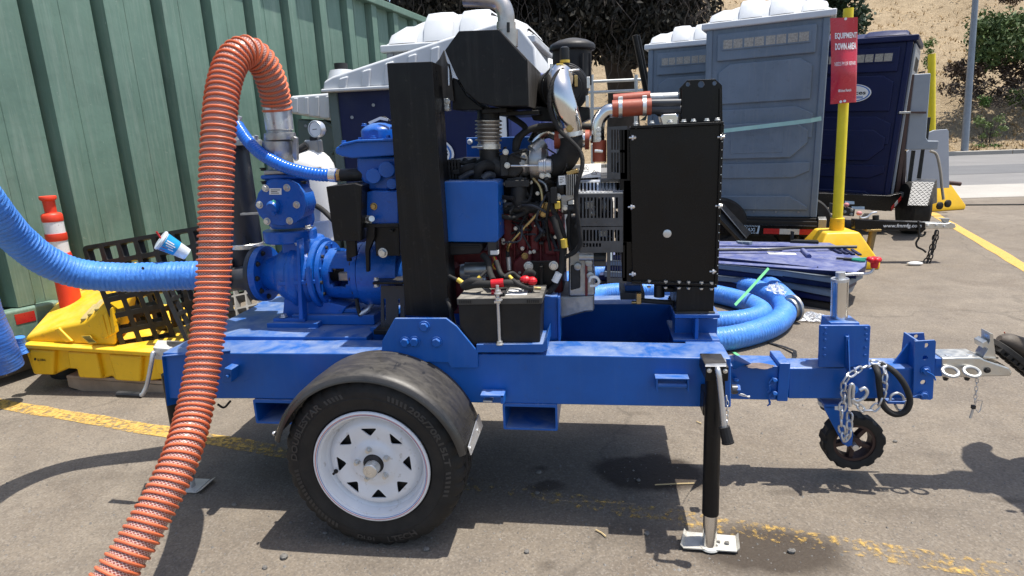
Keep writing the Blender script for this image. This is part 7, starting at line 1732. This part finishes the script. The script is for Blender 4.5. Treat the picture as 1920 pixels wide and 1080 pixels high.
# paper cup on the hose
cu = thing('paper_cup', P(325, 466, .62), 'blue and clear soft drink cup lying tipped on the blue hose', 'cup')
ca, cb = P(301, 450, .60), P(351, 477, .66); ax_ = (cb-ca); Lc = ax_.length; sc_ = S(320, 465, .62)
def cupmat():
    mt, nt, b = newmat('frosted_cup'); b.inputs['Base Color'].default_value = (.78,.84,.88,1); b.inputs['Roughness'].default_value = .25; b.inputs['Alpha'].default_value = .72; return mt
part(MB().lathe(ca, ax_, [(0,18*sc_),(Lc,11.5*sc_),(Lc-.006,10*sc_),(Lc-.006,0)], 28), 'cup_wall', cupmat(), cu, 0)
part(MB().lathe(ca, ax_, [(Lc*.10,17.6*sc_),(Lc*.55,14.8*sc_)], 28), 'printed_band', paint('sky_blue_print', (.02,.30,.62), .4), cu, 0) if False else None
mb = MB(); u_ = ax_.orthogonal().normalized(); w_ = ax_.normalized().cross(u_)
for j in range(8):
    t = .10+.50*j/7
    for i in range(28): a = 2*math.pi*i/28; mb.v.append(ca+ax_*t+(u_*math.cos(a)+w_*math.sin(a))*(18-6.5*t+.25)*sc_)
for j in range(7):
    for i in range(28): mb.f.append([j*28+i, j*28+(i+1) % 28, (j+1)*28+(i+1) % 28, (j+1)*28+i])
part(mb, 'printed_band', paint('sky_blue_print', (.02,.30,.62), .4, var=.08), cu, 0)
part(MB().lathe(ca, ax_, [(-.004,0),(-.004,16*sc_),(-.002,19*sc_),(.006,19.5*sc_),(.008,18.3*sc_)], 28), 'lid', cupmat(), cu, 0)
toc = (CAM-ca).normalized(); fr_ = (toc-ax_.normalized()*toc.dot(ax_.normalized())).normalized(); sd2 = ax_.normalized().cross(fr_)
def onc(t, a): return ca+ax_*t+(fr_*math.cos(a)+sd2*math.sin(a))*(18-6.5*t+.5)*sc_
part(MB().add([onc(.12,.55),onc(.30,.5),onc(.30,1.05),onc(.12,1.1)], [(0,1,2,3)]), 'red_mark', M['reflector'], cu, 0)
for i, (t0, t1, a) in enumerate(((.15,.42,-.35),(.15,.50,-.1),(.2,.46,.15),(.33,.52,.45))): part(MB().add([onc(t0,a),onc(t1,a),onc(t1,a+.13),onc(t0,a+.13)], [(0,1,2,3)]), 'white_print', M['whiteprint'], cu, 0)
MB().cyl(P(303, 449, .6), P(293, 434, .59), .004, n=8).build('straw', M['reflector'], cu)

# ================================================================== yellow stands and the red sign
def stand(c, half, top, zt_, yaw, name_lbl, pole_top, pr):
    t_ = thing('sign_stand', c, name_lbl, 'sign stand', 'yellow sign stands'); ca_, sa_ = math.cos(yaw), math.sin(yaw)
    def pt(x, y, z): return Vector((c.x+x*ca_-y*sa_, c.y+x*sa_+y*ca_, z))
    lo = [pt(-half,-half,.0), pt(half,-half,.0), pt(half,half,.0), pt(-half,half,.0)]; l1 = [pt(-half,-half,.07), pt(half,-half,.07), pt(half,half,.07), pt(-half,half,.07)]; hi = [pt(-top,-top,zt_), pt(top,-top,zt_), pt(top,top,zt_), pt(-top,top,zt_)]
    MB().add(lo+l1+hi, [(3,2,1,0)]+[(i, (i+1) % 4, 4+(i+1) % 4, 4+i) for i in range(4)]+[(4+i, 4+(i+1) % 4, 8+(i+1) % 4, 8+i) for i in range(4)]+[(8,9,10,11)]).build('base', M['yellow'], t_, bevel=.02)
    nk = Vector((c.x, c.y, zt_)); MB().lathe(nk, (0,0,1), [(-.01,pr*1.45),(.12,pr*1.35),(.125,pr)], 20).build('neck', M['yellow'], t_)
    MB().cyl(nk+Vector((0,0,.1)), pole_top, pr, pr*.93, 18).build('pole', M['yellowpole'], t_); return t_
c1 = Vector((P(1570, 412, 4.72).x, 4.72, 0)); z1 = P(1570, 431, c1.y).z
s1 = stand(c1, .31, .155, z1, R(3), 'yellow weighted stand with pole carrying the red equipment down sign', P(1591, 16, c1.y+.05), 9.2*S(1580, 300, c1.y))
c2 = G(1737, 391); s2 = stand(c2, .36, .12, .55, R(20), 'yellow stand with bare yellow pole behind the grey box and trailer wheel', P(1747, 101, c2.y), .055)
for x, y in ((1764, 386), (1779, 382)): plathe(x, y, c2.y-.5, (.5,-1,0), [(-4,7),(0,7),(1,5),(1,0)], 'wheel', M['rubber'], s2, 16)
ys = c1.y-.13
def sgn(u, v, o=0): 
    x = 1556.5+(1608.5-1556.5)*u+(1-v)*(.5-3.5*u)+ 1.5*math.sin(v*3.1)*(1-u); y = 34-2*u+(1-v)*(161.5-2.0*u)
    return P(x, y, ys-.045*math.sin(math.pi*u)*(.6+.4*math.sin(v*4))+.02*math.cos(v*9)*u-o)
sg = thing('warning_sign', P(1582, 195, ys), 'red plastic sign with white lettering fixed to the yellow pole', 'sign')
mb = MB(); nu, nv = 14, 20
for k_ in (0, -.004):
    for j in range(nv+1):
        for i in range(nu+1): mb.v.append(sgn(i/nu, j/nv, k_))
o_ = (nu+1)*(nv+1)
for j in range(nv):
    for i in range(nu): a = j*(nu+1)+i; mb.f += [[a, a+1, a+nu+2, a+nu+1], [a+o_, a+nu+1+o_, a+nu+2+o_, a+1+o_]]
for j in range(nv): a = j*(nu+1); b_ = a+nu; mb.f += [[a, a+nu+1, a+nu+1+o_, a+o_], [b_, b_+o_, b_+nu+1+o_, b_+nu+1]]
for i in range(nu): b_ = nv*(nu+1)+i; mb.f += [[i, i+o_, i+1+o_, i+1], [b_, b_+1, b_+1+o_, b_+o_]]
M['signred'] = paint('red_sign_plastic', (.50,.022,.040), .30, var=.06, vscale=5, coat=.4, spots=.15, spotcol=(.6,.35,.35))
part(mb, 'panel', M['signred'], sg, 0, angle=50)
for body, u0, u1, v0, v1, off in (('EQUIPMENT', .16, .985, .745, .825, .05), ('DOWN AREA', .16, .96, .625, .705, .05), ('NEEDS PM OR REPAIR', .14, .95, .44, .485, .0), ('United Rentals', .37, .80, .133, .165, .03)):
    text_mb(body, lambda u, v: sgn(u0+(u1-u0)*u, v0+(v1-v0)*v, .006), offset=off*.6).build('lettering', M['whiteprint'], sg, flat=True)
part(MB().add(ell(lambda u, v: sgn(.29+.075*u, .132+.034*v, .006), 16), [tuple(range(16))]), 'emblem', M['whiteprint'], sg, 0); part(MB().add([sgn(a, b_, .008) for a, b_ in ((.318,.138),(.335,.138),(.335,.160),(.318,.160))], [(0,1,2,3)]), 'emblem_bar', M['signred'], sg, 0)
for u, v in ((.56,.985),(.40,.02),(.55,.025)): part(MB().cyl(sgn(u, v, .001), sgn(u, v, .008), .012, n=10), 'screw', M['label'], sg, 0)

# ================================================================== toilet trailer with bumper
tt = thing('toilet_trailer', (2.4, 4.7, 0), 'low black trailer with red and white reflectors carrying the slate grey toilets', 'trailer', 'black toilet trailers')
ux_ = Vector((math.cos(R(16)), -math.sin(R(16)), 0)); uy_ = Vector((math.sin(R(16)), math.cos(R(16)), 0)); o0 = P(1532, 424, 5.2)
def tl_(x, y, z): return Vector((o0.x, o0.y, 0))+ux_*x+uy_*y+Z_*z
def tbox(x0, x1, y0, y1, z0, z1, name, mat, bev=.004): return MB().obox(tl_((x0+x1)/2, (y0+y1)/2, (z0+z1)/2), ux_, uy_, Z_, (x1-x0)/2, (y1-y0)/2, (z1-z0)/2).build(name, mat, tt, bevel=bev)
zb, zc, zd = P(1532, 443, 5.2).z, P(1532, 424, 5.2).z, T1.z-.005
tbox(-2.2, 0, 0, .05, zb, zc, 'bumper', GL); tbox(-2.2, -.01, .06, 2.6, zc, zd, 'deck', M['ink']); tbox(-2.2, 0, .03, .06, zc-.01, zd-.03, 'deck_face', M['ink'])
tbox(.01, .09, .02, 2.6, zc-.05, zc+.07, 'side_rail', M['alu']); 
def face(x0, x1, v0, v1, o=.003): return lambda u, v: tl_(x0+(x1-x0)*u, -o, zb+(zc-zb)*(v0+(v1-v0)*v))
M['reflw'] = paint('white_reflector', (.50,.52,.50), .35, var=.12, vscale=40)
for x0, x1, mt in ((-.535,-.37,'reflector'),(-.37,-.17,'reflw'),(-.17,-.01,'reflector')): 
    f = face(x0, x1, .12, .66); part(MB().ext([f(0,0), f(1,0), f(1,1), f(0,1)], uy_*.002), 'reflector', M[mt], tt, 0)
M['plateblue'] = paint('pale_blue_print', (.42,.55,.68), .5)
text_mb('XI-TAXI', face(-.80, -.625, .32, .70, .004), offset=.01).build('lettering', M['plateblue'], tt, flat=True)
for i in range(15):
    for v0 in (.80, .10): f = face(-.83+i*.0165, -.83+i*.0165+.010, v0, v0+.14, .004); part(MB().add([f(0,0), f(.7,0), f(1.7,1), f(1,1)], [(0,1,2,3)]), 'chequer', M['plateblue'], tt, 0)
f = face(-.605, -.58, .1, .92, .004); part(MB().add([f(0,0), f(.8,0), f(1.2,1), f(.5,1)], [(0,1,2,3)]), 'chequer_post', M['plateblue'], tt, 0)
MB().bar(P(1346, 392, 4.95), P(1398, 447, 4.95), .16, .05, up=(0,-1,.9)).build('mudguard_stay', M['black'], tt, bevel=.004); MB().bar(P(1353, 391, 4.92), P(1399, 446, 4.92), .05, .008, up=(0,0,1)).build('stay_lit_strip', M['alu'], tt)  # pale strip added as the sunlit top of the black stay
wc_ = Vector((P(1352, 435, 5.4).x, 5.55, .30)); MB().lathe(wc_, (ux_*.2-uy_), [(-.1,.16),(-.1,.29),(-.07,.31),(.07,.31),(.1,.29),(.1,.18),(.05,.16),(.05,0)], 36).build('wheel', M['tyre'], tt)
MB().lathe(wc_+Vector((.9,.0,0)), (ux_*.2-uy_), [(-.1,.16),(-.1,.29),(-.07,.31),(.07,.31),(.1,.29),(.1,.18),(.05,.16),(.05,0)], 36).build('wheel', M['tyre'], tt)
tbox(-.12, -.08, .1, .14, 0, zb, 'leg', M['ink']); tbox(-2.0, -1.96, .1, .14, 0, zb, 'leg', M['ink'])
pcyl(1495, 452, 5.3, 1495, 443, 5.3, 3, 'tail_lamp_bracket', M['ink'], tt)
# second trailer: black draw bar, chain, jack, navy toilet deck, wheel with tread plate fender
t2 = thing('toilet_trailer', (4.2, 6.5, 0), 'black trailer with tread plate fender and lettered draw bar under the navy toilet', 'trailer', 'black toilet trailers'); yb = 4.72
pxs([(1603, 412), (1735, 417), (1735, 431), (1720, 432), (1603, 430)], yb, yb+.10, 'draw_bar', GL, t2, .004); MB().bar(P(1612, 421, yb+.11), P(1625, 405, 6.44), .06, .07).build('a_frame_bar', GL, t2, bevel=.004)
text_mb('www.fmmfg.com', lambda u, v: P(1655+(72)*u+1.5*v, 428.5-(8.8)*v+(-.2)*u, yb-.004), offset=.012).build('lettering', M['whiteprint'], t2, flat=True)
pxs([(1735, 418), (1776, 419), (1782, 417), (1791, 420), (1793, 426), (1788, 429), (1735, 429)], yb-.01, yb+.1, 'coupler', CO, t2, .006)
pxs([(1760, 409), (1781, 410), (1779, 417), (1770, 417), (1767, 412)], yb+.03, yb+.07, 'latch', M['alu'], t2, .002); bolts([(1740, 423), (1756, 423), (1771, 425)], yb-.01, 2.4, FR, 'bolt', ZN, t2)
jz = P(1637, 433, yb+.05); MB().cyl((jz.x-.02, yb+.05, .12), jz, .035, n=16).build('jack_tube', M['oldyellow'] if False else paint('rusty_yellow_chromate', (.20,.15,.07), .5, .4, var=.3), t2); pb(1625, 430, 1653, 434, yb-.01, yb+.12, 'jack_flange', M['brass'], t2, .003)
MB().cyl((jz.x-.02, yb+.05, 0), (jz.x-.02, yb+.05, .13), .028, n=14).build('jack_leg', M['exh'], t2); MB().lathe((jz.x-.02, yb+.05, 0), (0,0,1), [(0,.09),(.02,.085),(.03,.03)], 16).build('jack_foot', M['exh'], t2)
pcyl(1642, 413, yb+.05, 1642, 404, yb+.05, 5.5, 'jack_head', M['ink'], t2); ptube([(1644, 398, yb), (1634, 400, yb), (1626, 407, yb), (1616, 409, yb), (1612, 406, yb)], 1.8, 'jack_crank', ST, t2, 8); part(MB().ball(P(1611, 400, yb), .028, .028, .022, 10, 6), 'crank_knob', paint('faded_pink_knob', (.50,.20,.20), .6), t2, 0, angle=80)
part(MB().ball(P(1587, 384, 5.6), .03, .03, .025, 10, 6), 'crank_knob', bpy.data.materials['faded_pink_knob'], t2, 0, angle=80); ptube([(1586, 388, 5.6), (1580, 384, 5.6), (1574, 380, 5.6)], 1.6, 'crank', ST, t2, 8)
pxs([(1572, 385), (1604, 392), (1602, 406), (1570, 404)], 5.6, 5.9, 'winch_bracket', M['cast'], t2, .01); 
for x, y in ((1584, 397), (1597, 394), (1596, 402)): bolts([(x, y)], 5.6, 2.4, FR, 'bolt', M['alu'], t2)
ptube([(1722, 432, yb-.02), (1723, 445, yb-.02), (1718, 455, yb-.02), (1720, 463, yb-.02), (1730, 468, yb-.02), (1736, 473, yb-.02)], 1.8, 'cable_hook', M['rubber'], t2, 8); ptube([(1722, 414, yb-.015), (1723, 428, yb-.015), (1725, 442, yb-.015), (1733, 440, yb-.015), (1735, 434, yb-.015)], 2, 'loop', M['rubber'], t2, 8)
chain_links(t2, [(1755, 432, yb), (1750, 452, yb-.01), (1745, 470, yb-.02), (1738, 487, yb-.03), (1730, 497, yb-.04)], .062, .038, .0065, M['cast']); chain_links(t2, [(1757, 432, yb), (1754, 452, yb-.01), (1748, 472, yb-.02), (1742, 490, yb-.03), (1733, 500, yb-.04)], .062, .038, .0065, M['cast'])
rgk = G(1715, 494, .02); part(MB().ball(rgk, .08, .03, .02, 8, 5), 'tag_end', M['label'], t2, 0, angle=80)
pxs([(1535, 362), (1668, 367), (1690, 362), (1690, 375), (1672, 396), (1535, 388)], 6.45, 8.4, 'deck', GL, t2, .006)
for i, mt in enumerate(('reflector', 'reflw', 'reflector')): part(MB().ext([P(1671+i*6.5, 396-i*7-.5, 6.44), P(1677+i*6.5, 389-i*7-.5, 6.44), P(1677+i*6.5, 382-i*7, 6.44), P(1671+i*6.5, 389-i*7, 6.44)], (0,.01,0)), 'reflector', M[mt], t2, 0)
for x, y, w_ in ((1584, 377, 18), (1597, 387, 24)): part(MB().ext([P(x, y, 6.44), P(x+w_, y+.5, 6.44), P(x+w_, y+6, 6.44), P(x, y+5.5, 6.44)], (0,.005,0)), 'data_label', M['plateblue'], t2, 0)
pxs([(1672, 372), (1700, 358), (1712, 352), (1712, 358), (1690, 372), (1674, 383)], 6.6, 6.7, 'side_rail', M['alu'], t2, .004)
# tread plate fender
Yf = 6.0; M['tread'] = paint('scuffed_tread_plate', (.12,.12,.12), .42, .7, var=.3, vscale=14)
a, b_, c_, d_ = P(1702, 385, Yf), P(1738, 386, Yf), P(1752, 342, Yf+.25), P(1711, 341, Yf+.25)
MB().ext([a, b_, c_, d_], (0,.012,-.004)).build('fender_plate', M['tread'], t2); e_, f_ = P(1757, 336, Yf+.9), P(1722, 335, Yf+.9); MB().ext([d_, c_, e_, f_], (0,0,-.012)).build('fender_plate', M['tread'], t2)
MB().ext([P(1738, 386, Yf+.01), c_, e_, P(1757, 380, Yf+.9)], (-.012,0,0)).build('fender_side', M['ink'], t2)
nrm_ = (b_-a).cross(d_-a).normalized(); nrm_ = nrm_ if nrm_.y < 0 else -nrm_
lz = []
for j in range(13):
    for i in range(9):
        u, v = (i+.5)/9, (j+.5)/13; c0 = (a*(1-u)+b_*u)*(1-v)+(d_*(1-u)+c_*u)*v; ex = (b_-a).normalized(); ey = (d_-a).normalized(); dd = (ex+ey).normalized() if (i+j) % 2 else (ex-ey).normalized()
        lz.append((c0, dd))
mb = MB()
for c0, dd in lz: mb.obox(c0+nrm_*.003, dd, dd.cross(nrm_), nrm_, .016, .0045, .003)
o = mb.build('tread_pattern', paint('worn_tread_lugs', (.20,.20,.195), .45, .6), t2); o['kind'] = 'stuff'
wcc = Vector((P(1722, 400, 6.4).x, 6.55, .32)); MB().lathe(wcc, (1,-.12,0), [(-.11,.2),(-.11,.30),(-.08,.325),(.08,.325),(.11,.30),(.112,.21),(.09,.2)], 40).build('tyre', M['tyre'], t2); MB().lathe(wcc, (1,-.12,0), [(-.1,.2),(.10,.205),(.115,.205),(.11,.19),(.07,.17),(.06,.05),(.09,.05),(.09,0)], 32).build('rim', M['white'], t2)
# grey box on brown post, pale panel, drain hose
M['ltgrey'] = paint('light_grey_enclosure', (.235,.265,.30), .5, var=.06)
bxg = thing('equipment_box', P(1700, 345, 6.7), 'light grey L shaped box strapped to a brown post beside the navy toilet', 'equipment box')
pxs([(1714, 139), (1746, 137), (1737, 258), (1741, 264), (1761, 264), (1759, 280), (1698, 281)], 6.62, 6.85, 'box', M['ltgrey'], bxg, .012); M['brown'] = paint('brown_steel_post', (.055,.028,.022), .5, var=.15)
pxs([(1708, 140), (1715, 139), (1688, 352), (1676, 384)], 6.58, 6.66, 'post', M['brown'], bxg, .004); pxs([(1695, 282), (1700, 282), (1697, 372), (1690, 374)], 6.7, 6.78, 'post', M['brown'], bxg, .004)
pxs([(1705, 209), (1737, 209), (1737, 213), (1705, 212)], 6.57, 6.6, 'strap', M['brown'], bxg, .001); pb(1686, 209, 1708, 213, 6.5, 6.58, 'bracket', M['alu'], bxg)
pxs([(1712, 282), (1717, 282), (1707, 358), (1702, 358)], 6.9, 6.95, 'leg', M['ink'], bxg, .003); pxs([(1731, 275), (1735, 275), (1727, 335), (1722, 335)], 6.9, 6.95, 'leg', M['ink'], bxg, .003); pb(1737, 220, 1743, 262, 6.9, 6.95, 'back_post', M['ink'], bxg); pcyl(1728, 137, 6.7, 1728, 134, 6.7, 5, 'cap', M['ink'], bxg)
ptube([(1744, 283, 6.6), (1756, 290, 6.6), (1763, 320, 6.6), (1766, 350, 6.6), (1769, 374, 6.6)], 2.4, 'drain_hose', paint('tan_hose', (.30,.27,.22), .6), bxg, 10)
pn_ = thing('pale_panel', P(1740, 345, 7.6), 'pale grey flat panel standing upright behind the grey box', 'panel'); pxs([(1700, 285), (1742, 248), (1752, 244), (1776, 242), (1779, 246), (1780, 352), (1700, 356)], 7.6, 7.63, 'sheet', paint('pale_grey_sheet', (.42,.45,.50), .45, var=.04), pn_, .004)
bk = thing('red_bucket', G(1779, 388), 'dull red bucket with rag behind the second yellow stand', 'bucket'); cbk = G(1779, 384); MB().lathe(Vector((cbk.x+.05, cbk.y+.4, 0)), (0,0,1), [(0,.10),(.32,.13),(.33,.12),(.05,.09)], 20).build('body', paint('dull_red_bucket', (.22,.05,.035), .6), bk); MB().ball(Vector((cbk.x+.05, cbk.y+.4, .36)), .11, .1, .09, 8, 6).build('rag', M['label'], bk, flat=True)
tag(MB().tube([G(1786, 384.5, .01), G(1850, 384, .01), G(1990, 383, .01)], .014, 6).build('black_cable', M['rubber'], origin=G(1786, 384)), 'thin black cable lying straight across the yard at right', 'cable')
mb = MB().cyl(P(1772, 342, 8), P(1801, 345, 8), .03, n=10); tag(mb.build('brown_pipe', M['brown'], origin=P(1772, 342, 8)), 'short brown pipe sticking out behind the trailer fender', 'pipe')
# ================================================================== stack of old toilet panels
zt0 = .30; bl0, br0, fr0, fl0 = (1240, 452), (1560, 455), (1612, 510), (1240, 480)
mats = ['tpanel', 'tgrey', 'tblue', 'tgrey', 'tblue', 'ink']; nm = ['topmost faded purple panel of the dismantled stack behind the coil', 'grey panel second from the top of the dismantled stack', 'navy panel third from the top of the dismantled stack', 'grey panel third from the bottom of the dismantled stack', 'navy panel second from the bottom of the dismantled stack', 'bottom dark panel of the dismantled stack on the asphalt']
pr_ = random.Random(4)
for i in range(6):
    z = zt0-i*.050; j = lambda s_: pr_.uniform(-s_, s_)
    q = [G(a+j(6 if i else 0), b+j(2 if i else 0), zt0) for a, b in ((1150,478),(1345,483),(1480,496),(1606,511),(1623,500),(1626,488),(1590,470),(1556,455),(1345,452),(1150,455))]
    q = [Vector((p_.x+(-.05*i if i else 0)*.6, p_.y, z)) for p_ in q]
    t_ = thing('moulded_sheet', (q[3].x, q[3].y, z-.045), nm[i], 'panel', 'dismantled toilet panels')
    mb = MB(); mb.ext(q, (0,0,-.012)); mb.build('sheet', M[mats[i]], t_, bevel=.003)
    lip = MB()
    for a, b_ in zip(q[:6], q[1:6]): 
        lip.ext([a, b_, b_+Vector((0,0,-.046-j(.006))), a+Vector((0,0,-.044))], Vector((0,.012,0)))
    lip.build('lip', M[mats[i] if i else 'tblue'], t_)
    if i == 0:
        for c4, h in (([(1345,459),(1500,461),(1500,463),(1345,462)], .012), ([(1345,466),(1470,468),(1466,471),(1345,470)], .014), ([(1345,490),(1600,508),(1608,512),(1345,494)], .006)): mb = MB(); mb.ext([G(a, b_, zt0+.002) for a, b_ in c4], (0,0,h)); mb.build('moulded_rib', M['tpanel'], t_, bevel=.004)
        for k_ in range(4): mb = MB(); mb.ext([G(a, b_, zt0+.002) for a, b_ in ((1552+k_*14,466+k_*1.2),(1558+k_*14,466+k_*1.2),(1580+k_*12,476+k_*1.2),(1573+k_*12,476+k_*1.2))], (0,0,.016)); mb.build('moulded_rib', M['tblue'], t_, bevel=.004)
        mb = MB(); mb.cyl(G(1505,469,zt0+.012), G(1517,481,zt0+.012), .02, n=12); mb.build('moulded_rib', M['tpanel'], t_)
        mb = MB(); mb.ext([G(a, b_, zt0+.001) for a, b_ in ((1438,473),(1490,475),(1494,478),(1442,477))], (0,0,.003)); mb.build('paper_label', M['label'], t_)
        for x, y in ((1405,497),(1468,499),(1533,501)): part(MB().cyl(G(x, y, zt0), G(x, y, zt0+.003), .006, n=8), 'rivet_hole', M['ink'], t_, 0)
M['rod'] = paint('grey_conduit', (.06,.06,.062), .35, var=.2)
a, b_ = G(1300, 469, zt0+.03), G(1606, 463, zt0+.03); tag(MB().tube(cat_path([a, G(1440, 467.5, zt0+.035), G(1500, 464, zt0+.035), b_], 6), .014, 10).build('conduit', M['rod'], origin=a), 'dark conduit rod lying across the top of the panel stack', 'rod')
br_ = thing('black_bracket', G(1510, 457, zt0), 'black angle bracket lying on the back edge of the panel stack', 'bracket'); mb = MB(); mb.ext([G(a, b2, zt0+.003) for a, b2 in ((1482,455),(1535,457),(1533,454),(1484,452))], (0,0,.02)); mb.build('flat', M['ink'], br_); MB().box(G(1484,454,zt0).x, G(1488,454,zt0).x, G(1484,454,zt0).y, G(1484,454,zt0).y+.05, zt0, zt0+.10).build('upright', M['ink'], br_)
pl_ = thing('pliers', G(1590, 486, zt0), 'green handled pliers lying on the purple panel', 'pliers'); MB().tube([G(1598,486,zt0+.012), G(1612,486,zt0+.014), G(1624,485,zt0+.012)], .012, 8).build('handle', paint('green_grip', (.01,.20,.12), .4), pl_); MB().tube([G(1598,487,zt0+.012), G(1612,489,zt0+.013), G(1622,489,zt0+.012)], .010, 8).build('handle', bpy.data.materials['green_grip'], pl_); mb = MB(); mb.bar(G(1600,486.5,zt0+.012), G(1582,485,zt0+.012), .04, .018); mb.bar(G(1584,485.2,zt0+.012), G(1568,484,zt0+.012), .018, .014); mb.build('jaws', M['cast'], pl_, bevel=.003)
cl_ = MB(); cl_.bar(G(1386,455,zt0+.02), G(1408,456,zt0+.03), .05, .03); cl_.bar(G(1383,453,zt0+.02), G(1394,457,zt0+.02), .03, .02); tag(cl_.build('grey_clip', M['tgrey'], origin=G(1395,456,zt0), bevel=.004), 'small grey plastic clip lying on the far side of the purple panel', 'clip')
